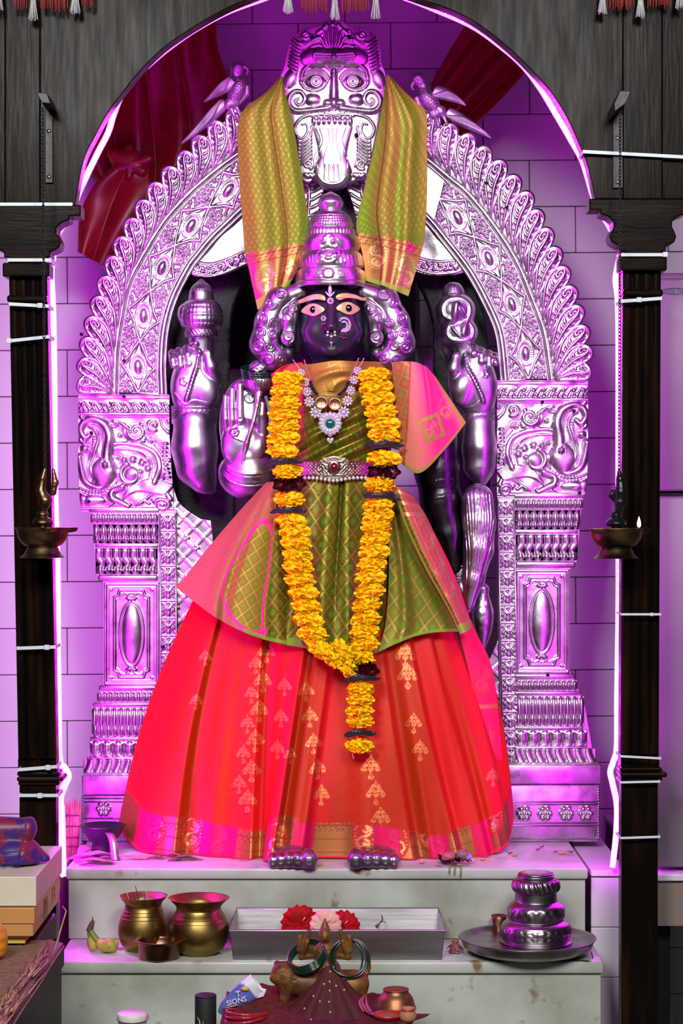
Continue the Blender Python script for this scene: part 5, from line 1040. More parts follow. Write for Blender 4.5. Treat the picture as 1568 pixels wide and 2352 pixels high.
for y, a in ((1375, 8), (1400, 10), (1425, 9), (1445, 8)): r.line(spiral(1104, y, a, 1.4, y, 1, 1), 1.6); r.line(spiral(1120, y + 8, a * .7, 1.3, y, -1, 1), 1.5)
mk('vase', px2w(emboss(V, r, 1.0, 0), DHr), Fc, M_SILVERM, goddess)
# ---- silver-clad feet at the front edge of the step
DF = 3.888
for sx, toes in ((-1, [(710, 25, 1973), (684, 18, 1972), (664, 16.5, 1972), (645, 15.5, 1974), (627, 14.5, 1976)]), (1, [(817, 25, 1973), (844, 18, 1972), (865, 16.5, 1972), (885, 15.5, 1974), (904, 14.5, 1976)])):
    def f_ft(p, toes=toes):
        D = s_ell(p, (np.mean([t[0] for t in toes]), 1988, -72), (57, 36, 74))
        for i, (x, r_, y) in enumerate(toes): D = smin(D, s_chain(p, [(x, y - 2, -34), (x, y - 7, 12 - i), (x, y - 3, 24 - i * 2), (x, y + 8, 25 - i * 2)], [r_ * .74, r_ * .76, r_ * .78, r_ * .72], 2), 1.6)
        return np.maximum(D, p[1] - 1989.5)
    r = Relief(590, 940, 1940, 2010, 1.1)
    for x, r_, y in toes: r.line(catmull([(x - r_ * .55, y - 8), (x - r_ * .5, y + 2), (x, y + 6), (x + r_ * .5, y + 2), (x + r_ * .55, y - 8)], 16), 1.3); r.line([(x - r_ * .5, y - 10), (x + r_ * .5, y - 10)], 1.2)
    xs = [t[0] for t in toes]; body('foot', f_ft, (min(xs) - 40, max(xs) + 40, 1942, 2004, -150, 60), 2.3, M_SILVERD, DF, r, 1.0, 10)
# ---------------------------------------------------------------- jewellery on the face
def gems(name, pts, r_, q, matl, parent, sc=1.0): return [mk(name, *(lambda b: (px2w(b[0], DG), b[1]))(ball((x, y, q - .0075 * (x - 762) ** 2), r_ * sc, r_ * sc, r_ * .8, 6, 10)), matl, parent) for x, y in pts]
tk = thing('forehead_jewel', 'stone-set forehead jewel with pointed drop between the gold brows', 'jewel', px2w([(759, 705, 72)], DG)[0])
mk('setting', *(lambda b: (px2w(b[0], DG), b[1]))(ball((759, 698, 67), 7.5, 7.5, 2.5, 8, 16)), M_GEM, tk); gems('stone', [(759 + 6 * math.cos(a), 698 + 6 * math.sin(a)) for a in np.arange(0, 6.2, .785)], 2.3, 69.5, M_GEM, tk); gems('ruby', [(759, 698)], 3.4, 70.5, M_RED_PINK, tk)
mk('drop', *(lambda b: (px2w(b[0], DG), b[1]))(ball((758, 674, 67), 4.6, 12, 3.5, 10, 12)), M_GEM, tk); [mk('fan', *(lambda t: (px2w(t[0], DG), t[1]))(tube(np.c_[catmull([(758, 688), (758 + s_ * 6, 682), (758 + s_ * 10, 677)], 8), np.full(8, 67)], np.linspace(2.4, 1.2, 8), 6)), M_GEM, tk) for s_ in (-1, 1)]
ns = thing('nose_stud', 'small pink stone flower stud on the cheek below the winking-free eye'.replace(' winking-free', ''), 'nose stud', px2w([(743, 752, 70)], DG)[0]); ns['label'] = 'small pink flower-shaped nose stud with two hanging stones'
gems('stone', [(743.5 + 4.6 * math.cos(a), 738 + 4.6 * math.sin(a)) for a in np.arange(0, 6.2, 1.05)], 2.5, 73, M_GEM, ns); gems('ruby', [(743.5, 738), (741, 750), (746, 750)], 2.3, 74, M_RED_PINK, ns)
nr = thing('crescent_nose_ring', 'crescent nose ring of clear stones with pink drops beside the nose', 'nose ring', px2w([(792, 780, 72)], DG)[0])
cr = arc(790, 752, 13, 15, -140, 110, 14); gems('stone', cr, 3.4, 74, M_GEM, nr); gems('stone', arc(790, 754, 7, 9, -120, 100, 8), 3.0, 75, M_GEM, nr); gems('ruby', [(806, 752), (804, 764), (780, 740), (798, 742)], 2.0, 77, M_RED_PINK, nr); gems('drop', [(783, 772), (783, 779), (788, 774), (788, 782), (793, 773), (793, 781)], 1.9, 73, M_RED_PINK, nr)
sp_ = thing('septum_ornament', 'septum ornament of pearly beads with a drop over the lips', 'nose ring', px2w([(761, 798, 70)], DG)[0])
gems('bead', [(752, 776), (761, 779), (769, 776), (753, 769), (769, 769)], 3.0, 74, M_PEARL, sp_); gems('ruby', [(761, 785)], 2.0, 73, M_RED_PINK, sp_); gems('drop', [(761, 793)], 3.4, 72, M_GEM, sp_); gems('tip', [(761, 799)], 1.8, 71, M_GEM, sp_)
# ---------------------------------------------------------------- clothing
def ruled(top, bot, n, m, bulge=None):
    t, b = catmull(top, m), catmull(bot, m); v = np.linspace(0, 1, n)[:, None, None]; G = np.zeros((n, m, 3)); G[..., :2] = t[None] * (1 - v) + b[None] * v; return G
def sides(A, B, n, m):
    a, b = catmull(A, n), catmull(B, n); u = np.linspace(0, 1, m)[None, :, None]; G = np.zeros((n, m, 3)); G[..., :2] = a[:, None] * (1 - u) + b[:, None] * u; return G
def uvgrid(n, m): return np.meshgrid(np.linspace(0, 1, m), np.linspace(0, 1, n))
OLIVE = (.095, .115, .005); OLIVE2 = (.24, .22, .02); ZGOLD = (.30, .19, .028); SALMON = (.36, .095, .062)
def brocade(X, Y, pw=34., ph=46., base=OLIVE, line=ZGOLD, flower=(.16, .24, .012)):
    a, b = (X / pw + Y / ph), (X / pw - Y / ph); fa, fb = a % 1 - .5, b % 1 - .5
    col = np.zeros(X.shape + (3,)) + np.array(base); z = np.full(X.shape, .30)
    ln = (np.abs(np.abs(fa) - .5) < .055) | (np.abs(np.abs(fb) - .5) < .055); par = ((np.floor(a) + np.floor(b)) % 2) > .5
    rr = np.hypot(fa, fb); ang = np.arctan2(fb, fa); fl = (rr < .17 + .07 * np.cos(8 * ang)) & (rr > .05)
    mesh = par & (np.abs(((a * 5) % 1) - .5) < .16) | par & (np.abs(((b * 5) % 1) - .5) < .16)
    col[mesh & (rr < .42)] = np.array(line) * .75; z[mesh & (rr < .42)] = .55
    col[fl] = flower; z[fl] = .35; col[ln] = line; z[ln] = .75; return col, z
DC = 4.06
sari = thing('green_silk_sari', 'green and gold brocade sari wrapped as bodice, flared apron and shoulder drape on the statue', 'sari', px2w([(770, 1495, 0)], DC)[0])
# bodice with diagonal gathers
n, m = 170, 190; U, Vv = uvgrid(n, m); G = ruled([(628, 862), (668, 838), (715, 836), (765, 829), (815, 830), (870, 830), (915, 838)], [(655, 1075), (700, 1074), (770, 1078), (840, 1074), (895, 1070)], n, m); X, Y = G[..., 0], G[..., 1]
s1 = (Y - 930) + (X - 770) * .62
G[..., 2] = -55 * (2 * U - 1) ** 2 + 8 + (4.5 * np.sin(s1 * .16 + 1.2 * np.sin(X * .02)) * smoothstep(-20, 60, s1)) + 3 * np.exp(-((np.hypot((X - 790) / 1.5, Y - 915) - 62) / 9) ** 2) * (Y < 930) + 2 * np.exp(-((np.hypot((X - 800) / 1.2, Y - 905) - 32) / 6) ** 2) * (Y < 900) + 2 * np.sin(X * .05 + Y * .03)
c1, z1 = brocade(X * .8 + Y * .35, Y * .9 - X * .45, 30, 38); org = np.zeros_like(c1) + np.array((.46, .17, .045)); wo = smoothstep(.0, .55, .62 - Vv + .25 * (.4 - U)); c1 = c1 * (1 - wo[..., None] * .75) + org * wo[..., None] * .75
cloth('bodice', G, DC, c1, np.clip(z1 + .25, 0, 1), M_SILK, sari, .0016)
n, m = 40, 40; U, Vv = uvgrid(n, m); G = ruled([(622, 858), (655, 836), (695, 830)], [(630, 915), (665, 890), (700, 872)], n, m); G[..., 2] = -26 + 6 * np.sin(U * 7 + Vv * 3); cloth('blouse_shoulder', G, DC, np.zeros((n, m, 3)) + np.array((.55, .03, .05)), np.full((n, m), .1), M_SILK, sari, .0016)
# central apron
n, m = 230, 190; U, Vv = uvgrid(n, m); G = ruled([(628, 1098), (700, 1090), (770, 1092), (840, 1090), (905, 1098)], [(590, 1462), (640, 1474), (690, 1483), (780, 1496), (840, 1500), (880, 1496)], n, m); X, Y = G[..., 0], G[..., 1]
q = 10 + 52 * Vv - 46 * (2 * U - 1) ** 2
for u0, u1, w_, a in ((.46, .50, .05, 15), (.60, .66, .05, 13), (.30, .26, .07, 9), (.80, .84, .06, 9), (.15, .1, .05, 6)): q = q + a * np.exp(-((U - (u0 + (u1 - u0) * Vv)) / w_) ** 2) * (.35 + .65 * Vv)
q = q - 16 * np.exp(-((U - .555) / .016) ** 2) * smoothstep(1.0, .2, Vv); G[..., 2] = q
W = np.cumsum(np.hypot(np.gradient(X, axis=1), np.gradient(q, axis=1) * .6), 1); c1, z1 = brocade(W * .95, Y * .95 + 12, 36, 50); eg = Vv > .955; c1[eg] = (.20, .33, .03); z1[eg] = .05
rid = np.exp(-((U - (.46 + .04 * Vv)) / .035) ** 2) + np.exp(-((U - (.60 + .06 * Vv)) / .03) ** 2)  # pleat highlights put into the cloth as extra zari along the ridges
cloth('apron', G, DC, c1, np.clip(z1 * .8 + .15 * rid, 0, 1), M_SILK, sari, .0016)
# flared side over the shaded hip
n, m = 200, 200; U, Vv = uvgrid(n, m); G = sides([(612, 1108), (545, 1180), (475, 1262), (428, 1322), (404, 1348)], [(645, 1105), (655, 1200), (668, 1310), (676, 1400), (692, 1484)], n, m); G[..., 1] += 26 * np.sin(PI * U) * Vv ** 3; X, Y = G[..., 0], G[..., 1]
G[..., 2] = 10 + 62 * np.sin(PI * np.clip(U * .95 + .02, 0, 1)) * (.25 + .75 * Vv) - 12 * (1 - U) + 10 * smoothstep(-.012, .012, U - (.70 + .10 * (1 - Vv))) + 7 * np.exp(-((U - .86) / .05) ** 2) * Vv + 9 * np.exp(-((U - .22 - .1 * Vv) / .07) ** 2) * Vv - 7 * np.exp(-((U - .38) / .05) ** 2) * Vv
c1, z1 = brocade(X * .9 + Y * .2, Y * .9 - X * .2, 28, 34, base=(.19, .155, .012)); loop = np.hypot((U - .60) / .27, (Vv - .62) / .36)
pk = np.zeros_like(c1) + np.array(SALMON); tp = smoothstep(.92, 1.12, loop) * (U < .72); t2 = np.clip(tp, 0, 1)[..., None]; c1 = c1 * (1 - t2) + (pk * .72 + c1 * .28) * t2; z1 = z1 * (1 - tp * .6)
ml = (np.abs(loop - 1.0) < .055) & (U < .74) | (np.abs(U - (.695 + .10 * (1 - Vv))) < .010); c1[ml] = PINK; z1[ml] = .1
rg = smoothstep(.72, .76, U - .08 * (1 - Vv)); c2, z2 = brocade(X * .95, Y * .95, 34, 46); c1 = c1 * (1 - rg[..., None]) + c2 * rg[..., None]; eg = (Vv > .972) & (U > .55); c1[eg] = (.20, .35, .03); z1[eg] = .05
cloth('hip_flare', G, DC - .01, c1, z1, M_SILK, sari, .0016)
# inner and outer layers over the other hip
n, m = 150, 120; U, Vv = uvgrid(n, m); G = sides([(880, 1120), (892, 1280), (885, 1420), (866, 1496)], [(940, 1150), (996, 1310), (1044, 1410), (1056, 1450)], n, m); G[..., 1] -= 16 * np.sin(PI * U) * Vv ** 4; X, Y = G[..., 0], G[..., 1]; G[..., 2] = 12 + 40 * Vv - 30 * U * Vv + 8 * np.exp(-((U - .28) / .09) ** 2)
c1, z1 = brocade(X * .9 + Y * .1, Y * .9 - X * .1, 34, 46, base=(.14, .17, .014)); eg = Vv > .93; c1[eg] = (.20, .35, .03); z1[eg] = .05; cloth('hip_lining', G, DC, c1, z1, M_SILK, sari, .0016)
n, m = 200, 110; U, Vv = uvgrid(n, m); G = sides([(900, 1112), (928, 1205), (972, 1300), (1025, 1395), (1052, 1452)], [(948, 1138), (985, 1200), (1026, 1300), (1062, 1390), (1080, 1440)], n, m); X, Y = G[..., 0], G[..., 1]; G[..., 2] = 22 + 48 * Vv + 26 * np.sin(PI * (1 - U) * .8) - 34 * U ** 2
c1 = np.zeros((n, m, 3)) + np.array((.46, .09, .07)); z1 = np.full((n, m), .12); gr = smoothstep(.34, .18, U); c2, z2 = brocade(X, Y, 26, 34); c1 = c1 * (1 - gr[..., None]) + c2 * gr[..., None]; z1 = z1 + gr * .4
bd = (U > .42) & (U < .86) & (Vv > .12) & (Vv < .82); zg = bd & (np.abs(((U * 44 + 3 * np.abs((Vv * 26) % 1 - .5)) % 8) - 4) < .8); pm = paisley_mask(X.min(), X.max(), Y.min(), Y.max(), [(960, 1185, .62, 1), (985, 1240, .6, 1), (1006, 1300, .6, 1), (1030, 1352, .55, 1)]); mm = sample(pm, X, Y) > .5; c1[zg] = (.62, .26, .10); z1[zg] = .6; c1[mm] = (.66, .30, .12); z1[mm] = .8
bnd = (Vv < .2) & (np.abs((Vv * 40) % 3 - 1.5) < .5); c1[bnd] = (.66, .32, .13); z1[bnd] = .8; ed = np.abs(U - .06) < .05; c1[ed] = (.55, .42, .06); z1[ed] = .6; eg = Vv > .90; c1[eg] = (.26, .40, .04); z1[eg] = .05
cloth('hip_overlay', G, DC - .02, c1, z1, M_SILK, sari, .0018)
# drape folded over the shoulder
n, m = 160, 140; U, Vv = uvgrid(n, m); G = ruled([(900, 834), (935, 833), (968, 842), (995, 868)], [(918, 1062), (962, 1087), (1018, 1034), (1067, 972)], n, m); X, Y = G[..., 0], G[..., 1]; crease = .40 - .32 * Vv
G[..., 2] = 16 + 34 * np.sin(PI * np.clip(U, 0, 1) * .75 + .3) * np.sin(PI * (.25 + .55 * Vv)) + 9 * smoothstep(-.02, .02, U - crease) + 8 * np.exp(-((U - .72 + .2 * Vv) / .05) ** 2) * (1 - Vv)
c1, z1 = brocade(X * .9 - Y * .35, Y * .9 + X * .35, 34, 40, base=(.50, .13, .06), line=(.55, .32, .10), flower=(.36, .30, .05)); rt = U > crease
pkc = lerp_rgb((.70, .22, .15), PINK, smoothstep(.30, .62, U) * smoothstep(1.0, .85, U)); c1[rt] = pkc[rt]; z1[rt] = .15
dmd = np.abs((X - 988) * .9 + (Y - 985) * .35) / 34 + np.abs((Y - 985) * .8 - (X - 988) * .4) / 34; gd = rt & (dmd < 1.0) & (dmd > .74); c1[gd] = (.42, .32, .05); z1[gd] = .6
pm = paisley_mask(X.min(), X.max(), Y.min(), Y.max(), [(986, 985, .62, 1), (1022, 935, .8, 1)]); mm = rt & (sample(pm, X, Y) > .5); c1[mm] = (.60, .28, .10); z1[mm] = .7; ed = (U > .955) | (Vv > .965); c1[ed] = (.42, .34, .06); z1[ed] = .4
cloth('shoulder_drape', G, DC - .01, c1, z1, M_SILK, sari, .005)
# ---------------------------------------------------------------- red silk skirt
M_REDSILK = mat('red_shot_silk', (.8, .05, .05), .44, attr=True, zari_rough=.34, bump=.06, bscale=900, spec=.16)
sk = thing('red_silk_skirt', 'red and pink silk skirt with gold motifs and copper paisley hem', 'skirt', px2w([(730, 1985, 0)], 3.97)[0])
n, m = 300, 560; U, Vv = uvgrid(n, m)
top = [(452, 1352), (560, 1362), (680, 1372), (790, 1376), (900, 1362), (970, 1330), (1000, 1290)]
hem = [(266, 1908), (320, 1952), (400, 1960), (505, 1974), (600, 1986), (612, 1956), (660, 1950), (720, 1957), (860, 1958), (935, 1972), (1000, 1985), (1060, 1974), (1112, 1960), (1165, 1936), (1184, 1884)]
G = ruled(top, hem, n, m); G[..., 0] += (-26 * np.sin(PI * Vv) * np.clip(1 - U * 5, 0, 1) ** .7 + 52 * np.sin(PI * Vv ** .8) * np.clip(U * 6 - 5, 0, 1) ** .7); X, Y = G[..., 0], G[..., 1]
q = 2 + 98 * Vv ** 1.15 - (95 + 55 * Vv) * np.abs(2 * U - 1) ** 2.3
pl = []                                                            # pleat edges measured from the hem: (u at top, u at hem, height, width of the roll)
def u_at(xh, xt): return xt, xh
for ut, uh, a, w_ in ((.10, .145, 26, .030), (.235, .265, 22, .026), (.385, .385, 30, .030), (.475, .475, 24, .028), (.60, .655, 20, .030), (.70, .775, 26, .028), (.80, .86, 26, .026), (.89, .93, 18, .022)):
    uc = ut + (uh - ut) * Vv; d_ = U - uc; q = q + 1.5 * a * (.25 + .75 * Vv ** .8) * (np.where(d_ < 0, np.exp(-(d_ / (w_ * 2.6)) ** 2), np.exp(-(d_ / (w_ * .38)) ** 2)))
for ut, uh, a, w_ in ((.17, .20, 11, .016), (.31, .32, 9, .02), (.55, .56, 12, .018), (.66, .71, 10, .018), (.84, .895, 9, .014), (.43, .435, 10, .015)): q = q + a * Vv * np.exp(-((U - (ut + (uh - ut) * Vv)) / w_) ** 2)
q = q + 2.0 * np.sin(U * 60 + 5 * Vv) * Vv + 2.5 * np.sin(Vv * 9 + U * 14); G[..., 2] = q
W = np.cumsum(np.hypot(np.gradient(X, axis=1), np.gradient(q, axis=1)), 1)
# fold sheen of the shot silk painted as stripes: warm red and hot pink
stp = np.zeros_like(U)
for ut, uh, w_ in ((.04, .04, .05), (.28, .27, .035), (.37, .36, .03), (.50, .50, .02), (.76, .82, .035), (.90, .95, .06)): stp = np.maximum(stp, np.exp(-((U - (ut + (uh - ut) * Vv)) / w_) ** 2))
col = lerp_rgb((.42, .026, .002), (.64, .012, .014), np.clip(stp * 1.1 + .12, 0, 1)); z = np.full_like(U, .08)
r = Relief(260, 1200, 1330, 2000, 1.2)
def motif(x, y, s_=1.0):
    for i, (dx, dy) in enumerate(((0, 0), (-8, 9), (8, 9), (-15, 19), (0, 19), (15, 19), (0, 36))):
        cx, cy = x + dx * s_, y + dy * s_; r.line(catmull([(cx, cy - 6 * s_), (cx + 5 * s_, cy + 2 * s_), (cx, cy + 6 * s_), (cx - 5 * s_, cy + 2 * s_), (cx, cy - 6 * s_)], 14), 1.3 * s_); r.dome(cx, cy + 2 * s_, 2.4 * s_, h=2); r.line([(cx, cy - 9 * s_), (cx, cy - 5 * s_)], .9)
for (x0, y0), (x1, y1), k, s_ in (((612, 1480), (572, 1812), 6, 1.0), ((588, 1512), (552, 1780), 5, .8), ((655, 1560), (640, 1700), 3, .8), ((704, 1568), (738, 1800), 5, .9), ((668, 1714), (668, 1714), 1, .7), ((930, 1484), (935, 1530), 2, 1.15), ((948, 1640), (962, 1700), 2, .9), ((850, 1735), (872, 1848), 3, 1.05), ((1130, 1770), (1130, 1770), 1, .8), ((470, 1500), (450, 1600), 2, .7)):
    for i in range(k): t = i / max(1, k - 1); motif(x0 + (x1 - x0) * t, y0 + (y1 - y0) * t, s_)
mm = sample(r, X, Y) > .5; col[mm] = (.62, .19, .06); z[mm] = .6
lineup = (np.abs((W % 7) - 3.5) < .6) & (np.abs((Y % 6) - 3) < 1.2) & (stp < .3); col[lineup] = (.46, .05, .012)
hy = Y[-1:, :]; bh = 92 - 10 * (U > .45); dist = hy - Y; zig = 5 * np.abs((W / 9) % 1 - .5) * 2; inb = dist < (bh - zig); pan = ((U * 15.5 + .3) % 2) < 1.12
cpp = inb & pan; col[cpp] = (.44, .15, .05); z[cpp] = .95; mg = inb & ~pan; col[mg] = (.62, .008, .075); z[mg] = .22
dk = cpp & (((np.abs((dist % 30) - 15) < 1.2)) | ((dist > 62) & (np.abs(((W + dist) % 13) - 6.5) < 1.1)) | ((dist > 62) & (np.abs(((W - dist) % 13) - 6.5) < 1.1))); col[dk] = (.30, .05, .03); z[dk] = .5
cells = [(x, y, .95, fl) for x, y, fl in ((358, 1896, 1), (442, 1905, 1), (507, 1918, 1), (640, 1902, 1), (834, 1902, 1), (910, 1912, -1), (1000, 1915, -1), (980, 1895, 1), (1128, 1868, 1))]; pm = paisley_mask(260, 1200, 1800, 2000, cells, 1.0); mm = inb & (sample(pm, X, Y) > .5) & (Y > 1800)
bg = inb & (np.min([np.hypot((X - c[0]) / 27, (Y - c[1] - 2) / 40) for c in cells], 0) < 1) & ~mm & pan; col[bg] = (.50, .035, .02); z[bg] = .35; col[mm & pan] = (.74, .36, .14); z[mm & pan] = 1; col[mm & ~pan] = (.70, .02, .12)
eg = dist < 7; col[eg] = (.70, .02, .06); z[eg] = .1
V = px2w(G.reshape(-1, 3), DC); V[:, 2] = np.maximum(V[:, 2], Z1 + .0015)
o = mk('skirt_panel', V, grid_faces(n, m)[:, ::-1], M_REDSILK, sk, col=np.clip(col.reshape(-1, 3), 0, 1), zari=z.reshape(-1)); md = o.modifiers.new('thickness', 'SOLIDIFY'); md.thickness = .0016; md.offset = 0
# loose side panel hanging behind on the open side
n, m = 160, 90; U, Vv = uvgrid(n, m); G = sides([(950, 1172), (1000, 1300), (1050, 1440), (1088, 1600), (1105, 1760), (1135, 1890)], [(972, 1172), (1040, 1310), (1088, 1440), (1130, 1530), (1148, 1650), (1160, 1800)], n, m); X, Y = G[..., 0], G[..., 1]; G[..., 2] = -20 + 8 * np.sin(U * 3) - 24 * U; c1 = np.zeros((n, m, 3)) + np.array((.80, .02, .09)); z1 = np.full((n, m), .1)
for y in (1430, 1625): c1[np.abs(Y - y) < 3] = (.7, .25, .1); z1[np.abs(Y - y) < 3] = .7
pm = paisley_mask(990, 1180, 1180, 1900, [(1065, 1350, .6, 1), (1085, 1400, .6, 1), (1110, 1560, .9, 1), (1120, 1700, .9, 1)]); mm = sample(pm, X, Y) > .5; c1[mm] = (.66, .06, .08); cloth('side_panel', G, DC, c1, z1, M_REDSILK, sk, .0016)
# ---------------------------------------------------------------- jewellery on the chest
DN = 4.028
def W1(x, y, q=0): return px2w([(x, y, q)], DN)[0]
sN = DN / F
def flower_geo(r0, np_):
    sh = [ball((0, -.004, 0), r0 * .36, .0022, r0 * .36, 6, 10)]
    for k in range(np_):
        a = k * 2 * PI / np_; c, s_ = math.cos(a), math.sin(a); V, Fc = ball((0, 0, 0), r0 * .36, .0018, r0 * .21, 5, 8); V = np.stack([V[:, 0] * c - V[:, 2] * s_, V[:, 1], V[:, 0] * s_ + V[:, 2] * c], 1) + [r0 * .66 * c, -.0025, r0 * .66 * s_]; sh.append((V, Fc))
    return join(*sh)
nk = thing('stone_necklace', 'clear stone flower necklace with green oval pendant and heart drop', 'necklace', tuple(W1(758, 1018)))
fl0 = mk('stone_flower', *flower_geo(12.5 * sN, 9), M_GEM, nk); first = True
for x, y, s_ in ((691, 857, .85), (701, 878, .9), (705, 900, .95), (710, 923, 1.05), (725, 947, 1.2), (821, 852, .85), (813, 873, .9), (805, 897, .95), (798, 921, 1.05), (789, 947, 1.2), (742, 958, .8), (775, 958, .8)):
    o = fl0 if first else inst('stone_flower', fl0, parent=nk); first = False; o.location = W1(x, y, 2); o.scale = (s_, 1, s_); o.rotation_euler = (0, x, 0)
pd = mk('pendant', *flower_geo(28 * sN, 16), M_GEM, nk); pd.location = W1(758, 973, 3); em = mk('green_stone', *ball(W1(758, 973, 10), 11.5 * sN, .004, 10.5 * sN, 10, 20), M_EMERALD, nk)
mk('drop', *ball(W1(758, 997, 3), 6 * sN, .003, 7 * sN, 8, 12), M_GEM, nk); ht = prism([(758, 1020), (750, 1011), (751, 1006), (755, 1005), (758, 1008), (761, 1005), (765, 1006), (766, 1011)], DN - .004, DN + .001, .0008); mk('heart_drop', *ht, M_GEM, nk)
for s_, pts in ((-1, [(672, 826), (684, 842), (690, 850)]), (1, [(836, 822), (828, 838), (822, 846)])): mk('tie_thread', *tube([W1(x, y, 0) for x, y in catmull(pts, 10)], .0009, 6), mat('pale_pink_thread', (.7, .35, .45), .6), nk)
mg_ = thing('black_bead_necklace', 'black bead necklace with two gold disc pendants', 'necklace', tuple(W1(754, 940))); M_BLKBEAD = mat('black_glass_bead', (.012, .006, .03), .12)
for pts in (catmull([(713, 878), (716, 889), (721, 897), (727, 905)], 6), catmull([(799, 879), (795, 890), (788, 899), (779, 906)], 6)):
    for x, y in pts: mk('bead', *ball(W1(x, y, 6), 4.6 * sN, 4.6 * sN, 3.6 * sN, 6, 10), M_BLKBEAD, mg_)
M_COPPERG = mat('rose_gold', (.75, .40, .20), .25, 1.0)
for x, y in ((738, 925), (769, 928)):
    V, Fc = lathe([(0.0001, .0), (15 * sN, .0), (15.3 * sN, .0012), (13 * sN, .0030), (12 * sN, .0024), (.0001, .0026)], (0, 0, 0), 28); V = V[:, [0, 2, 1]] * [1, -1, 1] + W1(x, y, 8); dk_ = mk('gold_disc', V, Fc, M_COPPERG, mg_)
    sh_ = [tube([W1(x + dx, y - 3, 12.5) + [0, 0, 0], W1(x + dx, y + 5, 12.5)], .0006, 5) for dx in (-5, 0, 5)] + [tube([W1(x + a, y + 5, 12.5) for a in np.linspace(-5, 5, 6)], .0006, 5)]; mk('engraved_mark', *join(*sh_), M_COPPERG, dk_)
mk('bar', *tube([W1(733, 906, 7), W1(772, 908, 7)], .0012, 6), M_GOLD, mg_)
for pts in ([(698, 826), (706, 850), (714, 874)], [(824, 822), (812, 850), (800, 875)]): mk('thread', *tube([W1(x, y, 3) for x, y in catmull(pts, 12)], .0014, 6), mat('rose_thread', (.45, .14, .16), .6), mg_)
# jewelled waist belt
DBt = 4.035; sB = DBt / F
bl = thing('jewelled_waist_belt', 'silver filigree waist belt with dark red centre stone and pearl fringe', 'belt', tuple(px2w([(767, 1102, 0)], DBt)[0]))
r = Relief(672, 866, 1046, 1102, 1.0)
for k in range(-8, 26):
    for s_ in (-1, 1): r.line([(672 + k * 8, 1062 + (0 if s_ > 0 else 28)), (672 + k * 8 + 28, 1062 + (28 if s_ > 0 else 0))], 1.3)
for s_ in (-1, 1): r.line(spiral(767 + s_ * 30, 1075, 12, 1.4, 0 if s_ < 0 else PI, s_, 3), 2.4, 1.6); r.line(catmull([(767 + s_ * 16, 1062), (767 + s_ * 26, 1055), (767 + s_ * 42, 1062), (767 + s_ * 48, 1074)], 16), 2.2); r.line(catmull([(767 + s_ * 14, 1090), (767 + s_ * 28, 1095), (767 + s_ * 44, 1088)], 12), 2)
r.line([(672, 1060), (866, 1060)], 2.0); r.line([(672, 1091), (866, 1091)], 2.0); r.dome(767, 1074, 15, 18, 4); r.beads(arc(767, 1074, 13, 16, 0, 350, 30), 2.2); r.beads(arc(767, 1074, 21, 22, 180, 360, 24), 2.2, 5)
ol = [(672, 1060), (715, 1060), (735, 1053), (752, 1050), (767, 1047), (782, 1050), (800, 1053), (820, 1060), (866, 1060), (866, 1091), (820, 1092), (790, 1098), (767, 1101), (744, 1098), (714, 1092), (672, 1091)]
V, Fc = r.mesh(ol, back=2); V[:, 2] += 4 - 42 * ((V[:, 0] - 767) / 100) ** 2; mk('band', px2w(V, DBt), Fc, mat('filigree_silver_gilt', (.62, .52, .42), .28, 1.0, var=(.30, .24, .18), vscale=200), bl)
mk('centre_stone', *ball(px2w([(767, 1074, 9)], DBt)[0], 9 * sB, .006, 12 * sB, 10, 18), M_RUBY, bl)
for x in np.arange(700, 840, 9.3): mk('pearl', *ball(px2w([(x, 1097 + 7 * math.exp(-((x - 767) / 30) ** 2), 6 - 42 * ((x - 767) / 100) ** 2)], DBt)[0], 4.3 * sB, n=7, m=10), M_PEARL, bl)
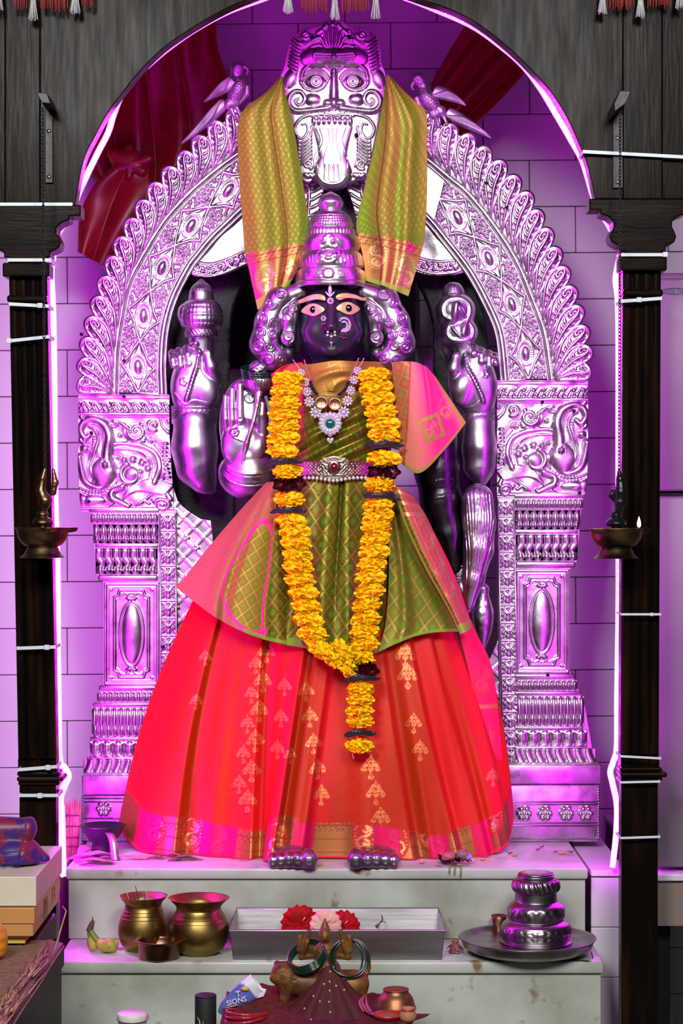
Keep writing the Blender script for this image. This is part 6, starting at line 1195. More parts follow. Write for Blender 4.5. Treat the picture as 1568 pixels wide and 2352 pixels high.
# ---------------------------------------------------------------- garland
M_MARI = mat('marigold_petal', (.98, .73, .004), .6, var=(.95, .40, .002), vscale=45, vlo=.60, vhi=.85, sss=.0, spec=.2)
M_ROSE = mat('dark_red_rose', (.14, .002, .018), .55, var=(.06, .0, .012), vscale=120)
M_GLEAF = mat('dark_garland_leaf', (.018, .030, .020), .4, var=(.04, .02, .035), vscale=60)
def marigold(seed):
    rg = np.random.default_rng(seed); Vs, Fs, k = [], [], 0; N = 125; sx, sy, sz = 38 * sN, 30 * sN, 21 * sN
    for i in range(N):
        z = 1 - 2 * (i + .5) / N; a = i * 2.39996; rr = math.sqrt(1 - z * z); nrm = np.array([rr * math.cos(a), rr * math.sin(a), z])
        nx = np.array([nrm[2], nrm[0], nrm[1]]); nrm = nx / np.linalg.norm(nx); nrm = nrm + rg.normal(0, .16, 3); nrm /= np.linalg.norm(nrm)
        t = np.cross(nrm, [0, 0, 1.] if abs(nrm[2]) < .9 else [1., 0, 0]); t /= np.linalg.norm(t); b = np.cross(nrm, t); ph = rg.uniform(0, 6.28); t, b = t * math.cos(ph) + b * math.sin(ph), -t * math.sin(ph) + b * math.cos(ph)
        L = rg.uniform(.32, .48); w_ = rg.uniform(.15, .23); base = nrm * .62
        rows = []
        for jj, (f, wd) in enumerate(((0, .45), (.55, 1.0), (1.0, .95))):
            for ii in (-1, -.35, .35, 1): rip = .07 * math.sin(ii * 4 + i) * f; rows.append(base + nrm * (L * f - .10 * f * f * abs(ii)) + t * (w_ * wd * ii) + b * (rip + .10 * f * f + rg.normal(0, .02)))
        P_ = np.array(rows) * [sx, sy, sz]; Vs.append(P_)
        for jj in range(2):
            for ii in range(3): a0 = k + jj * 4 + ii; Fs.append([a0, a0 + 1, a0 + 5, a0 + 4])
        k += 12
    V, Fc = ball((0, 0, 0), sx * .66, sy * .66, sz * .66, 8, 12); Fs += [[q_ + k for q_ in f] for f in Fc]; Vs.append(V); return np.vstack(Vs), Fs
gar = thing('flower_garland', 'long yellow marigold garland with red roses and dark leaves hanging on the statue', 'garland', tuple(px2w([(825, 1735, 0)], 3.96)[0]))
GS = []; rg = np.random.default_rng(5)
def gd(y): return np.interp(y, [840, 1000, 1080, 1200, 1400, 1500, 1740], [4.018, 4.012, 4.0, 3.995, 3.972, 3.958, 3.955])
def put(x, y, sx=1, sz=1, tilt=0):
    d = gd(y)
    if len(GS) < 4: o = mk('marigold', *marigold(len(GS)), M_MARI, gar); GS.append(o)
    else: o = inst('marigold', GS[rg.integers(0, 4)], parent=gar)
    o.location = px2w([(x, y, 0)], d)[0]; o.scale = (sx * d / DN, 1, sz * d / DN); o.rotation_euler = (rg.uniform(-.25, .25), tilt + rg.uniform(-.12, .12), rg.uniform(-.3, .3))
for x, y in ((661, 872), (657, 898), (654, 925), (652, 952), (651, 980), (650, 1008), (648, 1036)): put(x, y, 1.02 + .03 * rg.random(), 1.0)
for x, y in ((858, 864), (863, 890), (868, 918), (874, 946), (880, 974), (883, 1000)): put(x, y, 1.05, 1.0)
for x, y, s_ in ((660, 1082, .98), (664, 1146, 1.0), (882, 1054, 1.08), (871, 1113, 1.0)): put(x, y, s_, 1.0)
for x, y in ((667, 1196), (677, 1222), (680, 1248), (682, 1276), (684, 1303), (688, 1332), (697, 1362), (704, 1393), (708, 1424), (718, 1456)): put(x, y, 1.0, 1.02, .12)
for x, y in ((868, 1160), (868, 1186), (863, 1212), (861, 1240), (859, 1268), (853, 1298), (850, 1328), (849, 1358), (842, 1390), (840, 1422), (836, 1452), (836, 1482)): put(x, y, .98, 1.0, -.10)
for x, y, t in ((734, 1490, .5), (762, 1506, .9), (800, 1530, 1.25), (826, 1506, .3), (786, 1500, 1.1)): put(x, y, .98, 1.0, t)
for x, y, s_ in ((827, 1582, .86), (828, 1606, .88), (826, 1632, .9), (827, 1656, .88), (824, 1712, .92)): put(x, y, s_, .88)
def rose(x, y, s_=1.0):
    d = gd(y); c = px2w([(x, y, 4)], d)[0]; sh = []
    for k in range(5):
        rr = (17 - k * 3) * s_ * d / F; a0 = k * 1.3; th_ = np.linspace(0, 2 * PI * 1.08, 22); V = []
        for jj, zz in enumerate((-.5, .2, .7)):
            for a in th_: ro = rr * (.8 + .35 * (jj / 2) + (.10 + .10 * jj / 2) * math.sin(5 * a + k * 2 + jj)); V.append((c[0] + ro * math.cos(a + a0), c[1] - rr * zz - .002 * k, c[2] + ro * .85 * math.sin(a + a0)))
        sh.append((np.array(V), grid_faces(3, 22).tolist()))
    mk('rose', *join(*sh), M_ROSE, gar)
for x, y in ((645, 1113), (664, 1116), (684, 1112), (862, 1084), (882, 1088), (900, 1084), (822, 1537), (840, 1532), (852, 1540)): rose(x, y, .95)
def leaves(x, y, w_, n_):
    d = gd(y)
    for i in range(n_):
        t = (i / (n_ - 1) - .5); cx = x + t * w_; a = rg.uniform(-.35, .35) + t * .6; L = rg.uniform(16, 24); pts = []
        nn = 7; V = []
        for j in range(nn): s_ = j / (nn - 1) * 2 - 1; hw = 6.5 * (1 - s_ * s_) ** .6; V += [(cx + s_ * L * math.cos(a), y + s_ * L * math.sin(a) - hw, 20 + 8 * (1 - s_ * s_)), (cx + s_ * L * math.cos(a), y + s_ * L * math.sin(a) + hw * .2, 27 + 6 * math.sin(3 * s_ + i)), (cx + s_ * L * math.cos(a), y + s_ * L * math.sin(a) + hw, 19 + 5 * math.cos(2 * s_ + i))]
        mk('leaf', px2w(np.array(V), d), grid_faces(nn, 3), M_GLEAF, gar)
for x, y, w_ in ((650, 1060, 52), (664, 1172, 50), (882, 1022, 52), (876, 1139, 52), (832, 1556, 46), (826, 1682, 44)): leaves(x, y, w_, 6)
mk('end_stem', *tube([px2w([(x, y, 5)], 3.955)[0] for x, y in catmull([(808, 1725), (810, 1735), (812, 1743)], 6)], .0012, 6), mat('straw_thread', (.5, .35, .08), .6), gar)
# ---------------------------------------------------------------- offerings on the lower step
H1, H2 = CZ - Z1, CZ - Z2
def on1(y): return H1 * F / (y - CY)
def on2(y): return H2 * F / (y - CY)
M_BRASS = mat('aged_brass', (.30, .20, .06), .40, 1.0, var=(.11, .065, .025), vscale=14, vlo=.42, vhi=.75, bump=.08, bscale=40, rvar=.08)
M_BRASSD = mat('sooty_brass', (.22, .15, .07), .38, 1.0, var=(.05, .035, .02), vscale=22, bump=.1, bscale=60)
M_COPPERB = mat('dull_copper_brass', (.34, .19, .09), .36, 1.0, var=(.18, .09, .05), vscale=18)
M_STEEL = mat('brushed_steel', (.44, .42, .42), .36, .9, var=(.26, .25, .25), vscale=9, vstretch=(.5, 3, 3), bump=.08, bscale=30, bstretch=(.4, 5, 5))
M_PEWTER = mat('dull_silver_pewter', (.34, .31, .32), .34, 1.0, var=(.17, .15, .16), vscale=20, bump=.1, bscale=60)
def pot(lab, cx, d, ry, by, prof, grp=None):
    s_ = d / F; c = (PX(cx, d), d, Z2 + .0006); e = thing('brass_pot', lab, 'pot', c, grp)
    pr = catmull(prof, 60); pr = np.c_[pr[:, 0] * s_, pr[:, 1] * s_]; inner = np.c_[pr[::-1, 0] - .0018, pr[::-1, 1] + .0012]; inner = inner[inner[:, 1] < pr[-1, 1]]; full = np.vstack([[(.0005, .0)], pr, inner[:-1], [(.0005, inner[-1, 1] + .002)]]); full[:, 0] = np.maximum(full[:, 0], .0005)
    mk('vessel', *lathe(full, c, 56, caps=False), M_BRASS, e)
    for y, r_ in ((76, None), (84, None), (92, None)):
        rr = np.interp(y, prof_y(prof), prof_r(prof)) * s_; mk('ridge', *tube([(c[0] + rr * math.cos(a), c[1] + rr * math.sin(a), c[2] + y * s_) for a in np.linspace(0, 2 * PI, 48, endpoint=False)], .0008, 6, closed=True), M_BRASS, e)
    return e, c, s_
def prof_y(p): return [q[1] for q in p]
def prof_r(p): return [q[0] for q in p]
e1, c1_, s1_ = pot('round brass pot holding burnt incense sticks', 329, 3.785, 2050, 2186, [(34, 0), (50, 14), (57, 36), (57, 56), (52, 76), (45, 92), (42, 102), (44, 110), (52, 120), (56, 125)])
for k, (dx, top, lean, r_) in enumerate(((-22, 44, -16, .0007), (-14, 40, -10, .0006), (-3, 62, -14, .0008), (14, 46, -6, .0009), (2, 30, 3, .0006), (-26, 30, -4, .0006), (24, 22, 8, .0006))):
    mk('incense_stick', *tube([(c1_[0] + dx * s1_, c1_[1] + (.006 if k % 2 else -.008), c1_[2] + 92 * s1_), (c1_[0] + (dx + lean) * s1_, c1_[1] - .01, c1_[2] + (110 + top * .62) * s1_)], r_, 5), mat('burnt_stick', (.03, .025, .025), .7) if k % 3 else mat('straw_stick', (.45, .33, .16), .7), e1)
mk('ash', *ball((c1_[0] + 12 * s1_, c1_[1], c1_[2] + 110 * s1_), 24 * s1_, 20 * s1_, 9 * s1_), mat('ash_grey', (.16, .14, .14), .9, bump=1.0, bscale=120), e1)
pot('wider empty round brass pot with flared rim beside the steel tray', 456, 3.757, 2052, 2192, [(40, 0), (58, 14), (69, 38), (70, 58), (64, 80), (54, 96), (51, 104), (54, 112), (64, 122), (71, 128)])
d = 3.718; s_ = d / F; c = (PX(365, d), d, Z2 + .0006); e = thing('brass_bowl', 'small straight-sided brass bowl with wide flat rim before the pots', 'bowl', c)
mk('vessel', *lathe(np.array([(.5, 0), (44, 0), (47, 3), (48, 34), (50, 38), (58, 41), (59, 43), (58, 44), (46, 41), (45, 36), (44, 6), (.5, 4)]) * s_, c, 48, caps=False), M_COPPERB, e)
# bananas
d = 3.77; s_ = d / F; e = thing('banana_pair', 'two ripening stubby bananas joined at a brown stalk', 'bananas', px2w([(235, 2188, 0)], d)[0])
M_BAN = mat('banana_skin', (.55, .38, .07), .5, var=(.32, .30, .05), vscale=30, speck=((.05, .03, .01), 60, .66)); M_STALK = mat('dry_stalk', (.10, .07, .045), .8, bump=.6, bscale=120); M_BANG = mat('green_stalk', (.16, .24, .03), .5)
for pts, rr in (([(208, 2150, -8), (210, 2162, -4), (216, 2172, 0), (226, 2178, 4)], [7, 12, 14, 9]), ([(222, 2158, 2), (238, 2170, 10), (256, 2168, 14), (274, 2160, 14)], [8, 15, 19, 13])):
    c_ = catmull(pts, 30); V, Fc = tube(c_, np.interp(np.linspace(0, 1, 30), np.linspace(0, 1, 4), rr) * np.clip(np.sin(np.linspace(.35, PI - .12, 30)) * 1.6, .2, 1), 6); mk('banana', px2w(V, d), Fc, M_BAN, e)
for pts, rr in (([(204, 2138, -6), (206, 2150, -6), (211, 2160, -3)], 6), ([(208, 2138, 0), (216, 2150, 2), (228, 2164, 6)], 6.5)): V, Fc = tube(catmull(pts, 10), np.linspace(rr * .9, rr * 1.2, 10), 7); mk('stem', px2w(V, d), Fc, M_BANG, e)
V, Fc = tube(catmull([(213, 2116, 0), (209, 2126, -2), (205, 2138, -4)], 10), np.linspace(5, 8.5, 10), 7); mk('stalk', px2w(V, d), Fc, M_STALK, e)
mk('stalk_tip', *(lambda t: (px2w(t[0], d), t[1]))(tube([(212, 2106, 0), (213, 2118, 0)], [1, 2.4], 5)), M_STALK, e)
# steel tray
xa, xb, da, db_ = PX(527, 3.70), PX(1022, 3.70), 3.698, 3.872; zt = Z2 + .0535; zb = Z2 + .0006; tk_ = .0013; ins = .006
e = thing('steel_tray', 'deep rectangular steel tray holding hibiscus flowers', 'tray', ((xa + xb) / 2, (da + db_) / 2, zb))
def quadwall(p, q, n_): # inner/outer slab from bottom edge pair p to top edge pair q
    p, q = np.array(p, float), np.array(q, float); n_ = np.array(n_, float) * tk_; V = [*p, *q[::-1], *(p + n_), *(q[::-1] + n_)]; return np.array(V), [[0, 1, 2, 3], [7, 6, 5, 4], [0, 4, 5, 1], [1, 5, 6, 2], [2, 6, 7, 3], [3, 7, 4, 0]]
bl_, br_, bbl, bbr = (xa + ins, da + ins, zb), (xb - ins, da + ins, zb), (xa + ins, db_ - .012, zb), (xb - ins, db_ - .012, zb); tl, tr, tbl, tbr = (xa, da, zt), (xb, da, zt), (xa + .004, db_, zt + .006), (xb - .004, db_, zt + .006)
for nm, p, q, n_ in (('front_wall', (bl_, br_), (tl, tr), (0, 1, 0)), ('back_wall', (bbl, bbr), (tbl, tbr), (0, -1, 0)), ('side_wall', (bl_, bbl), (tl, tbl), (1, 0, 0)), ('side_wall', (br_, bbr), (tr, tbr), (-1, 0, 0))): mk(nm, *quadwall(p, q, n_), M_STEEL, e, smooth=False)
mk('base', *boxv(xa + ins, xb - ins, da + ins, db_ - .012, zb, zb + .0014), M_STEEL, e, smooth=False)
mk('rim', *tube([tl, tr, tbr, tbl], .0018, 8, closed=True), M_STEEL, e)
M_HIB = mat('hibiscus_red', (.46, .003, .006), .6, var=(.30, .002, .005), vscale=50, spec=.15); M_HIBP = mat('hibiscus_pink', (.80, .30, .30), .5, var=(.75, .45, .36), vscale=40)
def hibiscus(lab, cx, cy, rad, matl, d, rot, nm='hibiscus_flower', ruff=.16):
    s_ = d / F; c = px2w([(cx, cy, 0)], d)[0]; e = thing(nm, lab, 'flower', (c[0], c[1], Z2 + .002)); sd = rad * s_
    for k in range(5):
        a0 = rot + k * 2 * PI / 5; n, m = 7, 9; V = []
        for i in range(n):
            t = i / (n - 1)
            for j in range(m):
                v = j / (m - 1) * 2 - 1; w_ = .62 * math.sin(min(1, t * 1.15) * PI * .62) * v; rr = t * (1 - .18 * v * v + ruff * .5 * math.sin(v * 9 + k) * t); V.append(((rr * math.cos(a0) - w_ * math.sin(a0)) * sd, (-.25 - .25 * t + .35 * t * t + ruff * .4 * math.sin(v * 8 + k * 2) * t) * sd, (rr * math.sin(a0) + w_ * math.cos(a0)) * sd))
        o = mk('petal', np.array(V) + c, grid_faces(n, m), matl, e); md = o.modifiers.new('t', 'SOLIDIFY'); md.thickness = .0006
    mk('stamen', *tube([c, c + np.array([.25 * sd, -.6 * sd, .45 * sd])], [.0016, .0010], 6), M_HIBP, e)
    mk('calyx', *tube([c, (c[0], c[1] + .012, max(Z2 + .003, c[2] - .03))], [.003, .0014], 6), M_BANG, e); return e
hibiscus('ruffled red hibiscus lying nearer the brass pots in the tray', 690, 2122, 44, M_HIB, 3.80, .5); hibiscus('ruffled red hibiscus beside the pink bloom in the tray', 788, 2128, 38, M_HIB, 3.81, 1.2)
hibiscus('pale pink hibiscus between the two red ones in the tray', 748, 2124, 36, M_HIBP, 3.775, .1)
d = 3.83; e = thing('dry_twig', 'small dry brown twig leaning on the tray wall', 'twig', px2w([(872, 2134, 0)], d)[0])
for nm, pts, r_ in (('stem', [(866, 2132), (870, 2122), (878, 2112), (876, 2102)], 1.6), ('branch', [(872, 2120), (880, 2116), (886, 2120)], 1.0), ('bud', [(862, 2128), (868, 2124)], 3.0)): mk(nm, *(lambda t: (px2w(t[0], d), t[1]))(tube(np.c_[catmull(pts, 8), np.full(8, 2.)], r_, 6)), M_STALK, e)
# silver plate and tiered lingam cover
d = 3.752; s_ = d / F; c = np.array((PX(1211, d), d, Z2 + .0006)); e = thing('silver_plate', 'wide shallow dull silver plate on the lower step', 'plate', c)
mk('dish', *lathe(np.array([(.5, 2), (96, 2), (112, 4), (132, 10), (148, 20), (153, 33), (156, 36), (158, 38), (156, 39.5), (151, 37), (146, 31), (130, 27), (110, 26), (.5, 26)]) * s_, c, 72, caps=False, fn=lambda R, Z, T: np.where(R > .118, .0008 * np.sin(T * 7), 0)), M_PEWTER, e)
mk('foot_ring', *lathe(np.array([(80, 0), (84, 0), (84, 4), (80, 4)]) * s_, c, 40, caps=False), M_PEWTER, e)
c2_ = np.array((PX(1231, d), d + .006, Z2 + .0006 + 26.6 * s_)); e = thing('tiered_silver_cover', 'tiered round silver cover with rope ring and engraved bands on plate', 'ritual vessel', c2_)
pr = catmull([(84, 0), (84, 3), (78, 6), (79, 12), (81, 24), (79, 38), (72, 46), (65, 50), (64, 54), (66, 62), (66, 74), (62, 84), (52, 92), (49, 96), (48, 112), (50, 116), (54, 122), (55, 130), (52, 140), (46, 144), (43, 145), (43, 150), (41, 154), (30, 155)], 150) * s_
def eng(R, Z, T):
    z = Z / s_; return (np.where((z > 10) & (z < 40), .0007 * np.sign(np.sin(T * 14 + (z - 25) * .11)) * np.sign(np.sin(T * 14 - (z - 25) * .11)), 0) + np.where((z > 55) & (z < 82), .0008 * np.sin(T * 20) * np.sin((z - 55) / 27 * PI * 2), 0) + np.where((z > 117) & (z < 142), .0013 * np.sin(T * 26 + (z - 130) * .16), 0))
mk('tiers', *lathe(pr, c2_, 120, fn=eng), M_PEWTER, e)
mk('lid', *lathe(np.array([(.5, 154), (40, 154), (41, 157), (36, 159), (20, 160), (.5, 160)]) * s_, c2_, 40, caps=False), M_PEWTER, e)
d = 3.85; s_ = d / F; c = (PX(1146, d), d, Z2 + .0006); e = thing('copper_tumbler', 'small dark copper cup behind the silver plate', 'cup', c); mk('vessel', *lathe(np.array([(.5, 0), (13, 0), (15, 40), (18, 62), (17, 63), (14, 40), (12, 3), (.5, 3)]) * s_, c, 24, caps=False), M_COPPERB, e); mk('rim', *tube([(c[0] + 18 * s_ * math.cos(a), c[1] + 18 * s_ * math.sin(a), c[2] + 62 * s_) for a in np.linspace(0, 2 * PI, 24, endpoint=False)], .0008, 6, closed=True), M_COPPERB, e)
# dried rose heads, matchsticks, petals
M_DRYR = mat('dried_rose', (.16, .02, .06), .7, var=(.30, .12, .10), vscale=90)
for lab, x, y, r_ in (('dried dark pink rose head lying between tray and silver plate', 1044, 2190, 17), ('small dried petal clump lying behind the dried rose head', 1046, 2168, 9)):
    d = on2(y); c = px2w([(x, y - r_ * .5, 0)], d)[0]; e = thing('dried_rose', lab, 'flower', (c[0], c[1], Z2)); rg2 = np.random.default_rng(x)
    for k in range(9):
        a = rg2.uniform(0, 6.28); n = 5; V = []
        for i in range(n):
            for j in range(n): u, v = i / 4 - .5, j / 4 - .5; V.append((c[0] + (u * math.cos(a) - v * math.sin(a) * .6 + .25 * math.cos(a * 3)) * r_ * 1.5 * d / F, c[1] + (u * math.sin(a) + v * math.cos(a)) * r_ * d / F, max(Z2 + .0008, c[2] + (.5 - 2 * (u * u + v * v) + .5 * math.sin(a * 5)) * r_ * .8 * d / F)))
        mk('petal', V, grid_faces(n, n), M_DRYR, e)
for lab, x0, y0, x1, y1 in (('burnt matchstick with yellow end below the silver plate', 1295, 2196, 1350, 2206), ('short dark stick standing at the step end beside the ledge', 1357, 2184, 1359, 2200)):
    d = on2(max(y0, y1)); e = thing('matchstick', lab, 'matchstick', px2w([(x0, y1, 0)], d)[0]); a, b = np.array((PX(x0, d), d, Z2 + .0016 if lab[0] == 'b' else PZ(y0, d))), np.array((PX(x1, d), d - .012, Z2 + .0016)); mk('stick', *tube([a + (b - a) * .25, b], .0012, 5), mat('burnt_stick', (.03, .025, .025), .7), e); mk('tip', *tube([a, a + (b - a) * .25], .0013, 5), mat('straw_yellow', (.5, .4, .05), .6), e)
M_PETY = mat('fallen_marigold_petal', (.8, .30, .01), .6); M_PETR = mat('fallen_red_petal', (.35, .01, .03), .6)
for i, (x, y, mt) in enumerate(((1108, 1977, 'o'), (1182, 1967, 'o'), (1290, 1963, 'o'), (1311, 1959, 'r'), (1275, 1958, 'r'), (1235, 1953, 'r'), (1243, 1947, 'r'), (968, 1984, 'o'), (1170, 1962, 'r'))):
    d = on1(y); c = np.array((PX(x, d), d, Z1 + .0007)); n = 4; V = [(c[0] + (u - .5) * .009 * (1 + .3 * math.sin(v * 3 + i)), c[1] + (v - .5) * .010, c[2] + .003 * (u - .5) ** 2 * 4 + .0015 * math.sin(u * 5 + v * 4 + i) ** 2) for u in np.linspace(0, 1, n) for v in np.linspace(0, 1, n)]
    o = mk('fallen_petal', V, grid_faces(n, n), M_PETY if mt == 'o' else M_PETR); tag(o, {0: 'fallen orange petal beside the wilted leafy posy', 7: 'fallen orange petal at the skirt hem beyond the toes', 1: 'fallen orange petal midway between posy and pedestal end', 2: 'fallen orange petal near the outer end of the upper step', 3: 'largest fallen red petal next to the orange one at the step end'}.get(i, 'tiny fallen dark red petal before the flowered pedestal'), 'petal', 'petals on the upper step')
# ---------------------------------------------------------------- leaves, posy, burner and broom on the upper step
M_BETEL = mat('withered_leaf', (.10, .12, .035), .5, var=(.22, .12, .12), vscale=40, sheen=.1); M_LEAFP = mat('mauve_dry_leaf', (.30, .17, .20), .6, var=(.18, .12, .10), vscale=50); M_PEEL = mat('orange_peel', (.80, .28, .10), .5)
def flatleaf(parent, x, y, L, W_, ang, matl, lift=3.0, curl=.4, nm='leaf'):
    d = on1(y); s_ = d / F; n, m = 10, 5; V = []
    for i in range(n):
        t = i / (n - 1); hw = W_ * math.sin(PI * min(1, t * .94 + .06)) ** .8
        for j in range(m): v = j / (m - 1) * 2 - 1; u = (t - .5) * L; V.append((PX(x, d) + (u * math.cos(ang) - v * hw * math.sin(ang)) * s_, d + (u * math.sin(ang) + v * hw * math.cos(ang)) * s_, Z1 + .0008 + (lift * (t * (1 - t) * 2 + .2) + curl * hw * v * v + 1.2 * math.sin(6 * t + v * 2) ** 2) * s_))
    return mk(nm, V, grid_faces(n, m), matl, parent)
e = thing('withered_leaf_pile', 'pile of withered green and mauve leaves beside the incense burner', 'leaves', (PX(215, 3.98), 3.98, Z1))
for x, y, L, W_, a, mt, lf in ((195, 1978, 80, 20, .2, M_LEAFP, 10), (215, 1984, 90, 18, -.15, M_BETEL, 4), (240, 1986, 60, 16, .1, M_BETEL, 3), (228, 1976, 86, 20, .4, M_LEAFP, 14), (205, 1968, 70, 22, .9, M_LEAFP, 22), (250, 1974, 60, 14, -.4, M_BETEL, 8), (200, 1988, 40, 12, .5, M_BETEL, 3)): flatleaf(e, x, y, L, W_, a, mt, lf)
e = thing('leaf_scraps', 'row of dry leaf scraps with an orange peel strip before the skirt hem', 'leaves', (PX(380, 3.97), 3.97, Z1))
flatleaf(e, 317, 1975, 52, 7, 0, M_PEEL, 2, .1, 'peel_strip')
for x, y, L, W_, a, mt, lf in ((357, 1974, 44, 10, .1, M_BETEL, 3), (395, 1972, 56, 12, -.1, M_LEAFP, 8), (425, 1975, 60, 12, .15, M_BETEL, 5), (445, 1977, 44, 8, 0, M_BETEL, 3), (405, 1978, 40, 8, .3, M_BETEL, 2)): flatleaf(e, x, y, L, W_, a, mt, lf)
d = 3.905; s_ = d / F; e = thing('leafy_posy', 'wilted posy of dark leaves with mauve and pink blooms at the step edge', 'posy', (PX(1042, d), d, Z1))
for k in range(11): a = PI + .2 + k * .27; flatleaf(e, 1042 + 26 * math.cos(a * .9), 1984 + 2 * math.sin(a), 48, 11, a * .5, mat('posy_leaf', (.03, .075, .035), .45, var=(.10, .05, .10), vscale=60), 10 + (k % 3) * 6, .5)
for x, y, r_, mt in ((1062, 1962, 18, M_LEAFP), (1030, 1966, 16, mat('wilted_pink', (.50, .12, .14), .6)), (1070, 1966, 14, mat('mauve_petal', (.55, .25, .60), .6))): V, Fc = ball(px2w([(x, y, 4)], d)[0], r_ * s_, r_ * s_, r_ * .6 * s_, 9, 14); V += .0018 * np.sin(V[:, [2]] * 900 + V[:, [0]] * 700); mk('bloom', V, Fc, mt, e)
for x, y in ((1030, 2004), (1056, 2012), (1042, 2006)): mk('stem', *tube([(PX(1040, d), d, Z1 + .004), (PX(x, d), D1 - .012, Z1 + .003), (PX(x, D1), D1 - .014, PZ(y, D1))], .0012, 5), M_BANG, e)
d = 4.03; s_ = d / F; c = np.array((PX(236, d), d, Z1 + .0006)); M_BURN = mat('sooty_iron', (.014, .012, .02), .42, .3)
e = thing('incense_burner', 'black footed incense burner bowl with flat metal strap handle', 'incense burner', c); mk('bowl', *lathe(np.array([(.5, 0), (27, 0), (26, 14), (24, 26), (34, 36), (44, 50), (50, 64), (53, 67), (51, 68), (40, 50), (28, 38), (.5, 34)]) * s_, c, 40, caps=False), M_BURN, e)
hp = [(243, 1905, 48), (258, 1905, 62), (268, 1922, 76), (272, 1948, 84), (276, 1972, 88), (277, 1984, 90)]; hp = catmull(hp, 24); V = []
for x, y, q in hp: V += [(x - 9, y, q), (x + 9, y, q), (x + 9, y + .5, q - 3), (x - 9, y + .5, q - 3)]
Fc = [f for f in grid_faces(24, 4, True).tolist()]; mk('strap_handle', np.c_[px2w(np.array(V), d)[:, :2], np.maximum(px2w(np.array(V), d)[:, 2], Z1 + .001)], Fc, mat('worn_tin', (.5, .40, .36), .4, .9, var=(.25, .2, .15), vscale=40), e)
e = thing('straw_hand_broom', 'small bound straw hand broom standing beside the glowing rope light', 'broom', px2w([(166, 1960, 0)], 4.12)[0]); M_STRAW = mat('pale_straw', (.50, .30, .20), .7, var=(.36, .2, .12), vscale=80); rgb_ = np.random.default_rng(3); zl = PZ(2003, 3.95)
sh_ = []
for k in range(60): a = rgb_.uniform(0, 6.28); rr = math.sqrt(rgb_.random()); x0, x1 = 165 + 11 * rr * math.cos(a), 167 + 18 * rr * math.cos(a); yt = 1846 + rgb_.uniform(-14, 12); d_ = 4.10 + .012 * rr * math.sin(a); p0 = np.array(P(x0, 1955, d_)); p0[2] = zl + .002; sh_.append(tube([p0, np.array(P(x1, 1880, d_)), np.array(P(x1 + rgb_.uniform(-6, 6), yt, d_))], [.0016, .0016, .0006], 5))
tag(mk('straws', *join(*sh_), M_STRAW, e), kind='stuff')
for y, r_ in ((1875, 17), (1900, 16), (1926, 14), (1946, 12)): mk('binding', *tube([P(166 + (r_ + 1) * math.cos(a), y + 2.5 * math.sin(a), 4.10 + .0135 * math.sin(a)) for a in np.linspace(0, 2 * PI, 20, endpoint=False)], .0012, 5, closed=True), mat('dark_thread', (.12, .03, .08), .7), e)
# ---------------------------------------------------------------- bangles hung on the lotus bud
M_BANGLE = mat('dark_green_glass', (.002, .028, .014), .1, 0, coat=1)
for k in range(4):
    cx, cy = 592 + k * .8, 850 + k * 5.2; pts = [px2w([(cx + 38 * math.cos(a), cy + 11.5 * math.sin(a) + 3 * math.cos(a), 12 + 36 * -math.sin(a) * -1)], DHp)[0] for a in np.linspace(0, 2 * PI, 48, endpoint=False)]
    tag(mk('glass_bangle', *tube(pts, 2.6 * DHp / F, 8, closed=True), M_BANGLE), 'dark green glass bangle stacked round the silver lotus bud', 'bangle', 'bangles on the lotus bud')
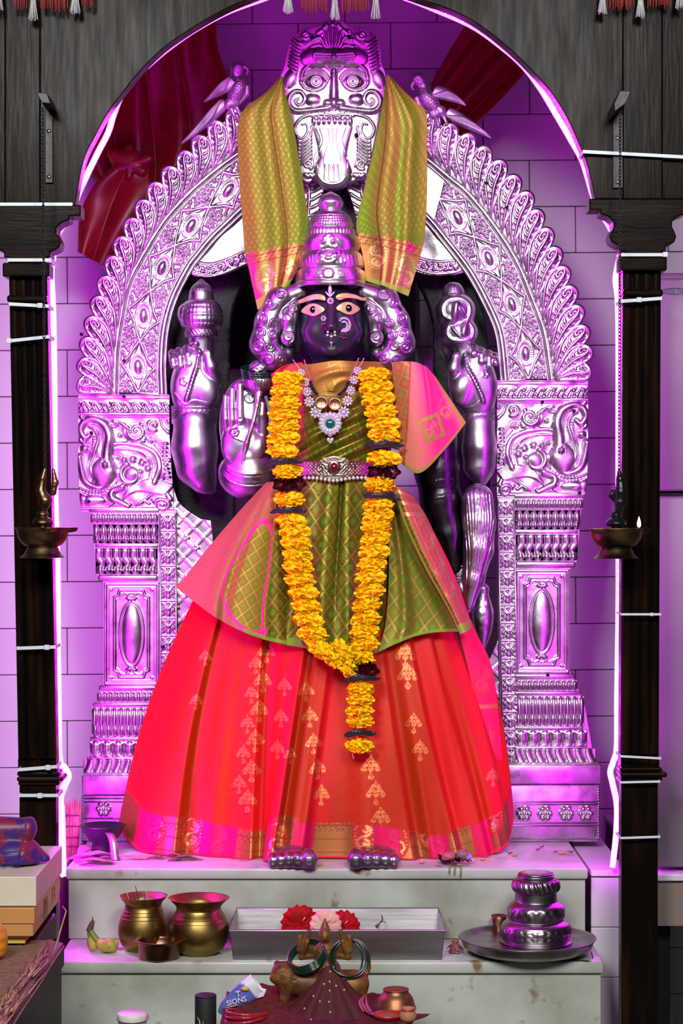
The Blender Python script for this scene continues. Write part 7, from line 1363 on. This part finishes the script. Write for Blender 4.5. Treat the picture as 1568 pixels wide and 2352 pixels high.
# ---------------------------------------------------------------- hanging lamps
def chainv(x, y0, y1, d, dx=0, pitch=8.2):
    sh = []; n = int((y1 - y0) / pitch)
    for k in range(n):
        y = y0 + (k + .5) * (y1 - y0) / n; xx = x + dx * (y - y0) / (y1 - y0); c = np.array(P(xx, y, d)); a = np.linspace(0, 2 * PI, 10, endpoint=False); s_ = d / F; w_, h_ = 2.9 * s_, 5.6 * s_
        pts = [(c[0] + w_ * math.cos(t) * (.8 if k % 2 else .55), c[1] + w_ * math.cos(t) * (.55 if k % 2 else -.8), c[2] + h_ * math.sin(t)) for t in a]; sh.append(tube(pts, 1.15 * s_, 5, closed=True))
    return join(*sh)
def lamp(lab, cx, chx, ytop, yr, lit, bx, straps, fig, matl):
    d = 3.655; s_ = d / F; e = thing('hanging_oil_lamp', lab, 'oil lamp', P(cx, yr + 70, d), 'hanging oil lamps'); c = np.array(P(cx, yr, d))
    pr = np.array([(.5, -68), (48, -68), (50, -66), (42, -58), (36, -46), (35, -43), (44, -38), (55, -24), (60, -6), (63, 0), (61, 1), (56, -8), (44, -26), (.5, -30)]) * s_
    def spout(R, Z, T): return np.where(Z > -10 * s_, (.014 * np.clip(np.cos(T * 2.5 + (PI if lit else 0)), 0, 1) ** 8) * np.clip(R / (60 * s_), 0, 1), 0)
    mk('bowl', *lathe(catmull(pr, 80), c, 80, caps=False, fn=spout), M_BRASSD, e)
    st = catmull([(14, 0), (16, 2), (14, 18), (12, 24), (22, 28), (24, 34), (19, 42), (12, 46), (14, 52), (10, 60)], 50) * s_; base = c + [0, 0, -20 * s_]; mk('stem', *lathe(st, base, 24), matl, e)
    def bird(p): 
        D = s_chain(p, [(*q, 0) for q in fig[0]], fig[1], 4); return smin(D, s_chain(p, [(*q, -4) for q in fig[2]], fig[3], 4), 3)
    xs = [q[0] for q in fig[0] + fig[2]]; ys = [q[1] for q in fig[0] + fig[2]]; r = Relief(min(xs) - 20, max(xs) + 20, min(ys) - 20, max(ys) + 20, 1.2)
    for q in fig[2]: r.line(arc(q[0], q[1], 6, 7, 0, 330), 1.2)
    V, Fc = sdf_mesh(bird, (min(xs) - 18, max(xs) + 18, min(ys) - 18, max(ys) + 18, -20, 20), 1.8); mk('peacock_finial', px2w(emboss(V, r, 1, 0), d), Fc, matl, e)
    ch = mk('chain', *chainv(chx, ytop, min(ys) + 4, d, fig[0][0][0] - chx), M_IRON, e); tag(ch, kind='stuff')
    hk = mk('hook_bracket', *prism(bx, d - .004, DB - .0042, .001), M_IRON, e, smooth=False)
    x0, x1, y0, y1 = straps; sp = mk('wall_strap', *prism([(x0, y1), (x1, y1), (x1, y0), (x0, y0)], DB - .0065, DB - .0003 - (.003 if False else 0), .0008), M_IRON, e, smooth=False)
    for y in (y0 + 55, y1 - 14): q = P((x0 + x1) / 2, y, DB - .0065); V, Fc = lathe([(.0001, 0), (.0042, 0), (.0036, .0016), (.0001, .002)], (0, 0, 0), 12); mk('screw', V[:, [0, 2, 1]] * [1, -1, 1] + q, Fc, M_SCREW, sp)
    if lit:
        fx, fy = lit; q = np.array(P(fx, fy, d)); pr = np.array([(.3, 0), (3.4, 3), (4.6, 7), (4, 13), (2, 20), (.3, 26)]) * s_
        mk('flame', *lathe(catmull(pr, 20), q, 14, caps=False), mat('flame', (1, .6, .2), .5, emit=(1, .50, .16), estr=9), e); mk('wick', *tube([q + [-.012, .0, -.006], q + [-.004, 0, -.002], q + [0, 0, .002]], .0014, 6), mat('charred_wick', (.03, .02, .02), .9), e)
    return e
lamp('unlit sooty brass oil lamp with peacock finial hanging before the shaded column', 98, 98, 248, 1213, None, [(83, 212), (108, 214), (116, 238), (96, 236)], (104, 121, 246, 420),
     ([(103, 1078), (98, 1098), (94, 1128), (104, 1150), (100, 1168)], [4, 7, 10, 15, 9], [(122, 1080), (126, 1108), (122, 1132)], [4, 7.5, 7]), M_BRASSD)
lamp('lit brass oil lamp with small flame hanging before the other column', 1415, 1424, 258, 1215, (1467, 1212), [(1424, 208), (1449, 209), (1436, 238), (1412, 256), (1410, 238)], (1407, 1430, 262, 432),
     ([(1421, 1082), (1424, 1100), (1426, 1130), (1424, 1155), (1420, 1176)], [4, 9, 14, 13, 9], [(1406, 1128), (1404, 1138), (1410, 1150)], [5, 6, 4]), mat('soot_black', (.012, .012, .014), .25, .4, bump=.3, bscale=150))
# door-string fringe along the top of the arch
DT = 3.715; e = thing('tasselled_door_hanging', 'red fringed door hanging with white tassels along the top of the arch', 'door hanging', P(784, 40, DT)); M_TASS = mat('white_tassel', (.55, .58, .55), .8, var=(.4, .42, .40), vscale=200); M_FRNG = mat('red_fringe', (.28, .03, .025), .8)
mk('valance', *boxv(PX(-60, DT), PX(1640, DT), DT - .004, DB - .0042, PZ(-30, DT), PZ(-110, DT), .002), mat('red_valance', (.22, .01, .015), .7), e, smooth=False)
rgf = np.random.default_rng(9)
for x, yb in ((-4, 22), (76, 46), (173, 30), (661, 30), (768, 44), (863, 42), (1384, 32), (1471, 40), (1562, 20)):
    sh_ = []
    for k in range(26): a, rr = rgf.uniform(0, 6.28), math.sqrt(rgf.random()); sh_.append(tube([P(x + 4 * rr * math.cos(a), yb - 62, DT - .008 + .004 * math.sin(a)), P(x + 7 * rr * math.cos(a), yb - 30, DT - .008 + .006 * rr * math.sin(a)), P(x + 12 * rr * math.cos(a), yb + rgf.uniform(-5, 3), DT - .008 + .009 * rr * math.sin(a))], .0011, 4))
    tag(mk('tassel', *join(*sh_), M_TASS, e), kind='stuff'); mk('tassel_cord', *tube([P(x, yb - 60, DT - .008), P(x, -28, DT - .004)], .002, 6), M_TASS, e)
for x0, x1, yb in ((30, 60, 20), (92, 158, 24), (188, 215, 14), (690, 752, 26), (784, 848, 26), (1396, 1456, 20), (1486, 1540, 16)):
    sh_ = [tube([P(x + rgf.uniform(-1, 1), -30, DT - .006), P(x + rgf.uniform(-3, 3), yb + rgf.uniform(-8, 5), DT - .006)], .0011, 4) for x in np.arange(x0, x1, 3.2)]; tag(mk('fringe', *join(*sh_), M_FRNG, e), kind='stuff')
# ---------------------------------------------------------------- table with boxes on the near side
ZT = .5945
M_MAT = mat('woven_brown_mat', (.16, .085, .05), .85, var=(.26, .15, .09), vscale=60, vstretch=(1, 4, 1), bump=1.2, bscale=160)
e = thing('low_black_table', 'low black table with brown straw mat and frayed edge', 'table', (-.62, 3.1, 0))
mk('top', *boxv(-.95, -.458, 2.55, 3.455, ZT - .045, ZT - .006, .003), M_DARK, e, smooth=False); mk('rear_shelf', *boxv(-.95, -.502, 3.456, 3.68, ZT - .045, ZT - .0005, .003), M_DARK, e, smooth=False)
for x, y in ((-.92, 2.58), (-.50, 2.58), (-.92, 3.40), (-.505, 3.40)): mk('leg', *boxv(x, x + .035, y, y + .035, 0, ZT - .0455), M_DARK, e, smooth=False)
mk('side_panel', *boxv(-.466, -.462, 2.6, 3.45, .12, ZT - .0455), M_DARK, e, smooth=False)
n, m = 90, 60; U, Vv = uvgrid(n, m); X = -.95 + U * .494; Y = 2.55 + Vv * .90; Zm = ZT - .0055 + .0035 + .0016 * np.sin(U * 170) * np.sin(Vv * 300) + .0008 * np.sin(U * 31 + Vv * 17); Zm = np.where(U > .97, Zm - (U - .97) * .25, Zm); mk('straw_mat', np.stack([X, Y, Zm], -1).reshape(-1, 3), grid_faces(n, m), M_MAT, e)
sh_ = []; rgm = np.random.default_rng(12)
for k in range(90): t = rgm.random(); y = 2.70 + .58 * t; x = -.474 + rgm.normal(0, .006); L = rgm.uniform(.06, .18); sh_.append(tube([(x, y, ZT + .002), (x + rgm.normal(0, .004), y + L * .5, ZT + .002 + rgm.random() * .004), (x + rgm.normal(0, .006), min(3.45, y + L), ZT + .002 + rgm.random() * .005)], .0012, 4))
tag(mk('loose_straws', *join(*sh_), M_STRAW, e), kind='stuff')
sh_ = [tube([P(x0, y0, 3.42), P(x1, y1, 3.40), P(x2, y2, 3.38)], .0013, 5) for x0, y0, x1, y1, x2, y2 in ((144, 2082, 152, 2092, 112, 2228), (96, 2210, 104, 2245, 98, 2256), (80, 2268, 98, 2310, 92, 2352))]; mk('stray_straw', *join(*sh_), M_STRAW, e)
def carton(name, lab, x1px, d0, d1, z0, z1, matl, rot=0, lid=None, xl=-.86):
    x1 = PX(x1px, d0); e = thing(name, lab, 'box', ((xl + x1) / 2, (d0 + d1) / 2, z0)); e['_wl'] = list(e.location)
    mk('tray', *boxv(xl, x1, d0, d1, z0, z1, .0015), matl, e, smooth=False)
    if lid: mk('lid', *boxv(xl - .002, x1 + .0025, d0 - .0025, d1 + .002, z1 - lid, z1 + .0015, .001), matl, e, smooth=False)
    del e['_wl']
    if rot: e.rotation_euler = (0, 0, rot)
    return e
M_CARDW = mat('cream_card', (.62, .56, .44), .5, var=(.58, .52, .41), vscale=20); M_CARDO = mat('glossy_tan_card', (.54, .27, .085), .35, var=(.48, .23, .075), vscale=6, spec=.3); M_CARDY = mat('yellow_card', (.62, .42, .09), .5)
carton('cardboard_box', 'flat yellow carton at the bottom of the box stack', 58, 3.41, 3.66, ZT + .001, .6095, M_CARDY)
eo = carton('cardboard_box', 'glossy tan cardboard box with printed handling symbols in the middle of the stack', 76, 3.395, 3.70, .6105, .6555, M_CARDO, 0, .024)
ew = carton('cardboard_box', 'white cardboard box topping the stack under purple silk', 83, 3.40, 3.715, .6585, .7065, M_CARDW)
M_PRINT = mat('brown_print', (.16, .07, .03), .6); xs_ = PX(76, 3.395) + .0030
def sidebox(x0, x1, y0, y1, nm='print'): # thin printed marks on the right side of the tan box (y = depth, z = height)
    return mk(nm, *boxv(xs_ - .0004, xs_ + .0002, x0, x1, y0, y1), M_PRINT, eo, smooth=False)
for a, b, c_, d_ in ((3.50, 3.502, .618, .650), (3.535, 3.537, .618, .650), (3.50, 3.537, .648, .650), (3.50, 3.537, .632, .634), (3.50, 3.537, .618, .620), (3.507, 3.511, .637, .645), (3.515, 3.523, .637, .645), (3.528, 3.531, .637, .645), (3.506, 3.532, .624, .6255), (3.51, 3.528, .628, .6292), (3.60, 3.602, .625, .65), (3.63, 3.632, .625, .65), (3.60, 3.632, .649, .650), (3.60, 3.632, .637, .638)): sidebox(a, b, c_, d_)
# folded purple silk on the white box
M_PURP = mat('purple_brocade', (.045, .012, .16), .42, var=(.20, .015, .05), vscale=34, vlo=.50, vhi=.56, sheen=.2, sheen_tint=(.6, .4, 1), detail=3.0)
d = 3.52
def f_cl(p): 
    D = s_ell(p, (30, 1960, 0), (64, 44, 60)); D = smin(D, s_cap(p, (-40, 1985, 10), (70, 1985, 14), 24, 22), 16); D = smin(D, s_cap(p, (70, 1955, -20), (100, 1975, -10), 16, 14), 10); D = smin(D, s_cap(p, (-50, 1905, 10), (58, 1902, 14), 34, 26), 14); D = smin(D, s_ell(p, (70, 1900, 10), (16, 26, 30)), 8); return np.maximum(D, p[1] - (CY + (CZ - .7105) * F / d))
r = Relief(-100, 130, 1850, 2020, 2); [r.carve(catmull(q, 20), 2.6, 1.2) for q in ([(-40, 1945), (20, 1952), (80, 1940)], [(-40, 1975), (10, 1972), (60, 1962), (95, 1950)], [(62, 1890), (60, 1930), (52, 1975), (46, 2000)])]
V, Fc = sdf_mesh(f_cl, (-90, 125, 1855, 2016, -70, 80), 3.0); V = emboss(smooth_mesh(V, Fc, 2), r, 1.0, 10); e = thing('folded_silk_cloth', 'folded purple and red brocade silk lying on the white box', 'cloth', px2w([(20, 2008, 0)], d)[0]); mk('folded_cloth', px2w(V, d), Fc, M_PURP, e)
bdv = [(x, y, q) for x, y, q in catmull([(-60, 1984, 46), (0, 1986, 52), (40, 1988, 44), (52, 1990, 32)], 20)]; V, Fc = tube(px2w(np.array(bdv), d), .0075, 8); mk('gilt_edge', V, Fc, mat('tarnished_gilt', (.14, .10, .07), .4, .7, var=(.03, .02, .12), vscale=90), e)
# orange bag
d = 3.30
def f_bag(p): return smin(s_ell(p, (-6, 2170, 0), (24, 38, 30)), s_ell(p, (-12, 2192, 0), (28, 20, 34)), 8)
V, Fc = sdf_mesh(f_bag, (-45, 30, 2125, 2218, -40, 40), 2.6); V[:, 2] += 2 * np.sin(V[:, 1] * .3) ; W_ = px2w(V, d); W_[:, 2] += (ZT + .001) - W_[:, 2].min(); e = thing('orange_plastic_bag', 'small glossy orange plastic bag on the straw mat', 'bag', (PX(-6, d), d, ZT)); mk('bag', W_, Fc, mat('orange_plastic', (.62, .20, .012), .2, coat=.6), e)
mk('tied_neck', *tube([P(-6, 2140, d), P(-10, 2128, d), P(-14, 2118, d)], [.008, .004, .007], 8), MATS['orange_plastic'], e)
# ---------------------------------------------------------------- small worship group in front of the steps
ZS = .395
e = thing('low_wooden_stool', 'low dark wooden stool in front of the steps carrying the small idol', 'stool', (0, 3.47, 0)); mk('top', *boxv(-.40, .22, 3.28, 3.665, ZS - .03, ZS, .003), M_WOODH, e, smooth=False)
for x in (-.38, .17): mk('leg', *boxv(x, x + .03, 3.3, 3.64, 0, ZS - .0305), M_WOODH, e, smooth=False)
M_KUM = mat('vermilion_powder', (.075, .004, .005), .9, var=(.12, .010, .008), vscale=50, bump=1.0, bscale=140, speck=((.32, .10, .01), 28, .70)); ZK = .462
e = thing('vermilion_covered_platform', 'small platform caked with dark red vermilion powder', 'platform', (PX(725, 3.45), 3.46, ZS)); mk('block', *boxv(PX(503, 3.42), PX(948, 3.42), 3.37, 3.585, ZS + .0005, ZK, .006), M_KUM, e)
n, m = 60, 110; U, Vv = uvgrid(n, m); X = PX(508, 3.42) + U * (PX(944, 3.42) - PX(508, 3.42)); Y = 3.375 + Vv * .205; rr = np.random.default_rng(4); Zk = ZK + .0005 + .022 * np.exp(-((U - .22) / .18) ** 2 - ((Vv - .75) / .4) ** 2) + .014 * np.abs(np.sin(U * 19 + 3 * np.sin(Vv * 7))) * Vv + .003 * np.sin(U * 55 + Vv * 30) * np.sin(Vv * 41); Zk = np.maximum(Zk * 1.0, ZK + .0004); mk('powder_heap', np.stack([X, Y, Zk], -1).reshape(-1, 3), grid_faces(n, m), M_KUM, e)
# idol on lion
DI = 3.50; M_IDOL = mat('turmeric_smeared_brass', (.24, .095, .012), .5, .3, var=(.08, .032, .012), vscale=45, bump=.3, bscale=120)
id_ = thing('small_goddess_idol', 'small turmeric-smeared brass goddess riding a lion', 'idol', (PX(745, DI), DI, ZK))
def f_idol(p):
    D = s_ell(p, (746, 2148, 4), (15, 19, 15)); D = smin(D, s_cap(p, (746, 2112, 0), (746, 2136, 0), 3, 13), 3); D = smin(D, s_cap(p, (746, 2162, 0), (746, 2178, 0), 9, 14), 4); D = smin(D, s_ell(p, (746, 2190, 0), (27, 28, 18)), 6); D = smin(D, s_ell(p, (748, 2225, 0), (34, 26, 24)), 8); D = smin(D, s_ell(p, (746, 2152, 19), (2.6, 5, 4)), 2)
    for sg in (-1, 1):
        for (a, b, c_) in (((24, 2180), (48, 2172), (36, 2136)), ((24, 2186), (58, 2180), (56, 2148)), ((24, 2192), (54, 2196), (40, 2160))): D = smin(D, s_chain(p, [(746 + sg * a[0], a[1], 0), (746 + sg * b[0], b[1], 10), (746 + sg * c_[0], c_[1], 16)], [8, 7, 5.5], 3), 3)
    return D
r = Relief(690, 800, 2105, 2240, 1.2); [r.line([(x - 4, 2146), (x + 4, 2145)], 1.2) for x in (740, 752)]; r.line([(742, 2158), (750, 2158)], 1.1); r.line(arc(746, 2130, 14, 5, 0, 180), 1.4); r.line(arc(746, 2176, 18, 10, 0, 180), 1.6); r.line(arc(746, 2182, 22, 16, 0, 180), 1.4)
body('figure', f_idol, (674, 818, 2104, 2260, -36, 44), 2.0, M_IDOL, DI, r, 1.0, 4, 1, id_)
def f_lion(p):
    D = s_ell(p, (652, 2236, 6), (30, 30, 26)); D = smin(D, s_ell(p, (634, 2244, 14), (15, 12, 14)), 5); D = smin(D, s_chain(p, [(668, 2252, 0), (740, 2262, 0), (815, 2260, 0)], [34, 34, 33], 12), 12)
    for pts, rr in (([(660, 2262, 14), (654, 2292, 16), (652, 2316, 18), (642, 2320, 24)], [15, 11, 9, 9]), ([(682, 2268, -14), (690, 2300, -14), (686, 2318, -10)], [14, 10, 9]), ([(818, 2268, 12), (832, 2296, 8), (818, 2318, 12), (808, 2321, 18)], [22, 14, 9, 9]), ([(800, 2270, -14), (806, 2300, -16), (798, 2320, -12)], [18, 12, 9])): D = smin(D, s_chain(p, pts, rr, 5), 6)
    for x in (636, 664): D = smin(D, s_ell(p, (x, 2212, 4), (7, 8, 5)), 3)
    return np.maximum(smin(D, s_chain(p, [(838, 2250, -6), (848, 2225, -8), (846, 2195, -8)], [5, 4, 5], 3), 3), p[1] - 2323)
r = Relief(600, 860, 2180, 2330, 1.4); [r.line(catmull([(652 + 14 * math.cos(a), 2236 + 14 * math.sin(a)), (652 + 24 * math.cos(a + .2), 2236 + 24 * math.sin(a + .2)), (652 + 32 * math.cos(a), 2236 + 32 * math.sin(a))], 6), 2.4, 1.4) for a in np.arange(0, 6.2, .42)]; r.ring(636, 2234, 4, 3, 1.1); r.line([(624, 2250), (644, 2252)], 1.2)
o = body('lion_mount', f_lion, (606, 866, 2184, 2334, -40, 48), 2.6, M_IDOL, DI, r, 1.0, 4, 1, id_)
# red cloth fanned in front of the idol
n, m = 90, 140; U, Vv = uvgrid(n, m); xl = np.interp(Vv, [0, .25, .5, 1], [746, 705, 655, 560]); xr = np.interp(Vv, [0, .25, .5, 1], [768, 815, 870, 985]); yy = 2214 + Vv * 190; G = np.stack([xl + (xr - xl) * U, yy + 6 * np.cos(U * 12) * Vv, 22 + 120 * Vv * np.sin(PI * U) ** .7 + 10 * Vv * np.abs(np.sin(U * 22)) + 14 * Vv], -1); W_ = px2w(G.reshape(-1, 3), DI); W_[:, 2] = np.maximum(W_[:, 2], ZK + .004)
e = thing('dark_red_cloth', 'dark red pleated cloth with tiny gold specks fanned before the small idol', 'cloth', (PX(758, DI), DI - .06, ZK)); o = mk('pleated_cloth', W_, grid_faces(n, m)[:, ::-1], mat('maroon_cloth', (.055, .003, .006), .75, var=(.075, .004, .008), vscale=70, sheen=.15, sheen_tint=(.6, .1, .1)), e); md = o.modifiers.new('t', 'SOLIDIFY'); md.thickness = .001
sh_ = []
for x, y in ((758, 2226), (757, 2244), (757, 2262), (756, 2284), (744, 2250), (772, 2252), (735, 2284), (720, 2274), (790, 2262), (700, 2300), (758, 2305), (715, 2320), (742, 2216), (766, 2216)):
    i = int(np.argmin((G[..., 0].ravel() - x) ** 2 + (G[..., 1].ravel() - y) ** 2)); sh_.append(ball(W_[i] + [0, -.0012, 0], .0016, .0012, .0020, 5, 6))
tag(mk('gold_specks', *join(*sh_), M_GOLD, e), kind='stuff')
# green bangles on the idol's arms
for k in range(5):
    cx, cy = 702 + k * 1.6, 2186 + k * 3.4; ca, sa = math.cos(-.42), math.sin(-.42); pts = [px2w([(cx + 44 * math.cos(t) * ca - 20 * math.sin(t) * sa, cy + 44 * math.cos(t) * sa + 20 * math.sin(t) * ca, 16 + 38 * math.sin(t))], DI)[0] for t in np.linspace(0, 2 * PI, 48, endpoint=False)]
    tag(mk('glass_bangle', *tube(pts, 2.4 * DI / F, 7, closed=True), M_BANGLE), 'dark green glass bangle in the stack on the idol arms above the lion head', 'bangle', 'bangles on one side of the idol')
for k, (cx, cy, rx, ry) in enumerate(((796, 2200, 36, 42), (806, 2196, 40, 42), (799, 2194, 42, 40))):
    pts = [px2w([(cx + rx * math.cos(t), cy + ry * math.sin(t), 18 + 12 * math.sin(t) + 4 * k)], DI)[0] for t in np.linspace(0, 2 * PI, 48, endpoint=False)]
    tag(mk('glass_bangle', *tube(pts, 2.4 * DI / F, 7, closed=True), M_BANGLE), 'dark green glass bangle hanging upright on the idol arms above the lion tail', 'bangle', 'bangles on the other side of the idol')
# printed packet, rolled
d = 3.50; e = thing('printed_packet', 'crumpled blue and white printed packet lying on the vermilion', 'packet', (PX(555, d), d, ZK)); a, b = np.array((504, 2322, 20.)), np.array((592, 2256, 14.)); u = (b - a) / np.linalg.norm(b - a); v = np.array([-u[1], u[0], 0]); n, m = 26, 28; V = []; cl = []
for i in range(n):
    t = i / (n - 1); w_ = np.interp(t, [0, .15, .55, 1], [5, 16, 25, 27])
    for j in range(m): an = j / m * 2 * PI; V.append(a + (b - a) * t + v * w_ * math.cos(an) + np.array([0, 0, 1.]) * (w_ * .55 * math.sin(an) + 1.3 * math.sin(an * 3 + t * 9))); cl.append((.70, .70, .78) if t > .80 + .05 * math.cos(an) else (.10, .12, .42))
V = np.array(V); mk('wrapper', px2w(V, d), grid_faces(n, m, True), mat('printed_foil', (.3, .3, .6), .3, attr=True, spec=.5), e, col=np.array(cl), zari=np.zeros(len(V)))
mk('torn_flap', px2w(np.array([(588, 2262, 16), (612, 2268, 18), (606, 2284, 20), (582, 2290, 22), (598, 2276, 24)]), d), [[0, 1, 4], [1, 2, 4], [2, 3, 4], [3, 0, 4]], mat('white_wrapper', (.7, .68, .7), .4), e)
ang = -math.atan2(u[1], u[0]); M_WHITE = mat('white_print', (.8, .8, .82), .5); M_GPR = mat('gold_print', (.62, .38, .08), .5)
def ptext(s__, x, y, size, mt): text_obj('lettering', s__, px2w([(x, y, 37)], d)[0], size * d / F, mt, e, rot=(PI / 2, -.25, 0))
ptext('T', 549, 2275, 19, M_WHITE); ptext('SIONS', 545, 2291, 17, M_WHITE); mk('gold_print_band', *(lambda bb: (px2w(bb[0], d), bb[1]))(tube([(520, 2307, 33), (548, 2300, 34)], 4, 6, flat=.3)), M_GPR, e); ptext('22', 530, 2312, 9, M_WHITE)
mk('gold_emblem', *(lambda bb: (px2w(bb[0], d), bb[1]))(ball((564, 2264, 31), 10, 6, 4, 6, 10)), M_GPR, e)
# bowls, bangles and small things on the platform
M_REDP = mat('red_lacquer', (.42, .01, .02), .25, coat=.6); M_CLAY = mat('brown_kumkum_ball', (.26, .08, .03), .7, bump=.4, bscale=90)
for k in range(3):
    cy = 2338 + k * 6; dd = 3.44; pts = [(PX(565 + (48 - k) * math.cos(t), dd), dd + .036 * math.sin(t), ZK + .006 + k * .0045 + .004 * math.cos(t + k)) for t in np.linspace(0, 2 * PI, 44, endpoint=False)]; tag(mk('red_bangle', *tube(pts, .0022, 7, closed=True), M_REDP), 'glossy red bangle in the small stack on the vermilion beside the printed packet', 'bangle', 'red bangles on the platform')
dd = 3.52; s_ = dd / F; c = np.array((PX(909, dd), dd, ZK + .0008)); e = thing('upturned_brass_bowl', 'upturned brass bowl stained red on the platform corner', 'bowl', c); mk('vessel', *lathe(np.array([(46, 0), (47, 3), (44, 10), (40, 24), (34, 34), (30, 37), (29, 42), (27, 46), (.5, 47)]) * s_, c, 40, caps=False), mat('red_stained_brass', (.26, .09, .05), .42, .8, var=(.34, .18, .05), vscale=25), e); mk('foot_ring', *tube([(c[0] + 28 * s_ * math.cos(t), c[1] + 28 * s_ * math.sin(t), c[2] + 45 * s_) for t in np.linspace(0, 2 * PI, 30, endpoint=False)], .0016, 6, closed=True), MATS['red_stained_brass'], e)
dd = 3.44; s_ = dd / F; c = np.array((PX(890, dd), dd, ZK + .0008)); e = thing('red_rimmed_dish', 'shallow red-rimmed dish holding orange powder', 'dish', c); mk('dish', *lathe(np.array([(.5, 0), (24, 0), (34, 12), (36, 16), (34, 16), (22, 4), (.5, 4)]) * s_, c, 36, caps=False), M_REDP, e); mk('powder', *ball(c + [0, 0, 8 * s_], 28 * s_, 28 * s_, 10 * s_, 8, 18), M_CLAY, e)
c = np.array((PX(936, dd), dd - .012, ZK + .0008)); e = thing('clay_pot', 'tiny round clay pot beside the red-rimmed dish', 'pot', c); mk('vessel', *lathe(np.array([(.5, 0), (12, 1), (20, 10), (20, 20), (14, 28), (13, 31), (16, 34), (14, 34), (11, 30), (.5, 26)]) * s_, c, 28, caps=False), mat('terracotta', (.40, .17, .09), .7), e); mk('red_cord', *tube([(c[0] + 14 * s_ * math.cos(t), c[1] + 14 * s_ * math.sin(t), c[2] + 29 * s_) for t in np.linspace(0, 2 * PI, 22, endpoint=False)], .0016, 6, closed=True), M_REDP, e)
e = thing('wilted_pink_petals', 'wilted magenta flower petals drooping by the lion hind leg', 'flower', (PX(842, 3.45), 3.45, ZK))
for k, pts in enumerate(([(838, 2282, 4), (832, 2300, 8), (842, 2318, 12), (860, 2328, 14)], [(836, 2286, 0), (826, 2302, 4), (836, 2322, 10)], [(840, 2284, 6), (842, 2306, 12), (852, 2322, 16)])): V, Fc = tube(px2w(catmull(pts, 14), 3.45), np.linspace(.0012, .0045, 14) * np.sin(np.linspace(.4, 2.6, 14)), 7, flat=.4); mk('petal', V, Fc, mat('magenta_petal', (.36, .03, .13), .55), e)
# jar and cylinder on the stool
dd = 3.52; c = np.array((PX(472, dd), dd, ZS + .0005)); s_ = dd / F; zt_ = PZ(2284, dd) - c[2]; e = thing('black_cylinder', 'matt black cylinder standing beside the vermilion platform', 'canister', c); mk('body', *lathe([(.0005, 0), (.0178, 0), (.0182, .001), (.0182, zt_ - .004), (.0180, zt_ - .0035)], c, 36), mat('matt_black', (.012, .013, .015), .6), e); mk('cap', *lathe([(.0175, zt_ - .0034), (.0182, zt_ - .003), (.0182, zt_ - .001), (.017, zt_), (.0005, zt_)], c, 36), MATS['matt_black'], e)
dd = 3.42; c = np.array((PX(304, dd), dd, ZS + .0005)); zt_ = PZ(2326, dd) - c[2]; r_ = 35 * dd / F; e = thing('white_lidded_jar', 'small clear jar with white screw lid dusted with red powder', 'jar', c); mk('body', *lathe([(.0005, 0), (r_ * .9, 0), (r_ * .94, .003), (r_ * .94, zt_ - .016), (r_ * .85, zt_ - .012)], c, 36), mat('jar_plastic', (.35, .33, .33), .25), e); mk('lid', *lathe([(r_, zt_ - .0115), (r_ * 1.01, zt_ - .010), (r_ * 1.01, zt_ - .002), (r_ * .96, zt_), (.0005, zt_)], c, 40, fn=lambda R, Z, T: np.where((Z > zt_ - .0105) & (Z < zt_ - .0015), .0004 * np.sin(T * 50), 0)), mat('white_plastic_dusted', (.66, .62, .6), .45, var=(.45, .22, .2), vscale=40, vlo=.5, vhi=.8), e)
e = thing('grass_blade', 'single pale grass blade beside the black cylinder', 'grass', (PX(452, 3.47), 3.47, ZS)); mk('blade', *tube([(PX(466, 3.47), 3.47, ZS + .0006), P(458, 2345, 3.47), P(453, 2336, 3.47)], [.0012, .0011, .0004], 5, flat=.4), mat('pale_grass', (.4, .5, .2), .6), e); mk('blade', *tube([(PX(468, 3.47), 3.475, ZS + .0006), P(466, 2346, 3.475)], [.0010, .0004], 5, flat=.4), MATS['pale_grass'], e)
